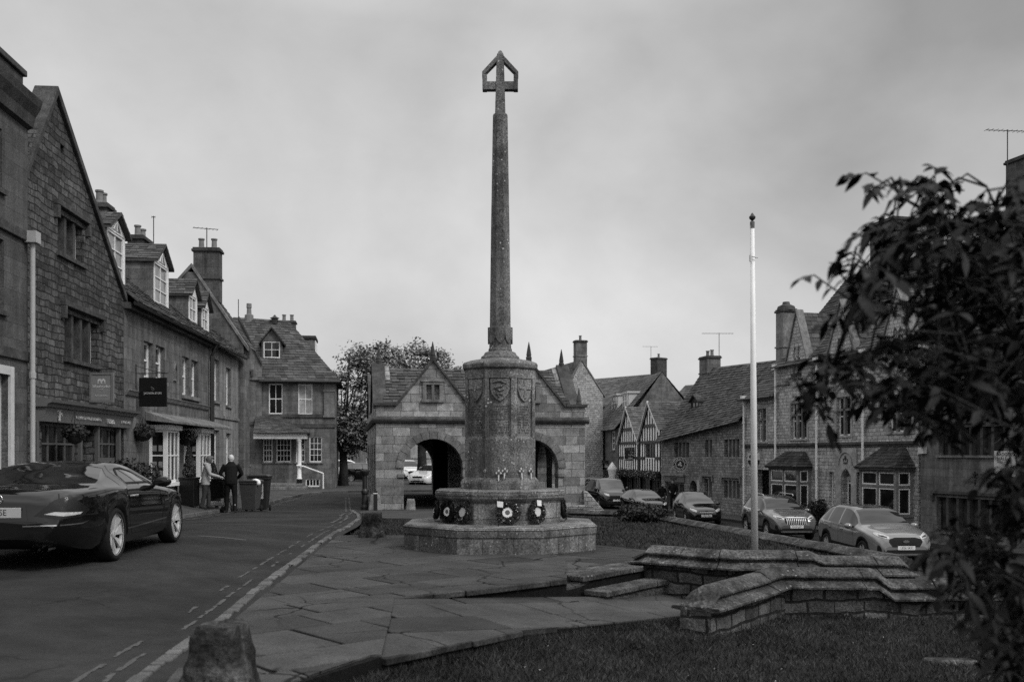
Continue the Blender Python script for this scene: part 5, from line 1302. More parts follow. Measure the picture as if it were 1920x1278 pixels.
# ------------------------------------------------------------------ bollards and guard stones
def stone_bollard(label, loc, w_, h, seed, mat='dressed'):
    o = thing('stone_bollard', label, 'bollard', loc, rng.uniform(-.2, .2), 'stone bollards along the kerb')
    bm = bmesh.new(); bmesh.ops.create_cube(bm, size=1); bmesh.ops.subdivide_edges(bm, edges=bm.edges, cuts=9, use_grid_fill=True)
    for v in bm.verts:
        t = v.co.z + .5; k = 1 - .27 * t - .10 * max(0, t - .78) / .22; q = v.co.copy()
        r_ = math.hypot(q.x, q.y); f = .5 / max(r_, .5) if r_ > .5 else 1; f = f * .35 + .65
        v.co = Vector((q.x * w_ * k * f, q.y * w_ * k * f, t * h - .05))
        n = (.62 if mat != 'bollard' else 1) * noise.fractal((q.x * 2.2 + seed, q.y * 2.2, q.z * 2.2), 1.0, 2.0, 4); v.co += Vector((q.x, q.y, .3 * q.z)).normalized() * n * .05
    me = bpy.data.meshes.new('stone_body'); bm.to_mesh(me); bm.free(); me.polygons.foreach_set('use_smooth', [True] * len(me.polygons)); me.materials.append(M[mat]); me.uv_layers.new(name='UVMap')
    b = bpy.data.objects.new('stone_body', me); col.objects.link(b); b.parent = o
    return o
M['bollard'] = stone('bollard_stone', .022, .085, None, speck=.5, bump=1.8, blotch=.9, grain=24, dark=.97, fcon=.85)
stone_bollard('large mossy stone bollard nearest the camera at the kerb corner', (-1.765, 5.98, 0), .43, .47, 3, 'bollard')
stone_bollard('weathered stone bollard between the kerb and the memorial step', (-2.43, 17.2, 0), .46, .47, 7, 'bollard')
pz = at(770, 962, 34.5); stone_bollard('small pale guard stone inside the left market hall arch', (pz.x, 34.5, base(34.5)), .36, .45, 9, 'dressed')
pz = at(703, 955, 34.6); stone_bollard('rounded guard stone against the left market hall corner', (pz.x, 34.6, base(34.6)), .5, .6, 11, 'dressed')
pz = at(684, 953, 34.8); o = thing('iron_bollard', 'tall black cast iron bollard with broad cap beside the market hall', 'bollard', (pz.x, 34.8, base(34.8)))
MB().lathe([(.15, -.1), (.15, .12), (.12, .2), (.1, .55), (.13, .6), (.13, .68), (.09, .75), (.085, 1.2), (.14, 1.28), (.17, 1.36), (.17, 1.4), (.05, 1.42)], 14).build('post', 'iron', o)
o2 = thing('hoop_rail', 'low curved black hoop rail beside the tall iron bollard', 'rail', (pz.x + .35, 35.3, base(35)), R(80))
MB().tube([(-.6, 0, -.1), (-.58, 0, .45), (-.4, 0, .66), (-.1, 0, .74), (.3, 0, .74), (.6, 0, .6), (.7, 0, -.1)], .03, 8).build('rail', 'iron', o2)
pz = at(704, 960, 32.6); o = thing('post', 'slim square black post with a white band by the hall corner', 'post', (pz.x, 32.6, base(32.6)))
MB().box(-.06, .06, -.06, .06, -.1, .66, .004).build('post_body', 'iron', o); MB().box(-.063, .063, -.063, .063, .57, .6).build('band', 'white', o)
pz = at(1068, 972, 17.2); o = thing('garden_hose', 'black bent tube end curling out from behind the memorial step', 'tube', (pz.x, 17.3, .0), 0)
MB().tube([(-.12, 0, .1), (-.1, 0, .3), (-.02, 0, .36), (.06, 0, .33), (.1, 0, .24), (.0, -.02, .2), (-.06, -.02, .22), (.12, -.04, .2), (.28, -.06, .24), (.38, -.06, .2), (.43, -.06, .1), (.44, -.06, -.02)], .026, 8).build('tube', 'rubber', o, True)
o = thing('stone_block', 'flat worn stone slab lying in the front lawn grass', 'stone', (4.0, 9.0, zlawnf(4.0, 9.0)), R(-4)); MB().box(-.24, .24, -.09, .09, -.05, .05, .012).build('slab', 'coping', o, bevel=.025)
p = at(1210, 978, 23.2); shrub('bush', 'low dark evergreen bush at the end of the retaining wall', 'bush', (p.x - .05, 23.4, -.22), (.62, .5), .5, 3000, .04, seed=9)
# ------------------------------------------------------------------ trees
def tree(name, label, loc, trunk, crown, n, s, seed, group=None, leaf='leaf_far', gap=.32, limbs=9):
    """crown: list of (centre, radii) lobes; leaves scattered in clumps through them"""
    rr = random.Random(seed); o = thing(name, label, 'tree', loc, 0, group)
    h, r = trunk; mb = MB(); mb.tube([(0, 0, -.3), (.05, 0, h * .5), (0, .05, h)], [r * 1.25, r * .9, r * .75], 10); mb.build('trunk', 'bark', o, True)
    lm = MB(); cl = []
    for c, rad in crown:
        for k in range(limbs):
            v = Vector((rr.gauss(0, 1), rr.gauss(0, 1), rr.gauss(.25, 1))).normalized(); e = Vector(c) + Vector((v.x * rad[0], v.y * rad[1], v.z * rad[2])) * rr.uniform(.45, .95)
            m = Vector((0, 0, h * .95)).lerp(e, .5) + Vector((rr.gauss(0, .3), rr.gauss(0, .3), rr.gauss(0, .3))); lm.tube([(0, 0, h * .9), m, e], [r * .35, r * .18, .025], 6)
        V = rad[0] * rad[1] * rad[2]; m = int(limbs * 7)
        for k in range(m):
            v = Vector((rr.gauss(0, 1), rr.gauss(0, 1), rr.gauss(0, 1))).normalized() * (rr.random() ** .4); cl.append((Vector(c) + Vector((v.x * rad[0], v.y * rad[1], v.z * rad[2])), min(rad) * rr.uniform(.14, .3)))
    lm.build('limb', 'bark', o, True)
    mb = MB()
    for k in range(n):
        c, q = rr.choice(cl); v = Vector((rr.gauss(0, 1), rr.gauss(0, 1), rr.gauss(0, .7))); p = c + v * q * .75
        leafquad(mb, p, (v.x * .4, v.y * .4, 1), s * rr.uniform(.6, 1.3), rr)
    mb.build('crown', leaf, o, fix=False); return o
tz = -.62
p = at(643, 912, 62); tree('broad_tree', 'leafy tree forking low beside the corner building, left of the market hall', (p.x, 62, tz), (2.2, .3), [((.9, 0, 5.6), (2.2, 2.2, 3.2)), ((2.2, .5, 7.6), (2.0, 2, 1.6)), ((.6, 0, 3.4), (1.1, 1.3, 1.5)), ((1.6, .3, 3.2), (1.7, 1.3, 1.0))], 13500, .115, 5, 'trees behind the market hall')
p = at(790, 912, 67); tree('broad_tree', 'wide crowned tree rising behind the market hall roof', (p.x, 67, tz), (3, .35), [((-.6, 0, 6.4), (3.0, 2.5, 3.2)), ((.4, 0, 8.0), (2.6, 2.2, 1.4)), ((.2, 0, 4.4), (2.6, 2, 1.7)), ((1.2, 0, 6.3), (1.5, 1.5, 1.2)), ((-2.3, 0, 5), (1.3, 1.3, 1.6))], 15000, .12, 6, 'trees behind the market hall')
# ------------------------------------------------------------------ right-hand fronts
def stone_bay(parent, F, u0, u1, zb, z0, z1, zt, proj=.75, mat='dressed', lights=2):
    """square stone bay window with a hipped stone roof"""
    mb = MB(); w_ = .13
    for x in (u0, u1 - w_): mb.box(x, x + w_, -proj, -proj + w_, z0, z1); mb.box(x, x + w_, -w_, -.002, z0, z1)
    for k in range(1, lights): x = u0 + (u1 - u0) * k / lights; mb.box(x - .06, x + .06, -proj + .005, -proj + .12, z0, z1)
    mb.box(u0 - .03, u1 + .03, -proj - .03, -.002, z1, z1 + .16); mb.box(u0 - .04, u1 + .04, -proj - .05, -.002, z0 - .12, z0)
    zt_ = z0 + (z1 - z0) * .62
    mb.box(u0 + w_, u1 - w_, -proj + .01, -proj + .11, zt_, zt_ + .1)
    for x in (u0 + .01, u1 - .12): mb.box(x, x + .11, -proj + w_, -w_, zt_ + .001, zt_ + .099)
    mb.box(u0, u1, -proj, -.002, zb, z0 - .12)
    o = mb.build('bay_window', mat, parent, bevel=.01)
    MB().quad((u0 + .06, -proj + .07, z0), (u1 - .06, -proj + .07, z0), (u1 - .06, -proj + .07, z1), (u0 + .06, -proj + .07, z1)).quad((u0 + .06, -proj + .08, z0), (u0 + .06, -.01, z0), (u0 + .06, -.01, z1), (u0 + .06, -proj + .08, z1)).quad((u1 - .06, -proj + .08, z0), (u1 - .06, -.01, z0), (u1 - .06, -.01, z1), (u1 - .06, -proj + .08, z1)).build('pane', 'glass', o, fix=False)
    fr = MB()
    def fr_rect(P, a, b, c, d):
        for q in ((a, a + .05, c, d), (b - .05, b, c, d), (a + .05, b - .05, c, c + .05), (a + .05, b - .05, d - .05, d)): P(*q)
    for za_, zc_ in ((z0 + .01, zt_ - .01), (zt_ + .11, z1 - .01)):
        for k in range(lights):
            a = u0 + (u1 - u0) * k / lights + (.07 if k else w_) ; b = u0 + (u1 - u0) * (k + 1) / lights - (.07 if k < lights - 1 else w_)
            fr_rect(lambda x0, x1, q0, q1: fr.box(x0, x1, -proj + .035, -proj + .065, q0, q1), a, b, za_, zc_)
        fr_rect(lambda x0, x1, q0, q1: fr.box(u1 - .055, u1 - .03, x0, x1, q0, q1), -proj + w_ + .01, -w_ - .01, za_, zc_)
    fr.build('window_frame', 'white', o)
    rf = MB(); ov = .16; A = (u0 - ov, -proj - ov, z1 + .165); B = (u1 + ov, -proj - ov, z1 + .165); C_ = (u1 - .45, -.05, zt); D_ = (u0 + .45, -.05, zt)
    rf.slates(A, B, C_, D_, .18, (.2, .35), .03, 5); rf.slates(B, (u1 + ov, -.02, z1 + .165), C_, C_, .18, (.2, .3), .03, 6); rf.slates((u0 - ov, -.02, z1 + .165), A, D_, D_, .18, (.2, .3), .03, 7)
    rf.box(u0 - ov + .02, u1 + ov - .02, -proj - ov + .02, -.03, z1 + .08, z1 + .163).build('bay_roof', 'slate_dark', o)
    return o
def gableroof(mb, u0, uc_, u1, ze, za_, y0, y1, seed, ch=.22):
    mb.slates((u0, y0, ze), (u0, y1, ze), (uc_, y1, za_), (uc_, y0, za_), ch, (.25, .45), .03, seed); mb.slates((u1, y1, ze), (u1, y0, ze), (uc_, y0, za_), (uc_, y1, za_), ch, (.25, .45), .03, seed + 1); return mb
def copings(mb, c, za_, u0, u1, ze, y0=-.08, y1=.34, th=.14):
    for (ux) in (u0, u1):
        p, q = (c, za_), (ux, ze)
        mb.hexa([(p[0], y0, p[1] - th), (q[0], y0, q[1] - th), (q[0], y1, q[1] - th), (p[0], y1, p[1] - th), (p[0], y0, p[1]), (q[0], y0, q[1]), (q[0], y1, q[1]), (p[0], y1, p[1])])
    return mb
# --- gabled stone office with pale downpipes
G4 = Frame(P2(1395, 52), P2(1722, 38.4)); T4r = G4.thing('stone_office', 'rock faced stone building with small gables, pale downpipes and two bay windows', 'building')
gz = lambda u: zl(*G4.world(u, 0, 0)[:2]) + .1
ux = lambda px: G4.px(px, 850)[0]
zeL = G4.px(1425, 744)[1]; zeM = 5.75; um = ux(1456)
g1 = (ux(1494), G4.px(1494, 586)[1], .95); g2 = (ux(1577), G4.px(1577, 566)[1], 1.05); g3 = (ux(1683), G4.px(1683, 540)[1], 1.05)
w1 = [G4.rect(1421, 1437, 766, 827), G4.rect(1483, 1513, 755, 822), G4.rect(1569, 1595, 744, 816), G4.rect(1666, 1710, 739, 809)]
lan = []
for (c, za_, hw_), (yt, yb, pc) in zip((g1, g2, g3), ((648, 699, 1494), (632, 690, 1577), (612, 678, 1683))):
    zt_, zb_ = G4.px(pc, yt)[1], G4.px(pc, yb)[1]
    lan += [(c - .3, c - .05, zb_, zt_), (c + .05, c + .3, zb_, zt_)]
dr = G4.rect(1579, 1597, 880, 949); dr = (dr[0], dr[1], -1.85, dr[3]); s1 = G4.rect(1555, 1563, 884, 948); s2 = G4.rect(1604, 1614, 884, 948)
dw = (ux(1418), ux(1446), -1.95, G4.px(1432, 880)[1])
by1 = (ux(1466) , ux(1521)); by2 = (ux(1643), ux(1713)); bz0, bz1, bzt = G4.px(1690, 962)[1], G4.px(1690, 884)[1], G4.px(1690, 838)[1]
top = [(G4.L, zeM)]
for c, za_, hw_ in (g3, g2, g1): top += [(c + hw_, zeM), (c, za_), (c - hw_, zeM)]
top += [(um, zeM), (um, zeL), (0, zeL)]
zb = -2.4
holes = [rl(r) for r in w1] + [archl(a, b, z0, z1 - .18, z1, 8, True) for a, b, z0, z1 in lan] + [archl(dr[0], dr[1], dr[2], dr[3] - .3, dr[3], 8, True), rl(s1), rl(s2), rl(dw)] + [rl((a + .15, b - .15, bz0, bz1)) for a, b in (by1, by2)]
mb = MB().wall([(0, zb), (G4.L, zb)] + top, holes, 0, .35); mb.quad((0, .35, zb), (0, 9, zb), (0, 9, zeL), (0, .35, zeL)).quad((um, .35, zeL), (um, 9, zeL), (um, 9, zeM), (um, .35, zeM)).quad((G4.L, .35, zb), (G4.L, 9, zb), (G4.L, 9, zeM), (G4.L, .35, zeM)).quad((0, 9, zb), (G4.L, 9, zb), (G4.L, 9, zeM), (0, 9, zeM))
mb.build('wall', 'rubblepale', T4r)
for i, r in enumerate(w1):
    nx = (2, 3, 2, 3)[i]; o = win(T4r, r, nx, 2, 'white', 'glass', .14, .05, .03, mid=1, mull=nx)
    surround(MB(), r, .16, .03).build('window_surround', 'dressed_pale', o, bevel=.01); z = r[2] + (r[3] - r[2]) * .64; MB().box(r[0], r[1], .03, .16, z, z + .1).build('transom', 'dressed', o)
for r in lan: win(T4r, (r[0], r[1], r[2], r[3] - .05), 1, 2, 'white', 'glass_blind', .1, .04, .03)
for k in (0, 2, 4): MB().box(lan[k][0] - .12, lan[k + 1][1] + .12, -.08, .02, lan[k][2] - .14, lan[k][2] - .003).build('window_sill', 'dressed_dark', T4r)
copings(MB(), g1[0], g1[1] + .16, g1[0] - g1[2] - .1, g1[0] + g1[2] + .1, zeM - .02).build('gable_coping', 'dressed', T4r, bevel=.015)
copings(MB(), g2[0], g2[1] + .16, g2[0] - g2[2] - .1, g2[0] + g2[2] + .1, zeM - .02).build('gable_coping', 'dressed', T4r, bevel=.015)
copings(MB(), g3[0], g3[1] + .16, g3[0] - g3[2] - .1, g3[0] + g3[2] + .1, zeM - .02).build('gable_coping', 'dressed', T4r, bevel=.015)
rf = MB(); RDp, RZ4 = 2.6, 7.95
rf.slates((um - .1, -.3, zeM - .1), (G4.L, -.3, zeM - .1), (G4.L, RDp, RZ4), (um - .1, RDp, RZ4), .24, (.26, .5), .035, 101); rf.slates((G4.L, 5.4, zeM), (um - .1, 5.4, zeM), (um - .1, RDp, RZ4), (G4.L, RDp, RZ4), .5, (.5, .9), .03, 102)
bk = MB(); ba, bb_ = G4.px(1527, 594, 3.0), G4.px(1592, 518, 5.6); bzr = bb_[1]
bk.slates((ba[0], 3.0, ba[1] - .1), (G4.L + .5, 3.0, ba[1] - .1), (G4.L + .5, 5.6, bzr), (bb_[0], 5.6, bzr), .24, (.26, .5), .035, 105); bk.slates((ba[0] - .0, 8.6, ba[1] - .1), (ba[0], 3.0, ba[1] - .1), (bb_[0], 5.6, bzr), (bb_[0], 5.6, bzr), .24, (.26, .5), .035, 106); bk.slates((G4.L + .5, 8.6, ba[1]), (ba[0], 8.6, ba[1]), (bb_[0], 5.6, bzr), (G4.L + .5, 5.6, bzr), .5, (.5, .9), .03, 107)
bk.build('rear_roof', 'slate_dark', T4r); MB().box(ba[0] + .2, G4.L + .3, 3.2, 8.4, zeM - 3, ba[1] - .12).build('rear_wall', 'rubble', T4r)
for i, (c, za_, hw_) in enumerate((g1, g2, g3)): gableroof(rf, c - hw_ - .08, c, c + hw_ + .08, zeM - .1, za_ + .02, .34, 3.4, 110 + i * 3)
rf.slates((-.1, -.3, zeL - .1), (um, -.3, zeL - .1), (um, 4.2, zeL + 3.2), (-.1, 4.2, zeL + 3.2), .24, (.26, .5), .035, 103); rf.build('roof', 'slate', T4r)
mb = MB().prism([(.35, zeM), (5.2, zeM), (RDp, RZ4 - .05)], um, um + .3, 'x'); mb.build('end_gable', 'rubble', T4r)
MB().box(-.05, G4.L, -.12, -.001, 1.84, 1.95).box(-.05, G4.L, -.07, -.001, 1.76, 1.838).build('string_course', 'dressed_dark', T4r)
for px in (1399, 1458.5, 1536, 1623):
    u = ux(px); zt_ = zeL - .1 if px < 1450 else zeM - .15
    MB().tube([(u, -.14, zb + .4), (u, -.14, zt_)], .055, 8).box(u - .13, u + .13, -.27, -.02, zt_ - .02, zt_ + .24).lathe([(.075, 0), (.075, .1)], 8, (u, -.14, 3.0)).lathe([(.075, 0), (.075, .1)], 8, (u, -.14, .7)).build('downpipe', 'white', T4r)
MB().tube([(0, -.36, zeL - .08), (um, -.36, zeL - .08)], .07, 8).build('gutter', 'iron', T4r)
stone_bay(T4r, G4, by1[0], by1[1], zb, bz0 - .1, bz1 - .05, bzt - .15, .7); stone_bay(T4r, G4, by2[0], by2[1], zb, bz0, bz1, bzt, .8)
u, z = G4.px(1474, 586, 1.6); chimney(T4r, u, 1.6, 5.4, z, .75, .75, 'dressed', 0); o = MB().lathe([(.5, z + .1), (.42, z + .32), (.2, z + .42), (.17, z + .55), (.12, z + .56)], 12, (u, 1.6, 0)).build('chimney_pot', 'dressed_dark', T4r)
o = MB().box(dr[0], dr[1], .3, .36, dr[2], dr[3]).build('door', 'dark', T4r); MB().box(dr[0] + .1, dr[1] - .1, .28, .31, dr[3] - .5, dr[3] - .1).build('pane', 'glass_curtain', o); MB().box(dr[0], dr[0] + .07, .27, .299, dr[2], dr[3] - .3).box(dr[0] + .071, dr[1], .27, .299, dr[3] - .62, dr[3] - .55).build('door_frame', 'white', o)
for r in (s1, s2): win(T4r, r, 1, 2, 'white', 'glass', .14, .05, .03)
pc_ = (dr[0] + dr[1]) / 2; ha = dr[3] + .35
surr = MB().wall([(dr[0] - .42, -2), (dr[0] - .42, 1.7), (dr[1] + .42, 1.7), (dr[1] + .42, -2), (dr[1] + .02, -2)] + [(dr[1] + .02, dr[3] - .3)] + archl(dr[0] - .02, dr[1] + .02, -2, dr[3] - .3, dr[3] + .05, 8, True)[3:-1] + [(dr[0] - .02, dr[3] - .3), (dr[0] - .02, -2)], (), -.06, .058); surr.build('door_surround', 'dressed_pale', T4r)
mb = MB()
mb.tube([(pc_ - .13, -.075, 1.05), (pc_ + .13, -.075, 1.05)], .03, 6).tube([(pc_ - .13, -.075, 1.08), (pc_ - .17, -.075, 1.2), (pc_ - .06, -.075, 1.25), (pc_, -.075, 1.16), (pc_ + .06, -.075, 1.25), (pc_ + .17, -.075, 1.2), (pc_ + .13, -.075, 1.08)], .022, 6).box(pc_ - .015, pc_ + .015, -.1, -.06, 1.24, 1.36).box(pc_ - .05, pc_ + .05, -.1, -.06, 1.29, 1.32)
mb.build('crown_emblem', 'dressed_dark', T4r)
MB().tube([(pc_ + .5 * math.cos(t), -.075, .95 + .55 * math.sin(t)) for t in [math.pi * k / 14 for k in range(15)]], .025, 6).build('carved_arch', 'dressed', T4r)
MB().box(dw[0], dw[1], 1.5, 1.55, dw[2], dw[3]).build('passage', 'interior', T4r)
MB().box(dw[1] + .04, dw[1] + .5, -.06, -.002, .05, .75).build('notice_board', 'offwhite', T4r); o = MB().box(dw[1] + .04, dw[1] + .5, -.06, -.002, -.48, -.12).build('notice_board', 'offwhite', T4r)
MB().box(dw[1] + .06, dw[1] + .27, -.066, -.061, -.45, -.15).build('notice_panel', 'black', o); text('i', .3, o, (dw[1] + .17, -.07, -.31), 'letter')
o2 = [c for c in kids(T4r) if c.name.startswith('notice_board')][0]
text('Information', .09, o2, (dw[1] + .27, -.063, .62), 'letter_dark', sx=.8); MB().box(dw[1] + .17, dw[1] + .37, -.064, -.0605, .26, .5).box(dw[1] + .1, dw[1] + .44, -.064, -.0605, .1, .17).build('notice_panel', 'lead', o2)
p = at(1413.5, 861, 50.2); sgn_ = thing('hanging_sign', 'pale square sign with a dark half disc, hanging behind the flagpole', 'sign', p, R(-4))
MB().box(-.3, .3, -.02, .02, -.1, .32).build('sign_board', 'offwhite', sgn_); MB().prism([(.3 * math.cos(t), -.03 + .36 * math.sin(t)) for t in [math.pi + math.pi * k / 14 for k in range(15)]], -.03, .03).build('half_disc', 'black', sgn_); MB().lathe([(.09, -.03), (.09, .03)], 14, (-.16, 0, .14), 0, 'y').build('dot', 'black', sgn_)
MB().tube([(-.45, 0, .5), (.55, 0, .5)], .018, 6).tube([(.45, 0, .6), (.45, 0, -.5)], .018, 6).tube([(-.2, 0, .5), (-.2, 0, .3)], .01, 5).tube([(.2, 0, .5), (.2, 0, .3)], .01, 5).build('bracket', 'iron', sgn_)
pl = G4.world(ux(1545), -.4, -1.75); shrub('potted_shrub', 'leafy climbing shrub left of the arched office door', 'shrub', pl, (.75, .4), 1.15, 900, .07, seed=15)
pl = G4.world(ux(1606), -.4, -1.72); shrub('potted_shrub', 'small low shrub right of the arched office door', 'shrub', pl, (.5, .3), .8, 400, .06, seed=16)
# --- mullioned house at the frame edge
G5 = Frame((15.80, 38.15), (19.9, 23.8)); T5r = G5.thing('mullioned_house', 'dark stone house with long mullioned windows behind the foreground branches', 'house')
ub = lambda px: G5.px(px, 850)[0]
wu5 = G5.rect(1760, 1882, 800, 853); wl5 = (ub(1756), ub(1878), G5.px(1815, 1000)[1], G5.px(1815, 934)[1]); ze5 = G5.px(1760, 735)[1]
wr5 = (G5.L - 1.6, G5.L - .5, 2.0, 3.5); dr5 = (G5.L - 1.5, G5.L - .5, -2.0, .3)
mb = MB().wall([(0, -2.4), (G5.L, -2.4), (G5.L, ze5), (0, ze5)], [rl(wu5), rl(wl5)], 0, .4); shell(mb, G5.L, 8, -2.4, ze5, .4); mb.build('wall', 'ashlar', T5r)
win(T5r, wu5, 6, 1, 'dark', 'glass', .2, .04, .02, mull=6, mullm='dressed_dark', hood='dressed_dark', sill='dressed'); win(T5r, wl5, 6, 1, 'dark', 'glass', .2, .04, .02, mull=6, mullm='dressed_dark', hood='dressed_dark', sill='dressed')
MB().box(0, G5.L, -.22, .0, ze5 - .16, ze5 - .01).build('eaves_course', 'dressed_dark', T5r)
rf = MB().slates((-.1, -.35, ze5), (G5.L, -.35, ze5), (G5.L, 4.2, 9.6), (-.1, 4.2, 9.6), .24, (.26, .5), .035, 131); rf.slates((G5.L, 8.4, ze5), (-.1, 8.4, ze5), (-.1, 4.2, 9.6), (G5.L, 4.2, 9.6), .5, (.5, .9), .03, 132)
rf.build('roof', 'slate_dark', T5r)
for xa in (-.02, G5.L - .3): MB().prism([(.4, ze5), (8, ze5), (4.2, 9.55)], xa, xa + .32, 'x').build('end_gable', 'ashlar_dark', T5r)
u, z = G4.px(1668, 420, 5.6); chimney(T4r, u, 5.6, 9.0, z, 1.9, .9, 'ashlar_dark', 0)
u, z = G5.px(1935, 300, 4.2); chimney(T5r, u, 4.2, 9.0, z, 1.7, .9, 'ashlar_dark', 0)
p = G5.world(u, 4.2, 0); pa = at(1889, 300, p.y - .6); aerial('aerial', 'tall bare television aerial beside the upper right chimney', (pa.x, pa.y, pa.z - .4), 1.55, .15, 1.5, 9)
MB().box(.05, .35, -.16, -.002, G5.px(1722, 850)[1], G5.px(1722, 838)[1]).build('alarm_box', 'offwhite', T5r)
u0_, zc_ = G5.px(1829, 890); MB().box(u0_ - .02, u0_ + .02, -.05, -.002, zc_ - .35, zc_ + .12).box(u0_ - .12, u0_ + .12, -.048, -.003, zc_ + .02, zc_ + .06).build('wall_cross', 'iron', T5r)
p = at(1884, 869, 33.0); sgn_ = thing('hanging_sign', 'white rectangular tea room sign hanging among the branches at right', 'sign', p, R(-3))
MB().box(-.34, .34, -.025, .025, -.43, .43).build('sign_board', 'offwhite', sgn_)
text('BADGERS', .155, sgn_, (0, -.028, .31), 'letter_dark', sx=.84); text('HALL', .155, sgn_, (-.1, -.028, .17), 'letter_dark', sx=.9); text('TEA ROOM', .05, sgn_, (-.12, -.028, -.38), 'letter_dark')
MB().box(-.28, .1, -.028, -.0255, .07, .075).box(-.28, .0, -.028, -.0255, .04, .045).build('rule', 'letter_dark', sgn_)
mb = MB().tube([(-.1, 0, .55), (1.0, 0, .55)], .025, 6).tube([(.2, 0, .55), (.2, 0, .43)], .012, 5).tube([(-.2, 0, .55), (-.2, 0, .43)], .012, 5).tube([(-.45, 0, .6), (-.1, 0, .85)], .01, 5).box(.3, .9, -.03, .03, .56, .62)
mb.lathe([(.06, .62), (.1, .68), (.07, .74), (.16, .92), (.12, .93)], 10, (.45, 0, 0)).build('bracket', 'iron', sgn_)
# --- long roofed cottage
G3 = Frame(P2(1240, 64), P2(1395, 52)); T3r = G3.thing('stone_cottage', 'long low stone cottage under a tall mossy stone slate roof', 'house')
zl_, zr_ = G3.px(1240, 826)[1], G3.px(1395, 786)[1]
uw3 = [G3.rect(1264, 1292, 829, 857), G3.rect(1322, 1335, 824, 856), G3.rect(1358, 1386, 823, 856)]; lw3 = [G3.rect(1320, 1335, 897, 931), G3.rect(1357, 1387, 900, 933)]
dsh = G3.rect(1247, 1283, 903, 950); dsh = (dsh[0], dsh[1], -2.05, dsh[3]); arc3 = G3.rect(1293, 1307, 900, 935); arc3 = (arc3[0], arc3[1], -2.0, arc3[3])
mb = MB().wall([(0, -2.5), (G3.L, -2.5), (G3.L, zr_), (0, zl_)], [rl(r) for r in uw3 + lw3] + [rl(dsh), archl(arc3[0], arc3[1], arc3[2], arc3[3] - .5, arc3[3], 8)], 0, .4); shell(mb, G3.L, 6, -2.5, zl_, .4); mb.build('wall', 'rubble', T3r)
for i, r in enumerate(uw3): win(T3r, r, (4, 2, 4)[i], 1, 'dark', 'glass', .2, .03, .03, mull=(4, 2, 4)[i], mullm='dressed')
for i, r in enumerate(lw3): win(T3r, r, (2, 4)[i], 1, 'dark', 'glass', .2, .03, .03, mull=(2, 4)[i], mullm='dressed', hood='dressed')
o = win(T3r, dsh, 3, 1, 'sage', 'glass', .1, .12, .14, name='shopfront'); MB().box(dsh[0] - .1, dsh[1] + .1, -.05, -.002, dsh[3] + .01, dsh[3] + .36).build('fascia', 'sage', o); text('DELICATESSEN', .2, o, ((dsh[0] + dsh[1]) / 2, -.056, dsh[3] + .18), 'letter_dark', sx=.9)
MB().box(dsh[0] - .2, dsh[1] + .2, -.16, -.002, dsh[3] + .38, dsh[3] + .48).build('hood_mould', 'dressed', T3r)
MB().box(arc3[0], arc3[1], .38, .44, arc3[2], arc3[3]).build('door', 'dark', T3r); MB().box(arc3[1] + .12, arc3[1] + .45, -.06, -.002, -1.6, -.1).build('menu_board', 'dressed_pale', T3r)
RD3 = 3.1; zR0, zR1 = G3.px(1316, 692, RD3)[1], G3.px(1440, 681, RD3)[1]
rf = MB().slates((-.15, -.4, zl_ - .12), (G3.L + .05, -.4, zr_ - .12), (G3.L + .05, RD3, zR1), (-.15, RD3, zR0), .23, (.25, .48), .05, 141); rf.slates((G3.L, 6.4, zl_), (-.15, 6.4, zl_), (-.15, RD3, zR0), (G3.L, RD3, zR1), .5, (.5, .9), .03, 142); rf.build('roof', 'slate', T3r)
MB().prism([(.4, zl_), (6, zl_), (RD3, zR0 - .06)], -.05, .25, 'x').build('end_gable', 'rubble', T3r)
dd = G3.rect(1296, 1309, 753, 779, 1.0); o = dormer(T3r, dd, G3.px(1303, 750, 1.0)[1] + .25, 1.0, 2.2, 'ashlar', 'dark', 2, 3, 'slate', 'glass', 151, 'dark', False); MB().box(dd[0] - .1, dd[1] + .1, .9, 1.0, dd[2] - .16, dd[2] - .07).build('sill', 'offwhite', o)
u, z = G3.px(1331, 673, RD3); chimney(T3r, u, RD3, zR0 - 1.2, z, 1.35, .9, 'ashlar', 2, potm='dressed'); p = G3.world(u, RD3, 0); aerial('aerial', 'wide comb aerial on the two pot chimney of the long cottage', (p.x + .6, p.y, z + .2), 1.5, .1, 1.9, 11)
p = at(1275, 870, 59.2); sgn_ = thing('round_sign', 'round black hanging sign with pale rings above the cottage shop door', 'sign', p, R(-6))
MB().lathe([(.43, -.03), (.43, .03)], 28, (0, 0, 0), 0, 'y').build('sign_board', 'black', sgn_)
def ring_(r0, r1, y, n=28): return MB().wall([(r1 * math.cos(t), r1 * math.sin(t)) for t in [6.2832 * k / n for k in range(n)]], [[(r0 * math.cos(t), r0 * math.sin(t)) for t in [6.2832 * k / n for k in range(n)]]], y, .006)
ring_(.25, .28, -.037).build('ring', 'letter', sgn_); ring_(.4, .43, -.037).build('ring', 'letter', sgn_)
mb = MB()
for k in range(9): t = k * .7; mb.lathe([(.045, -.04), (.045, -.034)], 8, (.1 * math.cos(t) * (k % 3) / 2, 0, .12 * math.sin(t) * (k % 3) / 2), 0, 'y')
mb.build('emblem', 'letter', sgn_)
mb = MB()
for k in range(22):
    t = 6.2832 * k / 22
    if abs(math.sin(t)) > .2: mb.obox((.335 * math.cos(t), 0), 0, .02, .036, 0, 0) if False else mb.box(.335 * math.cos(t) - .018, .335 * math.cos(t) + .018, -.037, -.031, .335 * math.sin(t) - .03, .335 * math.sin(t) + .03)
mb.build('lettering', 'letter', sgn_)
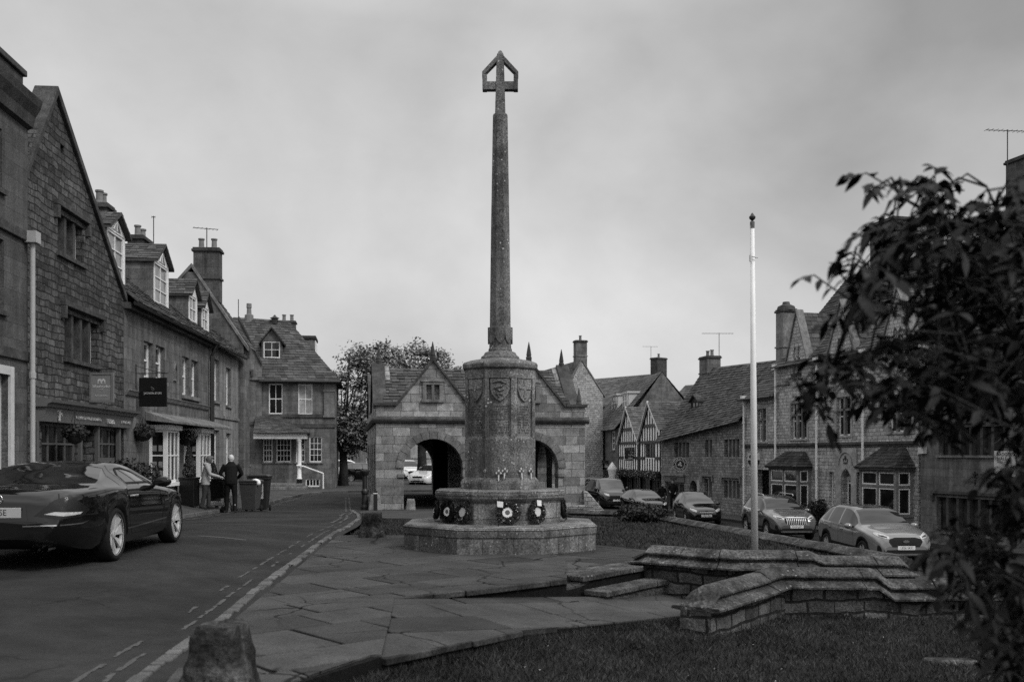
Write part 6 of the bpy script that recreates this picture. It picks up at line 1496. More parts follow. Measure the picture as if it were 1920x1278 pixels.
MB().tube([(-.42, 0, .5), (.75, 0, .5)], .02, 6).tube([(-.2, 0, .5), (-.2, 0, .38)], .012, 5).tube([(.2, 0, .5), (.2, 0, .38)], .012, 5).box(.68, .76, -.03, .03, .45, .55).build('bracket', 'iron', sgn_)
# --- half timbered shop with twin gables
G2 = Frame(P2(1160, 76), P2(1240, 64.3)); T2r = G2.thing('timbered_house', 'black and white half timbered shop with two sharp gables', 'house')
tx = lambda px: G2.px(px, 850)[0]
def tz_(px, y): return G2.px(px, y)[1]
zbt = tz_(1200, 885); fl, v_, fr_ = (0.1, tz_(1163, 832)), (tx(1199), tz_(1199, 828)), (G2.L - .15, tz_(1237, 806)); A1, A2 = (tx(1177), tz_(1177, 767)), (tx(1218), tz_(1218, 757))
outl = [(.1, zbt), (G2.L - .15, zbt), fr_, A2, v_, A1, fl]
wa, wb_ = G2.rect(1170, 1190, 838, 860), G2.rect(1210, 1229, 831, 858)
MB().wall(outl, [rl(wa), rl(wb_)], 0, .15).build('wall', 'limewash', T2r)
mb = MB()
def edge_z(x):
    P = [fl, A1, v_, A2, fr_]
    for a, b in zip(P, P[1:]):
        if a[0] <= x <= b[0]: return a[1] + (b[1] - a[1]) * (x - a[0]) / (b[0] - a[0])
    return fl[1]
nst = 18; zr1, zr2 = tz_(1200, 858), tz_(1200, 829)
zr3a, zr3b = (A1[1] - fl[1]) * .42 + fl[1], (A2[1] - v_[1]) * .42 + v_[1]
for k in range(nst + 1):
    x = .12 + (G2.L - .32) * k / nst; zt_ = edge_z(min(max(x, .11), G2.L - .16)) - .05; wd = .065
    segs = [(zbt, zt_)]
    for r in (wa, wb_):
        if r[0] - .05 < x < r[1] + .05: segs = [(zbt, r[2] - .04), (r[3] + .04, zt_)]
    for a, b in segs:
        if b > a: mb.box(x - wd, x + wd, -.05, -.002, a, b)
mb.build('timber_stud', 'black', T2r)
mb = MB()
for (a, b, z) in ((.1, G2.L - .15, zbt + .06), (.1, G2.L - .15, zr1), (.1, G2.L - .15, zr2)): 
    mb.box(a, b, -.07, -.003, z - .09, z + .09) if z != zr1 else [mb.box(q0, q1, -.07, -.003, z - .09, z + .09) for q0, q1 in ((a, wa[0] - .05), (wa[1] + .05, wb_[0] - .05), (wb_[1] + .05, b))]
for c, z, ap_, f0, f1 in ((A1[0], zr3a, A1, fl, v_), (A2[0], zr3b, A2, v_, fr_)):
    t = (z - f0[1]) / (ap_[1] - f0[1]); mb.box(f0[0] + (ap_[0] - f0[0]) * t, f1[0] + (ap_[0] - f1[0]) * t, -.07, -.003, z - .1, z + .1)
mb.box(v_[0] - .12, v_[0] + .12, -.08, -.002, zbt, v_[1]).build('timber_rail', 'black', T2r)
bb = MB()
for ap_, f0, f1 in ((A1, fl, v_), (A2, v_, fr_)): copings(bb, ap_[0], ap_[1] + .22, f0[0] - .15 if f0 is fl else f0[0], f1[0] + .05, 0, -.25, -.09, .16) if False else copings(bb, ap_[0], ap_[1] + .2, f0[0] - .1, f0[0] - .1, f0[1], -.22, -.1, .16) and copings(bb, ap_[0], ap_[1] + .2, f1[0] + .1, f1[0] + .1, f1[1], -.22, -.1, .16)
bb.build('bargeboard', 'offwhite', T2r)
rf = MB()
for i, (ap_, f0, f1) in enumerate(((A1, fl, v_), (A2, v_, fr_))):
    for j, f in enumerate((f0, f1)):
        s_ = 1 if f[0] > ap_[0] else -1; rf.slates((f[0] + s_ * .1, -.2, f[1]), (f[0] + s_ * .1, 6, f[1]), (ap_[0], 6, ap_[1] + .18), (ap_[0], -.2, ap_[1] + .18), .22, (.25, .45), .04, 160 + i * 2 + j)
rf.slates((.0, 3, fl[1]), (G2.L, 3, fr_[1] - .4), (G2.L, 6.5, A2[1] + .25), (0, 6.5, A1[1] + .2), .3, (.3, .6), .04, 169)
rf.build('roof', 'slate_mid', T2r)
win(T2r, wa, 4, 3, 'black', 'glass', .05, .04, .03); win(T2r, wb_, 4, 3, 'black', 'glass', .05, .04, .03)
MB().box(0, G2.L, .7, .8, -2.5, zbt).box(.0, .25, .1, .7, -2.5, zbt).box(G2.L - .25, G2.L, .1, .7, -2.5, zbt).box(0, G2.L, 6, 6.2, -2.5, A1[1] - .8).box(.0, G2.L, .15, .9, zbt - .15, zbt - .01).build('shop_recess', 'dark', T2r)
for k in range(5): u = .5 + k * (G2.L - 1.4) / 4; win(T2r, (u, u + 1.2, -1.7, zbt - .35), 2, 1, 'grey_paint', 'glass', .55, .07, .05, name='shop_window')
rr = random.Random(5); mb = MB(); fl_ = MB()
for k in range(2600):
    x = rr.uniform(.1, G2.L - .2); q = (x, rr.uniform(-.35, -.05), zbt - .12 + rr.gauss(0, .12)); leafquad(mb if rr.random() < .8 else fl_, q, (0, -1, .3), .06, rr)
o = thing('flower_trough', 'long trough of trailing flowers under the half timbered front', 'flowers', G2.world(0, 0, 0), G2.rz); mb.build('foliage', 'leaf_shrub', o, fix=False); fl_.build('flowers', 'flower', o, fix=False); MB().box(.1, G2.L - .2, -.3, -.05, zbt - .22, zbt - .05).build('trough', 'dark', o)
p = at(1182, 853.5, 71.5); sgn_ = thing('hanging_sign', 'black rectangular sign with pale script on the half timbered front', 'sign', p, R(-6))
MB().box(-.36, .36, -.03, .03, -.38, .38).build('sign_board', 'black', sgn_); text('The\nGallery', .2, sgn_, (.08, -.034, .14), 'letter', sx=.85); MB().box(-.3, .3, -.036, -.031, -.3, -.27).box(-.16, .16, -.036, -.031, -.2, -.15).build('rule', 'letter', sgn_)
MB().tube([(-.4, 0, .5), (.45, 0, .5)], .02, 6).tube([(-.25, 0, .5), (-.25, 0, .38)], .012, 5).tube([(.25, 0, .5), (.25, 0, .38)], .012, 5).build('bracket', 'iron', sgn_)
# --- plain house with paired white dormers
G1 = Frame((6.9, 90), P2(1160, 76)); T1r = G1.thing('stone_house', 'plain stone house with paired white dormers, beside the half timbered gables', 'house')
z1e = G1.px(1130, 806)[1]; uw1 = [G1.rect(1125, 1132, 812, 845), G1.rect(1146, 1153, 808, 843)]; sf1 = [G1.rect(1104, 1120, 878, 896), G1.rect(1124, 1140, 878, 896)]; sf1 = [(a, b, -1.9, d) for a, b, c, d in sf1]
mb = MB().wall([(0, -2.6), (G1.L, -2.6), (G1.L, z1e), (0, z1e)], [rl(r) for r in uw1 + sf1], 0, .4); shell(mb, G1.L, 7, -2.6, z1e, .4); mb.build('wall', 'ashlar', T1r)
for r in uw1: win(T1r, r, 2, 3, 'white', 'glass', .1, .08, .05, sill='dressed')
for r in sf1: win(T1r, r, 2, 2, 'white', 'glass', .1, .12, .1, name='shop_window'); MB().box(r[0], r[1], -.06, -.002, r[3] + .1, r[3] + .5).build('fascia', 'offwhite', T1r)
MB().box(sf1[0][0] - .4, sf1[1][1] + .3, -.3, -.002, sf1[0][3] + .55, sf1[0][3] + .75).build('shop_cornice', 'dark', T1r)
rz1 = G1.px(1165, 722, 3.4)[1]
MB().slates((0, -.35, z1e - .1), (G1.L, -.35, z1e - .1), (G1.L, 3.4, rz1), (0, 3.4, rz1), .3, (.3, .55), .03, 181).slates((G1.L, 7.2, z1e), (0, 7.2, z1e), (0, 3.4, rz1), (G1.L, 3.4, rz1), .5, (.5, .9), .03, 182).build('roof', 'slate_mid', T1r)
for xa in (0, G1.L - .3): MB().prism([(.4, z1e), (6.8, z1e), (3.4, rz1 - .05)], xa, xa + .3, 'x').build('end_gable', 'ashlar', T1r)
for a in ((1147, 1157, 742, 770), (1167, 1177, 738, 766)):
    r = G1.rect(*a, 1.2); o = win(T1r, r, 2, 2, 'white', 'glass', .0, .12, .08, y=1.2, name='dormer'); MB().box(r[0] - .1, r[1] + .1, 1.27, 4.0, r[2], r[3] - .02).build('cheek', 'offwhite', o); MB().box(r[0] - .2, r[1] + .2, 1.1, 4.0, r[3], r[3] + .14).build('dormer_roof', 'offwhite', o)
p = at(1148, 896, 72.5); o = thing('parasol', 'closed white parasol standing between the van and the plain house', 'parasol', (p.x, p.y, zl(p.x, p.y) + .1))
MB().tube([(0, 0, 0), (0, 0, 2.9)], .03, 8).lathe([(.25, 0), (.25, .06), (.05, .1)], 12).build('pole', 'offwhite', o); MB().lathe([(.16, .9), (.2, 1.2), (.24, 1.9), (.33, 2.3), (.36, 2.42), (.06, 2.85), (.02, 2.9)], 10).build('canopy', 'white', o, True)
# --- roofs behind
def backhouse(name, label, F, ze, uc_, za_, depth, mats, seed, zb=-2.5, chim=None):
    T = F.thing(name, label, 'house'); mb = MB().wall([(0, zb), (F.L, zb), (F.L, ze), (uc_, za_), (0, ze)], [], 0, .3); shell(mb, F.L, depth, zb, ze); mb.build('wall', mats[0], T)
    rf = gableroof(MB(), -.15, uc_, F.L + .15, ze - .15, za_ + .1, .05, depth, seed, .3); rf.build('roof', mats[1], T); copings(MB(), uc_, za_ + .2, -.2, F.L + .2, ze - .05, -.06, .3, .16).build('gable_coping', 'dressed', T); return T
B1 = Frame((4.35, 80.6), (7.5, 81.4)); za_ = B1.px(1090, 676)[1]; T = backhouse('gabled_house', 'gabled stone house with a single pot chimney behind the market hall', B1, B1.px(1130, 740)[1], B1.px(1090, 700)[0], za_, 13, ('rubblepale', 'slate'), 191)
u, z = B1.px(1088, 642, .5); chimney(T, u, .5, za_ - .6, z, .95, .7, 'ashlar', 1, potm='dressed')
B2 = Frame(P2(1172, 92), P2(1277, 97)); za_ = B2.px(1235, 702)[1]; T = backhouse('gabled_house', 'slate roofed house with a stout gable chimney behind the half timbered shop', B2, B2.px(1272, 762)[1], B2.px(1235, 700)[0], za_, 14, ('ashlar', 'slate_mid'), 201)
u, z = B2.px(1235, 674, .5); chimney(T, u, .5, za_ - 1.8, z, 1.35, .9, 'brickwork', 1, potm='dressed'); p = B2.world(u, .5, 0); aerial('aerial', 'small branched aerial beside the stout gable chimney', (p.x - .75, p.y, z - .3), 1.6, .2, 1.4, 6)
u, z = B2.px(1161, 712, 11); MB().box(u - .5, u + .5, 10.6, 11.4, z - 3, z).box(u - .6, u + .6, 10.5, 11.5, z, z + .15).build('chimney', 'ashlar_dark', T)
B3 = Frame(P2(1240, 90), P2(1330, 86)); T = B3.thing('stone_house', 'low stone slate roof filling the gap behind the long cottage', 'house'); z_e, z_r = B3.px(1285, 772)[1], B3.px(1285, 722, 3.5)[1]
mb = MB().wall([(0, -2.5), (B3.L, -2.5), (B3.L, z_e), (0, z_e)], [], 0, .3); shell(mb, B3.L, 7, -2.5, z_e); mb.prism([(0, z_e), (7, z_e), (3.5, z_r - .05)], 0.02, B3.L - .02, 'x'); mb.build('wall', 'ashlar', T); MB().slates((0, -.3, z_e - .1), (B3.L, -.3, z_e - .1), (B3.L, 3.5, z_r), (0, 3.5, z_r), .35, (.4, .8), .04, 211).build('roof', 'slate_mid', T)
# far side of the square, seen under the trees
B4 = Frame(P2(560, 118), P2(770, 112)); T = B4.thing('terrace_houses', 'pale distant terrace glimpsed under the trees beyond the parked cars', 'house'); hz_ = [(1.5 + k * 2.6, 2.5 + k * 2.6, 1.9, 3.3) for k in range(4)] + [(1.5 + k * 2.6, 2.5 + k * 2.6, -.3, 1.1) for k in range(4)]
MB().wall([(0, -1.5), (B4.L, -1.5), (B4.L, 4.4), (0, 4.4)], [rl(r) for r in hz_], 0, .3).build('wall', 'ashlar_pale', T); MB().slates((0, -.3, 4.3), (B4.L, -.3, 4.3), (B4.L, 3.5, 7.2), (0, 3.5, 7.2), .5, (.5, .9), .04, 221).build('roof', 'slate_mid', T)
for r in hz_: win(T, r, 2, 2, 'white', 'glass', .1, .08, .06)
B5 = Frame(P2(770, 96), P2(900, 98)); T = B5.thing('stone_house', 'pale plain house seen through the left market hall arch', 'house'); hz_ = [(1 + k * 2.0, 1.9 + k * 2.0, 1.6, 3.0) for k in range(3)]
MB().wall([(0, -1.5), (B5.L, -1.5), (B5.L, 4.6), (0, 4.6)], [rl(r) for r in hz_], 0, .3).box(0, B5.L, -.08, -.002, 1.0, 1.2).build('wall', 'dressed_pale', T); MB().slates((0, -.3, 4.5), (B5.L, -.3, 4.5), (B5.L, 3.5, 7.2), (0, 3.5, 7.2), .5, (.5, .9), .04, 231).build('roof', 'slate_mid', T)
for r in hz_: win(T, r, 2, 2, 'white', 'glass', .1, .08, .06)
# ------------------------------------------------------------------ vehicles
def pch(tab):
    xs = [a for a, _ in tab]; ys = [b for _, b in tab]; n = len(xs)
    h = [xs[i + 1] - xs[i] for i in range(n - 1)]; d = [(ys[i + 1] - ys[i]) / h[i] for i in range(n - 1)]; m = [0.0] * n; m[0] = d[0]; m[-1] = d[-1]
    for i in range(1, n - 1):
        m[i] = 0 if d[i - 1] * d[i] <= 0 else 2 * d[i - 1] * d[i] / (d[i - 1] + d[i])
    def f(x):
        if x <= xs[0]: return ys[0]
        if x >= xs[-1]: return ys[-1]
        i = max(j for j in range(n - 1) if xs[j] <= x); t = (x - xs[i]) / h[i]
        return (2 * t ** 3 - 3 * t * t + 1) * ys[i] + (t ** 3 - 2 * t * t + t) * h[i] * m[i] + (-2 * t ** 3 + 3 * t * t) * ys[i + 1] + (t ** 3 - t * t) * h[i] * m[i + 1]
    return f
class Car:
    """front at +x, left side +y, origin on the ground under the middle"""
    def __init__(s, name, label, loc, rz, sp, group=None, cat='car'):
        s.sp = sp; s.o = thing(name, label, cat, loc, rz, group); L = sp['L']; r = sp['r']
        top, belt, w, wt, bot = (pch(sp[k]) for k in ('top', 'belt', 'w', 'wt', 'bot'))
        s.wheels = sp['wheels']; Ra = r * sp.get('arch', 1.13)
        st = set(); x = 0
        while x < L: st.add(round(x, 3)); x += .085
        for c in s.wheels:
            for k in range(-8, 9): st.add(round(min(max(c + Ra * math.sin(k / 8 * math.pi / 2) * 1.0, 0), L), 3))
        for q in sp['cuts']: st.add(q)
        st |= {0, .02, .05, L - .05, L - .02, L}
        st = sorted(st); st2 = [st[0]]
        for x in st[1:]:
            if x - st2[-1] > .012 or x in sp['cuts']: st2.append(x)
        s.st = st2
        def ring(x):
            zt, zb_, ww, wr, zbot = top(x), min(belt(x), top(x) - .02), w(x), wt(x), bot(x)
            gk = max(0, min(1, (zt - zb_ - .08) / .3)); za = zbot; inw = .10
            for c in s.wheels:
                if abs(x - c) < Ra: za = max(zbot, r + math.sqrt(Ra * Ra - (x - c) ** 2) - .0); inw = .30
            zs = max(zbot + .05, za); zm = lambda f: zs + (zb_ - zs) * f
            wr_ = wr * gk + (ww * .86) * (1 - gk); wb = ww * (.955 * gk + .95 * (1 - gk)); zr = (zt - .10) * gk + (zb_ + (zt - zb_) * .45) * (1 - gk)
            tum = sp.get('tuck', .035)
            return [(0, zbot), (ww - inw, za if inw > .2 else zbot), (ww - (0.0 if inw > .2 else tum), zs), (ww - tum * .25, zm(.3)), (ww, zm(.58)), (ww * .992, zm(.8)), (ww * .975, zm(.96)), (wb, zb_ + .012 * gk),
                    (wb + (wr_ - wb) * .45, zb_ + (zr - zb_) * .52), (wr_, zr), (wr_ - .055 * gk - .04 * (1 - gk), zt - .04 * gk - (zt - zr) * .35 * (1 - gk)), (wr_ * .6, zt - .008 - .012 * (1 - gk)), (0, zt)]
        rings = [ring(x) for x in s.st]; n = len(rings[0]); V = []; m2 = 2 * n - 2
        for x, rg in zip(s.st, rings):
            X = L / 2 - x
            V += [(X, y, z) for y, z in rg] + [(X, -y, z) for y, z in rg[-2:0:-1]]
        s.groups = {}
        def put(nm, f): s.groups.setdefault(nm, []).append(f)
        for i in range(len(s.st) - 1):
            xm = (s.st[i] + s.st[i + 1]) / 2; zt, zb_ = top(xm), belt(xm); tall = zt - zb_ > .1
            for k in range(m2):
                a, b = i * m2 + k, i * m2 + (k + 1) % m2; f = (a, b, b + m2, a + m2); kk = k if k < n - 1 else m2 - 1 - k
                nm = 'body'
                for (c0, c1, lab) in sp['side']:
                    if c0 < xm < c1 and kk in (7, 8) and zt - zb_ > sp.get('sidemin', .14): nm = lab
                for (c0, c1, lab) in sp['upper']:
                    if c0 < xm < c1 and kk in ((10, 11) if lab != 'roof' else (9, 10, 11)): nm = lab
                if kk == 0: nm = 'underbody'
                if 'side_window' in nm: nm = 'side_window/%d/%d' % (k < n - 1, [j for j, q in enumerate(sp['side']) if q[0] < xm < q[1]][0])
                if kk in (1, 2) and sp.get('clad'): nm = 'cladding'
                put(nm, f)
        put('body', tuple(range(m2))[::-1]); put('body', tuple((len(s.st) - 1) * m2 + k for k in range(m2)))
        s.V = V; mats = sp['mats']; s.parts = {}
        s.bvh = BVHTree.FromPolygons([Vector(v) for v in V], [f for fs in s.groups.values() for f in fs])
        for nm, fs in s.groups.items():
            mp_ = {}; vs = []; ff = []
            for f in fs:
                q = []
                for i in f:
                    if i not in mp_: mp_[i] = len(vs); vs.append(V[i])
                    q.append(mp_[i])
                ff.append(tuple(q))
            mb = MB(); mb.v = vs; mb.f = ff
            nm = nm.split('/')[0]; ob = mb.build(nm, mats.get(nm, 'carglass' if 'w' in nm else 'rubber'), s.o, True, fix=False); s.parts[nm] = ob
            ob.data.polygons.foreach_set('use_smooth', [len(p.vertices) < 5 for p in ob.data.polygons])
        for c in s.wheels:
            for sd in (1, -1): s.wheel(L / 2 - c, sd * (w(c) - .115), r, sd)
    def wheel(s, X, Y, r, sd):
        sp = s.sp; wd = .21; rr_ = r * sp.get('rim', .7)
        t = MB().lathe([(rr_, -wd / 2), (r * .93, -wd / 2), (r, -wd / 2 + .03), (r, wd / 2 - .03), (r * .93, wd / 2), (rr_ * 1.02, wd / 2), (rr_ * .97, wd / 2 - .02), (rr_ * .95, -wd / 2)], 36, (0, 0, 0), 0, 'y')
        mapv(t, lambda x, y, z: (X + x, Y + y * sd, r + z)); o = t.build('wheel', 'rubber', s.o, True)
        b = MB().lathe([(rr_ * .98, -.02), (rr_ * .98, -.01)], 28, (0, 0, 0), 0, 'y'); mapv(b, lambda x, y, z: (X + x, Y + (y + .02) * sd, r + z)).build('rim_back_disc', 'rubber', o)  # black disc filling the rim behind the spokes
        rim = MB().lathe([(rr_ * .93, wd / 2 - .06), (rr_ * .985, wd / 2 - .012), (rr_ * 1.0, wd / 2 - .01), (rr_ * .99, wd / 2 - .05)], 36, (0, 0, 0), 0, 'y', False)
        ns = sp.get('spokes', 5); sw = sp.get('spw', .3)
        for k in range(ns):
            a0 = 6.2832 * k / ns; da = 6.2832 / ns * sw; tw = sp.get('twist', 0)
            ring = []
            for q, aw, yy in ((.16, da * 1.4, .055), (.97, da * 1.0, .085)):
                for sg_ in (-1, 1):
                    t_ = a0 + sg_ * aw + (tw if q > .5 else 0); ring.append((rr_ * q * math.cos(t_), yy, rr_ * q * math.sin(t_)))
            A, B, C_, D_ = ring; dn = lambda p: (p[0], p[1] - .03, p[2]); mid = tuple((A[i] + B[i]) / 2 for i in range(3)); 
            rim.hexa([dn(A), dn(B), dn(D_), dn(C_), A, (B[0], B[1] - (.02 if tw else 0), B[2]), (D_[0], D_[1] - (.025 if tw else 0), D_[2]), C_])
        rim.lathe([(rr_ * .2, .04), (rr_ * .2, .062), (rr_ * .12, .07)], 14, (0, 0, 0), 0, 'y')
        mapv(rim, lambda x, y, z: (X + x, Y + y * sd, r + z)).build('rim', sp.get('rimmat', 'alloy'), o)
    def patch(s, name, poly, mat, direc=(1, 0, 0), off=.006, cuts=3, parent=None, org=(0, 0, 0)):
        """a panel following the bodywork; poly given in the plane seen along -direc: (across, up)"""
        d = Vector(direc).normalized(); ac = Vector((0, 0, 1)).cross(d).normalized(); up = d.cross(ac)
        bm = bmesh.new(); vs = [bm.verts.new((a, b, 0)) for a, b in poly]; bm.faces.new(vs); bmesh.ops.triangulate(bm, faces=bm.faces)
        for _ in range(cuts): bmesh.ops.subdivide_edges(bm, edges=[e for e in bm.edges if e.calc_length() > .05], cuts=1, use_grid_fill=False); bmesh.ops.triangulate(bm, faces=bm.faces)
        last = None; pos = {}
        for v in bm.verts:
            o_ = Vector(org) + ac * v.co.x + up * v.co.y + d * 6; h = s.bvh.ray_cast(o_, -d)
            if h[0] is None:
                h = s.bvh.find_nearest(Vector(org) + ac * v.co.x + up * v.co.y + (Vector((0, 0, 0)) if any(org) else d * s.sp['L'] * .5 * abs(d.x) + d * .9 * abs(d.y)))
            nn = h[1]; nn = nn if nn.dot(d) > 0 else -nn
            pos[v] = h[0] + nn * off
        for v, p in pos.items(): v.co = p
        bmesh.ops.recalc_face_normals(bm, faces=bm.faces); me = bpy.data.meshes.new(name); bm.to_mesh(me); bm.free(); me.polygons.foreach_set('use_smooth', [True] * len(me.polygons)); me.uv_layers.new(name='UVMap')
        me.materials.append(M[mat]); o = bpy.data.objects.new(name, me); col.objects.link(o); o.parent = parent or s.o; return o
    def hit(s, p, d):
        h = s.bvh.ray_cast(Vector(p), Vector(d)); return h[0], h[1]
    def plate(s, z, txt, front=True, mat='plate', y=0.0):
        sg_ = 1 if front else -1; h, _ = s.hit((sg_ * 6, y, z), (-sg_, 0, 0)); x = h.x + sg_ * .012
        o = MB().box(x - .008, x + .008, y - .26, y + .26, z - .056, z + .056).build('number_plate', mat, s.o, bevel=.004)
        text(txt, .094, o, (x + sg_ * .0085, y, z), 'letter_dark', rot=(R(90), 0, R(90 * sg_)), sx=.92, depth=.001)
    def mirror(s, x, z, yo, sz=(.09, .11, .075)):
        for sd in (1, -1):
            h, _ = s.hit((x, sd * 3, z), (0, -sd, 0)); y = h.y
            mb = MB().lathe([(.01, -1), (.6, -.85), (.95, -.3), (1, .1), (.9, .7), (.86, .72)], 12, (0, 0, 0), 0, 'x')
            mapv(mb, lambda a, b, c: (x - a * sz[0] * .9, y + sd * (yo + b * sz[1]), z + .05 + c * sz[2])); o = mb.build('mirror', s.sp.get('mirrormat', s.sp['mats']['body']), s.o, True)
            MB().box(x - .03, x + .05, min(y - sd * .02, y + sd * yo), max(y - sd * .02, y + sd * yo), z, z + .05).build('mirror_arm', 'rubber', o)
    def handle(s, x, z, sd):
        h, _ = s.hit((x, sd * 3, z), (0, -sd, 0)); MB().box(x - .09, x + .09, h.y - .012, h.y + .03 * sd if sd > 0 else h.y + .012, z - .014, z + .014).build('door_handle', s.sp.get('handlemat', 'chrome'), s.o, bevel=.008) if sd > 0 else MB().box(x - .09, x + .09, h.y - .03, h.y + .012, z - .014, z + .014).build('door_handle', s.sp.get('handlemat', 'chrome'), s.o, bevel=.008)
    def seam(s, pts, sd, wd=.008, name='door_seam', mat='rubber', off=.002):
        for (a, b) in zip(pts, pts[1:]):
            d = (Vector(b) - Vector(a)).normalized(); n_ = Vector((-d.y, d.x)) * wd / 2
            q = [(a[0] - n_.x, a[1] - n_.y), (b[0] - n_.x, b[1] - n_.y), (b[0] + n_.x, b[1] + n_.y), (a[0] + n_.x, a[1] + n_.y)]
            s.patch(name, [(-x * (1 if sd > 0 else -1), z) for x, z in q], mat, (0, sd, 0), off, 3)
def emblem_star(parent, p, nrm, r):
    mb = MB().tube([(0, r * math.cos(t), r * math.sin(t)) for t in [6.2832 * k / 20 for k in range(21)]], r * .1, 6, False)
    for k in range(3):
        t = math.pi / 2 + k * 2.0944; mb.tube([(0, 0, 0), (0, r * math.cos(t), r * math.sin(t))], [r * .16, r * .04], 6)
    mapv(mb, lambda x, y, z: (p[0] + x, p[1] + y, p[2] + z)).build('star_emblem', 'chrome', parent, True)
def mk(v, name): M[name] = gloss(name, v, .05 if v < .05 else .1, .35 if v < .05 else .6, .5); return name
mk(.004, 'paint_black'); mk(.006, 'paint_darkblue'); mk(.012, 'paint_charcoal'); mk(.085, 'paint_grey'); mk(.16, 'paint_silver'); mk(.65, 'paint_white'); mk(.02, 'paint_dark')
M['roof_black'] = gloss('roof_black', .008, .08)
GRP = 'cars parked along the lower street'
# --- the dark hardtop roadster
L = 4.53
sl_ = dict(L=L, r=.325, wheels=(.80, 3.36), arch=1.12, rim=.79, spokes=8, spw=.31, twist=.2, rimmat='alloy', tuck=.05,
    top=[(0, .50), (.06, .6), (.3, .70), (.8, .80), (1.2, .87), (1.42, .92), (1.75, 1.05), (2.15, 1.17), (2.5, 1.215), (2.85, 1.2), (3.2, 1.12), (3.6, .985), (3.8, .935), (4.1, .92), (4.38, .915), (4.47, .86), (4.51, .72), (L, .55)],
    belt=[(0, .44), (.1, .54), (.6, .72), (1.3, .83), (1.7, .86), (2.6, .885), (3.4, .90), (4.1, .88), (4.42, .82), (L, .5)],
    w=[(0, .52), (.08, .68), (.25, .8), (.6, .885), (.9, .905), (1.6, .895), (2.6, .905), (3.3, .915), (3.8, .90), (4.2, .83), (4.42, .74), (4.5, .66), (L, .6)],
    wt=[(0, .5), (1.3, .66), (1.8, .62), (2.4, .59), (3.0, .57), (3.5, .60), (4.0, .7), (L, .5)], bot=[(0, .3), (.15, .2), (.5, .17), (3.9, .2), (4.3, .26), (L, .36)],
    cuts=(1.42, 2.12, 2.18, 2.95, 3.02, 3.66, 1.55, 2.85), side=[(1.5, 2.86, 'side_window')], upper=[(1.42, 2.14, 'windscreen'), (2.95, 3.66, 'rear_window')], sidemin=.07,
    mats=dict(body='paint_black', side_window='carglass_tint', windscreen='carglass', rear_window='carglass', underbody='rubber'), mirrormat='paint_black')
M['carglass_tint'] = glass('car_glass_side', .03, .04, .9, 0)
car_z = zu(-5.6, 13.2)
C1 = Car('roadster_car', 'glossy black hardtop roadster with pale alloy wheels parked in the upper street', (-5.77, 13.08, car_z), R(93), sl_)
o = C1.o; X = lambda s_: L / 2 - s_
# lamps, plate, bumper trims on the tail
tail = lambda sg: [(sg * .40, .60), (sg * .62, .565), (sg * .88, .60), (sg * .98, .68), (sg * .80, .80), (sg * .72, .85), (sg * .55, .74)]
for sg in (1, -1):
    d = Vector((-1, sg * .62, 0)); og = (-2.12, sg * .66, 0); pts = [(-.30, .615), (-.06, .58), (.2, .60), (.3, .67), (.06, .845), (-.1, .79)]
    ax = Vector((0, 0, 1)).cross(d.normalized()); pts = [(a * (1 if sg < 0 else -1), b) for a, b in pts]
    tl_ = C1.patch('tail_lamp', pts, 'lamp_dark', d, .006, org=og)
    C1.patch('reverse_lens', [(a * (1 if sg < 0 else -1), b) for a, b in ((-.2, .635), (-.02, .612), (.17, .628), (.2, .65), (.02, .655), (-.1, .66))], 'lamp', d, .011, parent=tl_, org=og)
    C1.patch('bumper_trim', [(a * (1 if sg < 0 else -1), b) for a, b in ((-.4, .50), (.2, .515), (.32, .555), (.2, .528), (-.4, .512))], 'chrome', d, .004, org=og)
C1.patch('bumper_seam', [(-.72, .545), (.72, .545), (.72, .552), (-.72, .552)], 'rubber', (-1, 0, 0), .003)
C1.patch('boot_seam', [(-.69, .56), (-.68, .56), (-.62, .86), (-.63, .86)], 'rubber', (-1, 0, 0), .003); C1.patch('boot_seam', [(.69, .56), (.68, .56), (.62, .86), (.63, .86)], 'rubber', (-1, 0, 0), .003)
C1.patch('plate_recess', [(-.33, .57), (.33, .57), (.3, .735), (-.3, .735)], 'paint_black', (-1, 0, 0), .002)
C1.plate(.655, 'B8 JSE', False, 'plate_yellow'); h, _ = C1.hit((-6, 0, .80), (1, 0, 0)); emblem_star(o, (h.x - .012, 0, .80), (-1, 0, 0), .05)
C1.patch('boot_badge', [(-.42, .78), (-.2, .78), (-.2, .815), (-.42, .815)], 'chrome', (-1, 0, 0), .004)
for sg in (1, -1):
    for k in (0, 1): MB().tube([(-2.1, sg * (.42 + k * .11), .27), (-2.31, sg * (.42 + k * .11), .265)], .045, 12, False).build('exhaust_pipe', 'chrome', o, True)
C1.mirror(X(1.72), .87, .12, (.1, .115, .075))
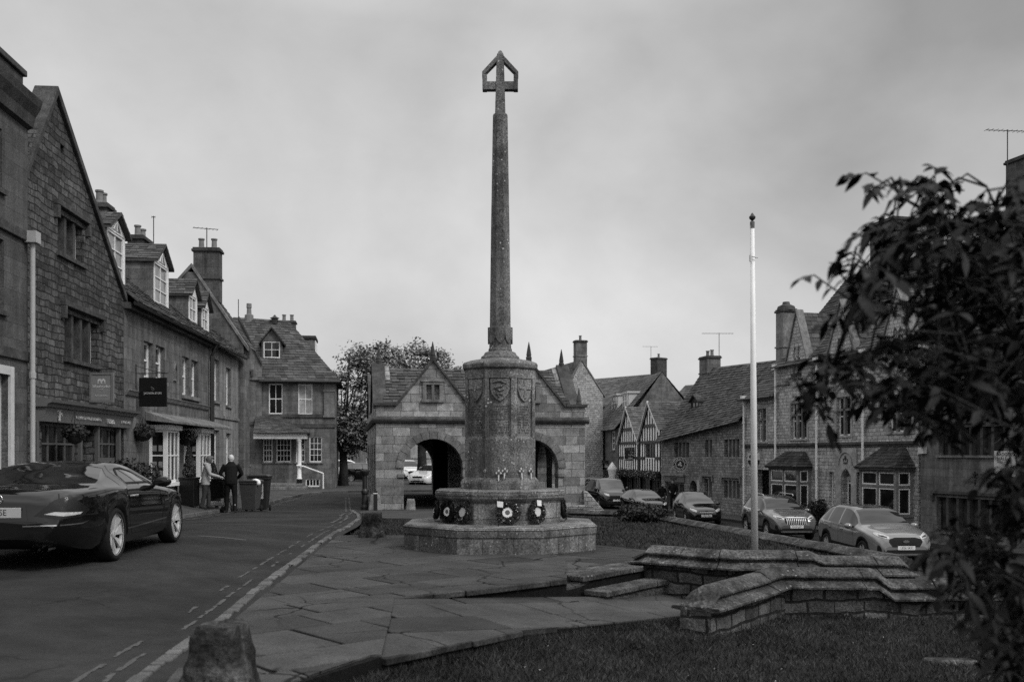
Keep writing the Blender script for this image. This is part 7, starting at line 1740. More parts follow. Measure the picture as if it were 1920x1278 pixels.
for sd in (1, -1):
    C1.handle(X(2.72), .77, sd)
    C1.seam([(X(1.62), .84), (X(1.5), .60), (X(1.45), .34), (X(1.52), .28), (X(2.72), .28), (X(2.86), .42), (X(2.98), .7), (X(2.95), .86)], sd)
    C1.seam([(X(3.02), .86), (X(3.5), .87), (X(4.1), .82)], sd); C1.seam([(X(1.3), .40), (X(2.7), .37), (X(2.95), .37)], sd, .02, 'sill_trim', 'chrome', .004)
    C1.seam([(X(1.22), .66), (X(1.42), .655)], sd, .016, 'vent_trim', 'chrome', .006); C1.seam([(X(1.22), .56), (X(1.44), .555)], sd, .016, 'vent_trim', 'chrome', .006)
    C1.patch('side_vent', [(-(X(1.18)) * sd, .53), (-(X(1.43)) * sd, .53), (-(X(1.43)) * sd, .69), (-(X(1.2)) * sd, .68)], 'rubber', (0, sd, 0), .003)
    C1.seam([(X(2.40), .90), (X(2.54), 1.11)], sd, .02, 'quarter_bar', 'rubber', .004); C1.seam([(X(1.62), .915), (X(2.2), .925), (X(2.84), .93), (X(2.80), 1.03), (X(2.62), 1.11), (X(2.4), 1.115), (X(2.15), 1.07), (X(1.9), .99), (X(1.62), .915)], sd, .024, 'window_trim', 'rubber', .005); C1.seam([(X(2.9), .9), (X(2.86), 1.19)], sd, .01, 'roof_seam', 'rubber', .003); C1.seam([(X(3.15), .91), (X(3.02), 1.16)], sd, .01, 'roof_seam', 'rubber', .003)
    C1.patch('headlamp', [(-(X(.1)) * sd, .52), (-(X(.55)) * sd, .66), (-(X(.6)) * sd, .7), (-(X(.2)) * sd, .62)], 'lamp', (0, sd, 0), .005)
C1.patch('fuel_flap', [(sx * (-1) * 0 - (X(3.32) + .085 * math.cos(t)), .76 + .075 * math.sin(t)) for sx in (1,) for t in [6.2832 * k / 14 for k in range(14)]], 'paint_black', (0, 1, 0), .002)
# --- the modern hatchbacks and SUVs
def suv(name, label, loc, rz, paint, roof, plate, H=1.66, L=4.62, W=.93, clad=True, grille='wide', rim='alloy', seed=1, rails=False):
    k = H / 1.66
    sp = dict(L=L, r=.355, wheels=(.90, L - 1.0), arch=1.13, rim=.70, spokes=5, spw=.26, rimmat=rim, clad=clad,
        top=[(0, .62), (.05, .80), (.2, .93 * k), (.6, 1.03 * k), (1.05, 1.10 * k), (1.3, 1.16 * k), (1.75, 1.43 * k), (2.05, 1.58 * k), (2.5, H - .005), (3.2, H), (3.8, H - .05), (L - .45, H - .15), (L - .2, 1.28 * k), (L - .08, 1.0 * k), (L, .7)],
        belt=[(0, .56), (.1, .72), (.4, .88 * k), (1.2, 1.03 * k), (2.2, 1.05 * k), (3.5, 1.10 * k), (L - .4, 1.13 * k), (L - .1, .9), (L, .6)],
        w=[(0, .62), (.06, .74), (.25, .84), (.6, W * .97), (.95, W), (2.3, W * .985), (L - .9, W), (L - .35, W * .95), (L - .1, W * .88), (L, .72)],
        wt=[(0, .6), (1.2, .74), (1.7, .70), (2.3, .66), (3.4, .65), (L - .3, .62), (L, .6)], bot=[(0, .34), (.15, .24), (.6, .22), (L - .6, .24), (L - .1, .36), (L, .42)],
        cuts=(1.28, 2.08, 1.52, 2.62, 2.72, 3.5, 3.58, L - .62, L - .4, L - .12), side=[(1.5, 2.63, 'side_window'), (2.71, 3.51, 'side_window'), (3.57, L - .6, 'side_window')], upper=[(1.28, 2.06, 'windscreen'), (2.06, L - .4, 'roof'), (L - .4, L - .12, 'rear_window')], sidemin=.13,
        mats=dict(body=paint, roof=roof, side_window='carglass', windscreen='carglass', rear_window='carglass', underbody='rubber', cladding='rubber'), handlemat=paint)
    c = Car(name, label, loc, rz, sp, GRP); X = lambda s_: L / 2 - s_
    if grille == 'wide':
        gp = [(-.47, .80), (-.5, .73), (-.40, .585), (.40, .585), (.5, .73), (.47, .80), (.3, .845), (-.3, .845)]
    elif grille == 'slats': gp = [(-.42, .86), (-.45, .74), (-.36, .63), (.36, .63), (.45, .74), (.42, .86)]
    else: gp = [(-.4, .66), (-.44, .6), (-.38, .5), (.38, .5), (.44, .6), (.4, .66)]
    go = c.patch('grille', gp, 'rubber', (1, 0, 0), .008)
    c.patch('grille_trim', [(gp[0][0] - .03, gp[0][1] + .02)] + [(a * 1.0, gp[0][1] + .045) for a in (-.3, .3)] + [(gp[0][1 - 1] * -1 + .03, gp[0][1] + .02), (.3, gp[0][1] + .02), (-.3, gp[0][1] + .02)], 'chrome' if grille == 'slats' else 'rubber', (1, 0, 0), .01) if grille == 'slats' else None
    if grille == 'slats':
        for j in range(11): c.patch('grille_slat', [(-.36 + j * .072 - .008, .64), (-.36 + j * .072 + .008, .64), (-.36 + j * .072 + .008, .85), (-.36 + j * .072 - .008, .85)], 'chrome', (1, 0, 0), .012, parent=go)
    for sg in (1, -1):
        d = Vector((1, sg * .55, 0)); og = (L / 2 - .25, sg * .62, 0); hl = [(-.22, .80), (.10, .87), (.24, .93), (.22, .985), (-.06, .92), (-.2, .87)]
        hb = c.patch('headlamp', [(a * sg, b * k) for a, b in hl], 'lamp', d, .008, org=og); c.patch('headlamp_lens', [(a * sg, b * k) for a, b in ((-.16, .83), (.06, .885), (.1, .91), (-.04, .895), (-.14, .865))], 'lamp_dark', d, .012, parent=hb, org=og)
        c.patch('air_intake', [(a * sg, b) for a, b in ((-.05, .44), (.11, .46), (.09, .64), (.01, .6))], 'rubber', d, .007, org=og)
    c.patch('lower_grille', [(-.6, .40), (.6, .40), (.66, .5), (-.66, .5)], 'rubber', (1, 0, 0), .007); c.patch('skid_plate', [(-.58, .33), (.58, .33), (.62, .385), (-.62, .385)], 'lead', (1, 0, 0), .008)
    c.plate(.555, plate, True); h, _ = c.hit((6, 0, .72), (-1, 0, 0)); MB().lathe([(1, 0), (1, .008)], 18, (0, 0, 0), 0, 'x')
    if grille == 'wide': mapv(MB().lathe([(1, 0), (1, .01)], 18, (0, 0, 0), 0, 'x'), lambda x, y, z: (h.x + .012 + x, y * .095, .74 + z * .042)).build('oval_badge', 'chrome', c.o)
    else: h, _ = c.hit((6, 0, .93 * k), (-1, 0, 0)); mapv(MB().lathe([(1, 0), (1, .01)], 18, (0, 0, 0), 0, 'x'), lambda x, y, z: (h.x + .006 + x, y * .045, .925 * k + z * .045)).build('round_badge', 'chrome', c.o)
    c.mirror(X(1.62), 1.03 * k, .13, (.1, .13, .085))
    for sd in (1, -1):
        c.handle(X(2.42), .93 * k, sd); c.handle(X(3.28), .95 * k, sd)
        c.seam([(X(1.55), 1.02 * k), (X(1.5), .55), (X(1.6), .36), (X(2.62), .36), (X(2.66), .6), (X(2.67), 1.04 * k)], sd, .01); c.seam([(X(2.67), .36), (X(3.3), .36), (X(3.48), .7), (X(3.54), 1.06 * k)], sd, .01)
        c.seam([(X(1.1), .40), (X(2.4), .37), (X(3.1), .38)], sd, .035, 'sill_trim', 'lead', .006)
        if rails:
            MB().tube([(X(2.1), sd * .60, H - .02), (X(2.2), sd * .61, H + .045), (X(3.7), sd * .61, H + .045), (X(3.9), sd * .6, H - .06)], .018, 6).build('roof_rail', 'alloy', c.o)
            c.seam([(X(1.5), 1.055 * k), (X(2.6), 1.07 * k), (X(3.4), 1.10 * k), (X(L - .6), 1.14 * k)], sd, .025, 'window_trim', 'chrome', .006)
    return c
def hatch(name, label, loc, rz, paint, plate, H=1.44, L=4.25, W=.89, star=False):
    sp = dict(L=L, r=.315, wheels=(.85, L - .85), arch=1.12, rim=.7, spokes=10, spw=.25, rimmat='alloy',
        top=[(0, .52), (.06, .68), (.25, .78), (.7, .89), (1.05, .96), (1.25, 1.01), (1.7, 1.24), (2.05, 1.38), (2.5, H), (3.0, H - .01), (3.6, H - .08), (L - .35, H - .2), (L - .12, 1.02), (L, .62)],
        belt=[(0, .46), (.1, .58), (.5, .77), (1.2, .90), (2.2, .94), (3.4, .99), (L - .3, 1.01), (L - .08, .85), (L, .55)],
        w=[(0, .56), (.06, .68), (.25, .79), (.6, W * .97), (.9, W), (2.3, W * .985), (L - .9, W), (L - .3, W * .93), (L - .08, W * .85), (L, .68)],
        wt=[(0, .55), (1.2, .7), (1.7, .66), (2.3, .61), (3.4, .60), (L - .3, .58), (L, .55)], bot=[(0, .28), (.15, .19), (.6, .17), (L - .6, .2), (L - .1, .3), (L, .36)],
        cuts=(1.22, 2.06, 1.45, 2.5, 2.58, 3.25, 3.32, L - .55, L - .42, L - .14), side=[(1.42, 2.51, 'side_window'), (2.57, 3.26, 'side_window'), (3.31, L - .52, 'side_window')], upper=[(1.22, 2.06, 'windscreen'), (L - .42, L - .12, 'rear_window')], sidemin=.12,
        mats=dict(body=paint, side_window='carglass_tint', windscreen='carglass_tint', rear_window='carglass', underbody='rubber'), handlemat=paint)
    c = Car(name, label, loc, rz, sp, GRP); X = lambda s_: L / 2 - s_
    c.patch('grille', [(-.36, .66), (-.33, .54), (.33, .54), (.36, .66)], 'rubber', (1, 0, 0), .006); c.patch('grille_bar', [(-.34, .595), (.34, .595), (.34, .61), (-.34, .61)], 'chrome', (1, 0, 0), .01)
    c.patch('lower_grille', [(-.55, .30), (.55, .30), (.58, .38), (-.58, .38)], 'rubber', (1, 0, 0), .006)
    for sg in (1, -1):
        d = Vector((1, sg * .6, 0)); c.patch('headlamp', [(a * sg, b) for a, b in ((-.2, .62), (0, .66), (.2, .76), (.18, .8), (-.06, .74), (-.2, .69))], 'lamp', d, .008, org=(L / 2 - .25, sg * .58, 0))
    c.plate(.45, plate, True); h, _ = c.hit((6, 0, .60), (-1, 0, 0))
    if star: emblem_star(c.o, (h.x + .015, 0, .60), (1, 0, 0), .085)
    else: MB().box(h.x, h.x + .02, -.06, .06, .655, .685).build('badge', 'chrome', c.o)
    c.mirror(X(1.55), .90, .12)
    for sd in (1, -1):
        c.handle(X(2.32), .82, sd); c.handle(X(3.1), .84, sd); c.seam([(X(1.5), .9), (X(1.45), .5), (X(1.55), .3), (X(2.5), .3), (X(2.54), .93)], sd, .012); c.seam([(X(2.54), .3), (X(3.1), .3), (X(3.3), .95)], sd, .012)
    return c
def van(name, label, loc, rz, paint, plate, L=5.0, H=1.97, W=.98, group=GRP):
    sp = dict(L=L, r=.34, wheels=(.95, L - 1.05), arch=1.12, rim=.66, spokes=6, spw=.3, rimmat='alloy',
        top=[(0, .7), (.06, .92), (.2, 1.05), (.6, 1.18), (.85, 1.26), (1.2, 1.55), (1.6, 1.86), (2.0, H - .01), (3.0, H), (L - .3, H - .02), (L - .08, H - .12), (L, H - .5)],
        belt=[(0, .62), (.1, .8), (.5, 1.0), (1.0, 1.12), (2.2, 1.16), (4, 1.18), (L - .1, 1.18), (L, 1.0)],
        w=[(0, .68), (.06, .8), (.25, .9), (.7, W), (1.2, W), (L - .3, W), (L - .05, W * .96), (L, W * .9)],
        wt=[(0, .66), (1.0, .82), (1.6, .8), (2.4, .8), (L, .78)], bot=[(0, .32), (.15, .24), (L - .1, .3), (L, .4)],
        cuts=(.85, 1.66, 1.1, 2.1, 2.2, 3.4, 3.5, L - .35), side=[(1.1, 2.12, 'side_window'), (2.18, 3.42, 'side_window'), (3.48, L - .35, 'side_window')], upper=[(.85, 1.64, 'windscreen')], sidemin=.15,
        mats=dict(body=paint, side_window='carglass', windscreen='carglass_tint', underbody='rubber'), handlemat=paint)
    c = Car(name, label, loc, rz, sp, group, 'van')
    c.patch('grille', [(-.5, .86), (-.44, .62), (.44, .62), (.5, .86)], 'rubber', (1, 0, 0), .008); c.patch('lower_grille', [(-.6, .36), (.6, .36), (.5, .48), (-.5, .48)], 'rubber', (1, 0, 0), .008); c.patch('bumper_trim', [(-.66, .50), (.66, .50), (.66, .53), (-.66, .53)], 'chrome', (1, 0, 0), .008)
    for sg in (1, -1): c.patch('headlamp', [(a * sg, b) for a, b in ((-.22, .84), (.08, .92), (.2, 1.06), (.08, 1.03), (-.18, .95))], 'lamp', Vector((1, sg * .6, 0)), .008, org=(L / 2 - .2, sg * .64, 0))
    c.plate(.57, plate, True); c.mirror(L / 2 - 1.2, 1.2, .14, (.1, .12, .16)); return c
def cpos(px, py, Y): p = at(px, py, Y); return (p.x, Y, zl(p.x, Y))
DN = -90
suv('suv_car', 'silver grey sport utility car with black roof, nearest on the lower street', cpos(1634, 1000, 30.6), R(DN + 4), 'paint_silver', 'roof_black', 'LB26 SKX', 1.66, 4.62, .94)
suv('suv_car', 'dark grey sport utility car with roof rails, half behind the flagpole', cpos(1457, 985, 39.8), R(DN + 3.6), 'paint_grey', 'paint_charcoal', 'KV24 LBF', 1.66, 4.55, .92, grille='slats', rails=True)
hatch('hatchback_car', 'dark hatchback with bright windscreen parked before the cottage windows', cpos(1306, 960, 49.2), R(DN + 3), 'paint_darkblue', 'VX67 YRL', 1.52, 4.05, .87)
hatch('hatchback_car', 'black hatchback with a star badge beside the low dark bush', cpos(1207, 950, 56.5), R(DN + 11), 'paint_black', 'WN19 JXE', 1.44, 4.3, .9, star=True)
van('passenger_van', 'dark passenger van parked farthest along the lower street, by the market hall', cpos(1136, 930, 65.5), R(DN + 11), 'paint_charcoal', 'LC18 VHF')
# far cars under the trees and the white van beyond the arch
pz = at(654, 900, 78); c = suv('suv_car', 'pale distant car parked under the tree left of the market hall', (pz.x, 78, -.68), R(10), 'paint_white', 'paint_white', 'FJ16 KLO'); c.o['group'] = 'distant cars beyond the market hall'
pz = at(686, 903, 74); c = hatch('hatchback_car', 'black distant car parked right of the pale one under the tree', (pz.x, 74, -.66), R(20), 'paint_black', 'OY12 RND'); c.o['group'] = 'distant cars beyond the market hall'
pz = at(792, 904, 62); c = hatch('hatchback_car', 'white car nearest the hall, seen through the left market hall arch', (pz.x + .2, 66, -.68), R(-110), 'paint_white', 'BT15 WKD'); c.o['group'] = 'distant cars beyond the market hall'
pz = at(758, 904, 74); c = suv('suv_car', 'white car farther off, left of the other seen through the left arch', (pz.x, 76, -.69), R(-70), 'paint_white', 'paint_white', 'AK17 TRE'); c.o['group'] = 'distant cars beyond the market hall'
# ------------------------------------------------------------------ people
def remesh(o, vox):
    m = o.modifiers.new('skin', 'REMESH'); m.mode = 'VOXEL'; m.voxel_size = vox; m.use_smooth_shade = True
    s_ = o.modifiers.new('soft', 'SMOOTH'); s_.factor = .5; s_.iterations = 3; return o
def hand(mb, wrist, dirv, side, curl=.5):
    d = Vector(dirv).normalized(); up = Vector((0, 0, 1)); ac = d.cross(up).normalized(); nn = ac.cross(d).normalized(); w_ = Vector(wrist)
    mb.tube([w_ - d * .03, w_, w_ + d * .05, w_ + d * .085], [.026, .027, .034, .03], 10)
    for k in range(4):
        a = ac * (-.027 + .018 * k); L = (.07, .08, .075, .06)[k]; p0 = w_ + d * .075 + a; p1 = p0 + d * L * .5 - nn * .01; p2 = p1 + (d * (1 - curl) - nn * curl).normalized() * L * .5
        mb.tube([p0, p1, p2], [.0105, .0095, .008], 7)
    t0 = w_ + d * .02 - ac * side * .028; mb.tube([t0, t0 + (d - ac * side).normalized() * .035, t0 + (d * .9 - ac * side * .4 - nn * .5).normalized() * .07], [.013, .011, .009], 7)
def person(label, loc, rz, H, P, C, group=None, detail=True):
    """P: pose in metres for a 1.72 m figure facing +y; C: materials"""
    k = H / 1.72; o = MB(); lean = P.get('lean', 0); hd = Vector(P.get('head', (0, .05 + lean * 1.25, 1.605))); ch = Vector((0, lean, 1.27)); nk = Vector((0, lean * 1.1 + .005, 1.47)); pv = Vector((0, 0, .93))
    ft = P['feet']; kn = P['knees']; el = P['elbows']; ha = P['hands']; sh_ = [Vector((s_ * .185, lean + .0, 1.385)) for s_ in (-1, 1)]
    o.ball(hd, .074, .092, .112).ball(hd + Vector((0, .035, -.055)), .052, .055, .055).tube([nk - Vector((0, 0, .08)), nk, hd - Vector((0, .015, .06))], [.07, .056, .055], 10)
    o.ball(hd + Vector((0, .096, -.012)), .014, .02, .022)
    for s_ in (-1, 1): o.ball(hd + Vector((s_ * .075, -.005, -.01)), .012, .022, .032)
    o.ell([(0, 0, .86, .15, .105), (0, 0, .98, .155, .105), (0, lean * .5, 1.12, .14, .1), (ch.x, ch.y, 1.28, .15, .09), (ch.x, ch.y, 1.37, .14, .07), (nk.x, nk.y, 1.46, .08, .06)])
    for i, s_ in enumerate((-1, 1)):
        hip = Vector((s_ * .085, 0, .9)); o.tube([hip, Vector(kn[i]), Vector(ft[i]) + Vector((0, -.02, .09))], [.075, .052, .038], 10); o.tube([Vector(ft[i]) + Vector((0, -.05, .05)), Vector(ft[i]) + Vector((0, .14, .035))], [.038, .03], 8)
        w_ = Vector(ha[i]); e_ = Vector(el[i]); o.tube([sh_[i] - Vector((s_ * .03, 0, .02)), e_, w_], [.04, .034, .026], 10); hand(o, w_, (w_ - e_), s_, P.get('curl', .5))
    o.v = [(x * k, y * k, z * k) for x, y, z in o.v]; b = o.build('person', 'skin', None, True, weld=False); b.location = loc; b.rotation_euler = (0, 0, rz); tag(b, label, 'person', group); remesh(b, .0075 if detail else .011)
    def cloth(nm, mb, mat, vox=.012):
        mb.v = [(x * k, y * k, z * k) for x, y, z in mb.v]; q = mb.build(nm, mat, b, True, weld=False); remesh(q, vox); return q
    j = MB(); hem = P.get('hem', .86); fl = P.get('flare', .185)
    j.ell([(0, 0, hem, fl, fl * .74), (0, 0, hem + .12, fl * .98, fl * .72), (0, lean * .4, 1.1, .175, .135), (0, lean, 1.26, .195, .14), (0, lean, 1.37, .19, .115), (0, nk.y, 1.44, .12, .085), (0, nk.y + .005, 1.5, .075, .07)])
    for i, s_ in enumerate((-1, 1)):
        w_ = Vector(ha[i]); e_ = Vector(el[i]); j.tube([sh_[i] - Vector((s_ * .03, 0, .0)), sh_[i].lerp(e_, .45), e_, e_.lerp(w_, .9)], [.088, .07, .06, .047], 12)
    if P.get('hood'): j.ball((0, lean - .04, 1.445), .15, .105, .06)
    cloth('jacket', j, C['jacket'])
    t = MB(); t.ell([(0, 0, .8, .155, .115), (0, 0, .9, .165, .12), (0, 0, 1.0, .15, .11)])
    for i, s_ in enumerate((-1, 1)): t.tube([Vector((s_ * .085, 0, .88)), Vector(kn[i]).lerp(Vector((s_ * .085, 0, .88)), .5), Vector(kn[i]), Vector(kn[i]).lerp(Vector(ft[i]), .55), Vector(ft[i]) + Vector((0, -.015, .07))], [.098, .09, .074, .066, .062], 12)
    cloth('trousers', t, C['trousers'])
    for i in (0, 1):
        f = Vector(ft[i]); cloth('shoe', MB().tube([f + Vector((0, -.075, .045)), f + Vector((0, .0, .05)), f + Vector((0, .1, .04)), f + Vector((0, .165, .032))], [.045, .05, .046, .032], 10).box(f.x - .042, f.x + .042, f.y - .1, f.y + .17, f.z, f.z + .035), 'rubber', .011)
    if C.get('hair'):
        h = MB(); ln = P.get('hair', .0)
        h.ball(hd + Vector((0, -.02, .024)), .09, .1, .112)
        if ln: h.ball(hd + Vector((0, -.03, .01)), .112, .108, .13).ball(hd + Vector((0, -.05, -.06)), .1, .075, .09).ball(hd + Vector((0, .04, .07)), .08, .075, .055)
        q = cloth('hair', h, C['hair'], .009)
    for s_ in (-1, 1):
        e = MB().ball(((hd.x + s_ * .03) * k, (hd.y + .083) * k, (hd.z + .012) * k), .009, .008, .006, 8).build('eye', 'black', b, True)
    return b
M['anorak'] = plain('anorak_pale', .3, .8, .2, .15, 14, .2); M['blackcloth'] = plain('black_cloth', .006, .85, .2, .3, 14, .2); M['jeans'] = plain('grey_trousers', .035, .85, .2, .25, 14, .2); M['darkcloth'] = plain('dark_cloth', .012, .85, .2, .3, 14, .2)
M['hair_grey'] = plain('grey_hair', .09, .6, .3, .3, 40, .5); M['hair_white'] = plain('white_hair', .5, .6, .3, .2, 40, .5); M['hair_dark'] = plain('dark_hair', .015, .6, .3, .3, 40, .3)
wx = at(385, 955, 28.7); wz = zpave(wx.x, 28.7) if wx.x < Kl(28.7) else zu(wx.x, 28.7)
person('woman in a pale hooded jacket reaching towards the pushchair', (wx.x, 28.7, wz), R(-75), 1.56,
       dict(feet=[(-.12, .1, 0), (.1, -.12, 0)], knees=[(-.1, .09, .48), (.095, -.02, .48)], elbows=[(-.27, .12, 1.12), (.27, .16, 1.12)], hands=[(-.2, .42, 1.02), (.18, .47, 1.03)], lean=.06, hem=.78, flare=.2, hood=True, hair=.2, head=(0, .15, 1.58)), dict(jacket='anorak', trousers='jeans', hair='hair_grey'))
mx = at(433, 962, 29.6); mz = zu(mx.x, 29.6)
person('white haired man in black seen from behind, pushing a pushchair', (mx.x, 29.6, mz), R(14), 1.76,
       dict(feet=[(-.13, .06, 0), (.12, -.1, 0)], knees=[(-.12, .07, .48), (.11, 0, .48)], elbows=[(-.31, .1, 1.12), (.30, .12, 1.14)], hands=[(-.22, .42, 1.0), (.18, .42, 1.0)], lean=.07, hem=.84, flare=.19, head=(0, .17, 1.57), hair=0), dict(jacket='blackcloth', trousers='blackcloth', hair='hair_white'))
# pushchair
px_ = at(415, 958, 30.1); pzz = zu(px_.x, 30.1); pc = thing('pushchair', 'black folding pushchair between the woman and the man', 'pushchair', (px_.x - .08, 30.15, pzz + .0), R(-10))
fr_ = MB()
for s_ in (-1, 1): fr_.tube([(s_ * .22, -.3, 1.02), (s_ * .24, -.22, .9), (s_ * .25, .35, .1)], .014, 7).tube([(s_ * .24, -.05, .62), (s_ * .25, -.3, .1)], .013, 7).tube([(s_ * .24, .0, .5), (s_ * .2, .38, .35)], .012, 7)
fr_.tube([(-.22, -.3, 1.02), (.22, -.3, 1.02)], .018, 7).tube([(-.25, -.3, .1), (.25, -.3, .1)], .012, 7); fr_.build('frame', 'iron', pc)
MB().hexa([(-.2, -.1, .42), (.2, -.1, .42), (.2, .3, .46), (-.2, .3, .46), (-.21, -.26, .95), (.21, -.26, .95), (.21, -.12, .97), (-.21, -.12, .97)]).build('seat', 'darkcloth', pc, bevel=.03)
hd_ = MB().ell([(0, .02, .84, .23, .24), (0, -.02, .95, .235, .25), (0, -.08, 1.02, .2, .2), (0, -.12, 1.05, .08, .08)], 12); hd_.build('hood', 'darkcloth', pc, True)
MB().box(-.19, .19, -.22, .12, .2, .34).build('basket', 'anorak', pc, bevel=.03)
for (x, y) in ((-.26, -.3), (.26, -.3), (-.26, .36), (.26, .36)):
    wh = MB().lathe([(.06, -.02), (.1, -.02), (.1, .02), (.06, .02)], 16, (x, y, .1), 0, 'x').build('wheel', 'rubber', pc, True); MB().lathe([(.06, -.012), (.06, .012)], 14, (x, y, .1), 0, 'x').build('hub', 'lead', wh)
# wheelie bins
def bin_(label, loc, rz, sc_=1.0, body='bin_grey', sticker=False, bag=False):
    o = thing('wheelie_bin', label, 'bin', loc, rz, 'wheelie bins at the kerb'); k = sc_
    MB().hexa([(-.22 * k, -.24 * k, .06), (.22 * k, -.24 * k, .06), (.22 * k, .2 * k, .1), (-.22 * k, .2 * k, .1), (-.28 * k, -.33 * k, .95 * k), (.28 * k, -.33 * k, .95 * k), (.28 * k, .33 * k, .95 * k), (-.28 * k, .33 * k, .95 * k)]).box(-.3 * k, .3 * k, -.35 * k, .35 * k, .9 * k, .96 * k).build('bin_body', body, o, bevel=.02)
    MB().prism([(-.31 * k, .965 * k), (-.31 * k, 1.0 * k), (-.22 * k, 1.035 * k), (.22 * k, 1.035 * k), (.31 * k, 1.0 * k), (.31 * k, .965 * k)], -.37 * k, .36 * k).build('lid', body, o, bevel=.015)
    MB().tube([(-.24 * k, .4 * k, .98 * k), (.24 * k, .4 * k, .98 * k)], .018, 8).box(-.25 * k, -.2 * k, .34 * k, .4 * k, .95 * k, .99 * k).box(.2 * k, .25 * k, .34 * k, .4 * k, .95 * k, .99 * k).build('handle', 'rubber', o)
    for s_ in (-1, 1): MB().lathe([(.1, -.025), (.1, .025)], 18, (s_ * .25 * k, .26 * k, .1), 0, 'x').build('wheel', 'rubber', o, True)
    if sticker:
        q = MB().hexa([(.06, -.262 * k - .02, .42), (.16, -.262 * k - .02, .42), (.16, -.25 * k, .42), (.06, -.25 * k, .42), (.06, -.335 * k - .01, .9), (.16, -.335 * k - .01, .9), (.16, -.32 * k, .9), (.06, -.32 * k, .9)]).build('sticker', 'offwhite', o)
        text('No 19', .11, q, (.11, -.315 * k, .66), 'letter_dark', rot=(R(82), R(-90), 0), sx=.9)
    if bag: MB().ball((.22 * k, -.2 * k, .98 * k), .15, .12, .09, 10).ball((.3 * k, -.22 * k, .93 * k), .09, .08, .08, 10).build('bag', 'white', o, True)
    return o
M['bin_grey'] = plain('bin_plastic', .05, .5, .4, .15); M['bin_dark'] = plain('bin_plastic_dark', .018, .45, .4, .15)
p = at(471, 953, 31.4); bin_('mid grey wheelie bin with a white bag poking from its lid, nearer the couple', (p.x, 31.4, zu(p.x, 31.4)), R(-4), .98, 'bin_grey', False, True)
p = at(487, 951, 32.4); bin_('dark wheelie bin with a white sticker, behind the grey one', (p.x, 32.4, zpave(p.x, 32.4) if p.x < Kl(32.4) else zu(p.x, 32.4)), R(6), 1.16, 'bin_dark', True)
# couple by the cottage shop
p = at(1241, 960, 59.5); person('person in a dark coat with dark hair outside the cottage shop', (p.x, 59.5, zl(p.x, 59.5) + .05), R(200), 1.7, dict(feet=[(-.1, 0, 0), (.1, .03, 0)], knees=[(-.1, .03, .48), (.1, .04, .48)], elbows=[(-.26, .02, 1.12), (.26, .02, 1.12)], hands=[(-.24, .12, .9), (.24, .12, .9)], hem=.7, flare=.21), dict(jacket='blackcloth', trousers='darkcloth', hair='hair_dark'), detail=False)
p = at(1262, 960, 60.5); person('person in a black jacket standing at the cottage shop door', (p.x, 60.5, zl(p.x, 60.5) + .13), R(160), 1.78, dict(feet=[(-.12, 0, 0), (.1, .03, 0)], knees=[(-.11, .03, .48), (.1, .04, .48)], elbows=[(-.27, .03, 1.12), (.27, .06, 1.14)], hands=[(-.2, .2, .98), (.15, .28, 1.05)], hem=.82, flare=.19), dict(jacket='blackcloth', trousers='blackcloth', hair='hair_dark'), detail=False)
# ------------------------------------------------------------------ near tree at the right edge
rr = random.Random(77)
TR = thing('cherry_tree', 'dark drooping leaved tree leaning in close at the right edge', 'tree', (3.0, 3.75, -.42))
T0 = Vector((3.0, 3.75, -.42))
def loc(p): return Vector(p) - T0
MB().tube([loc((3.0, 3.75, -.7)), loc((2.98, 3.77, .5)), loc((2.9, 3.78, 1.3)), loc((2.86, 3.8, 2.1)), loc((2.8, 3.8, 2.7)), loc((2.95, 3.9, 3.3))], [.15, .11, .095, .08, .05, .015], 12).build('trunk', 'bark', TR, True)
CRN = [(1488, 752), (1512, 700), (1575, 655), (1595, 600), (1530, 560), (1535, 505), (1580, 455), (1640, 425), (1618, 375), (1655, 330), (1700, 318), (1760, 345), (1800, 355), (1832, 330), (1880, 342), (1960, 330), (2080, 420), (2080, 860), (1900, 835), (1850, 800), (1780, 812), (1720, 790), (1668, 812), (1640, 760), (1600, 735), (1550, 760)]
LOW = [(1742, 1062), (1790, 1000), (1850, 985), (1860, 905), (1925, 880), (2080, 860), (2080, 1300), (1900, 1290), (1850, 1240), (1810, 1180), (1760, 1150), (1790, 1085)]
def leafnear(mb, base, dirv, L, wd, rr):
    d = Vector(dirv).normalized(); side = d.cross(Vector((rr.gauss(0, .5), rr.gauss(0, .5), 1))).normalized(); n = side.cross(d).normalized()
    if n.z < 0: n = -n
    i = len(mb.v); pts = []; droop = rr.uniform(.15, .5); fold = rr.uniform(.1, .35)
    for t, w_ in ((0, .06), (.18, .62), (.42, 1.0), (.7, .74), (.9, .3), (1, .02)):
        c = base + d * L * t - Vector((0, 0, 1)) * droop * L * t * t; pts.append((c - side * wd * w_ + n * wd * w_ * fold, c, c + side * wd * w_ + n * wd * w_ * fold))
    for a in pts: mb.v += [tuple(q) for q in a]
    for k in range(5):
        a = i + k * 3; mb.f += [(a, a + 1, a + 4, a + 3), (a + 1, a + 2, a + 5, a + 4)]
lv = MB(); tw = MB(); lb = MB(); hubs = []
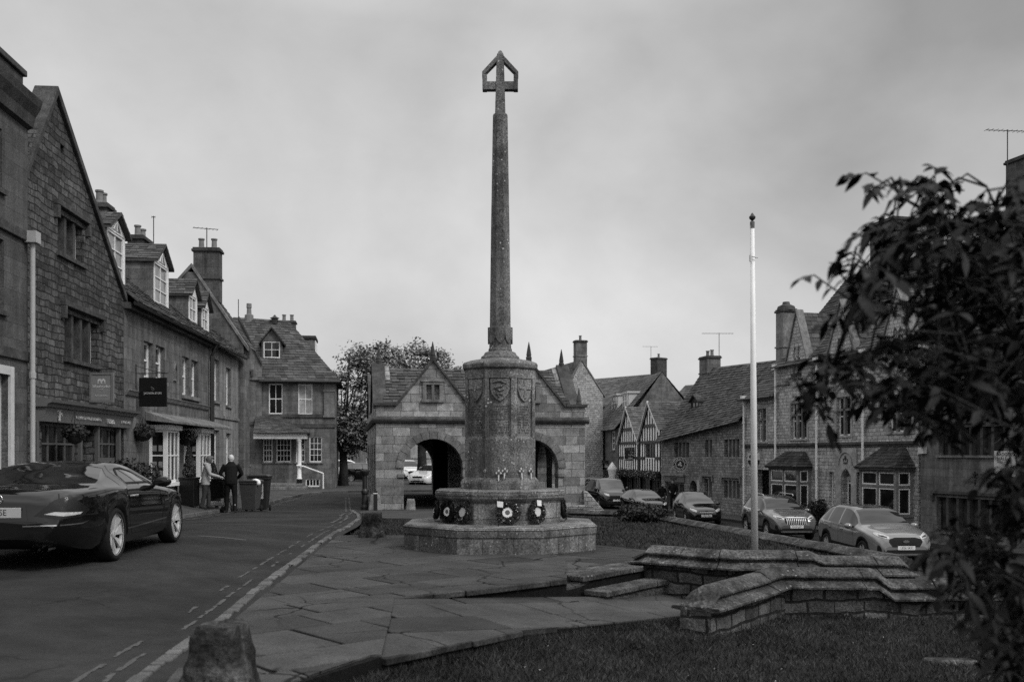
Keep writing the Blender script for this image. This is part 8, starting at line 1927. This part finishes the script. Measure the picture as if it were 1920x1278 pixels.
def add_region(poly, n, edge, seed):
    rr = random.Random(seed); xs = [p[0] for p in poly]; ys = [p[1] for p in poly]; k = 0
    while k < n:
        x, y = rr.uniform(min(xs), max(xs)), rr.uniform(min(ys), max(ys))
        if not inpoly(poly, x, y): continue
        if (x < 1760 or y < 420 or y > 900) and noise.noise((x / 60, y / 60, seed)) < -.02: continue
        Y = 3.55 + rr.gauss(0, .3) + .25 * noise.noise((x / 120, y / 120, 4)); p = at(x, y, Y); hubs.append(p); k += 1
        out = Vector((rr.gauss(-.55, .5), rr.gauss(-.1, .6), rr.gauss(.15, .35))).normalized(); L = rr.uniform(.1, .2)
        s0 = p - out * L * .6; s1 = p + out * L * .3 + Vector((0, 0, .02)); s2 = p + out * L * .7 - Vector((0, 0, .03)); tw.tube([loc(s0), loc(s1), loc(s2)], [.0035, .0028, .0015], 5, False)
        m = rr.randint(6, 9)
        for q in range(m):
            t = (q + .5) / m; b = s0.lerp(s1, t * 2) if t < .5 else s1.lerp(s2, t * 2 - 1); sd_ = out.cross(Vector((0, 0, 1))).normalized() * (1 if q % 2 else -1)
            dv = out * rr.uniform(.2, .8) + sd_ * rr.uniform(.3, .9) + Vector((0, 0, rr.uniform(-.85, .3))); leafnear(lv, loc(b), dv, rr.uniform(.038, .08), rr.uniform(.011, .018), rr)
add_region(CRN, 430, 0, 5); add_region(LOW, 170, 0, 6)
rr2 = random.Random(9)
extra = []
while len(extra) < 130:
    v = Vector((rr2.gauss(0, 1), rr2.gauss(0, 1), rr2.gauss(0, .8))).normalized() * rr2.random() ** .4; p = Vector((3.1 + v.x * 1.0, 3.9 + v.y * 1.1, 2.3 + v.z * 1.1))
    if p.x > p.y * .56 + .1: extra.append(p)
for p in extra:
    out = (p - Vector((3.0, 3.8, 1.9))).normalized()
    hubs.append(p)
    for q in range(8): leafnear(lv, loc(p + out * .02 * q), out * .5 + Vector((rr2.gauss(0, .6), rr2.gauss(0, .6), rr2.uniform(-.8, .2))), rr2.uniform(.045, .08), rr2.uniform(.011, .018), rr2)
limbs = [((2.82, 3.8, 2.6), None), ((2.88, 3.78, 1.7), [(1700, 640), (1560, 690)]), ((2.86, 3.8, 2.0), [(1760, 520), (1590, 530)]), ((2.84, 3.8, 2.3), [(1780, 420), (1690, 370)]), ((2.86, 3.8, 2.2), [(1880, 420), (1850, 350)]), ((2.92, 3.77, 1.2), [(1860, 740), (1680, 760)]), ((2.96, 3.76, .7), [(1880, 1000), (1800, 1080)]), ((2.98, 3.76, .3), [(1900, 1150), (1850, 1200)])]
ends = []
for a, pts in limbs:
    if pts is None:
        for e_ in ((3.6, 4.0, 3.0), (3.3, 4.6, 2.7), (3.2, 3.2, 2.9)): lb.tube([loc(a), loc(Vector(a).lerp(Vector(e_), .5) + Vector((0, 0, .1))), loc(e_)], [.03, .018, .004], 7); ends += [Vector(a).lerp(Vector(e_), .5), Vector(e_)]
        continue
    P = [Vector(a)] + [at(x, y, 3.6) for x, y in pts]; m = P[0].lerp(P[1], .45) + Vector((rr.gauss(0, .06), rr.gauss(0, .08), rr.uniform(.08, .2))); lb.tube([loc(P[0]), loc(m), loc(P[1]), loc(P[2])], [.035, .024, .014, .004], 7); ends += [m, P[1], P[1].lerp(P[2], .5), P[2]]
for h in hubs:
    e = min(ends, key=lambda q: (q - h).length); mid = e.lerp(h, .5) + Vector((0, 0, .05)); tw.tube([loc(e), loc(mid), loc(h)], [.005, .004, .003], 4, False)
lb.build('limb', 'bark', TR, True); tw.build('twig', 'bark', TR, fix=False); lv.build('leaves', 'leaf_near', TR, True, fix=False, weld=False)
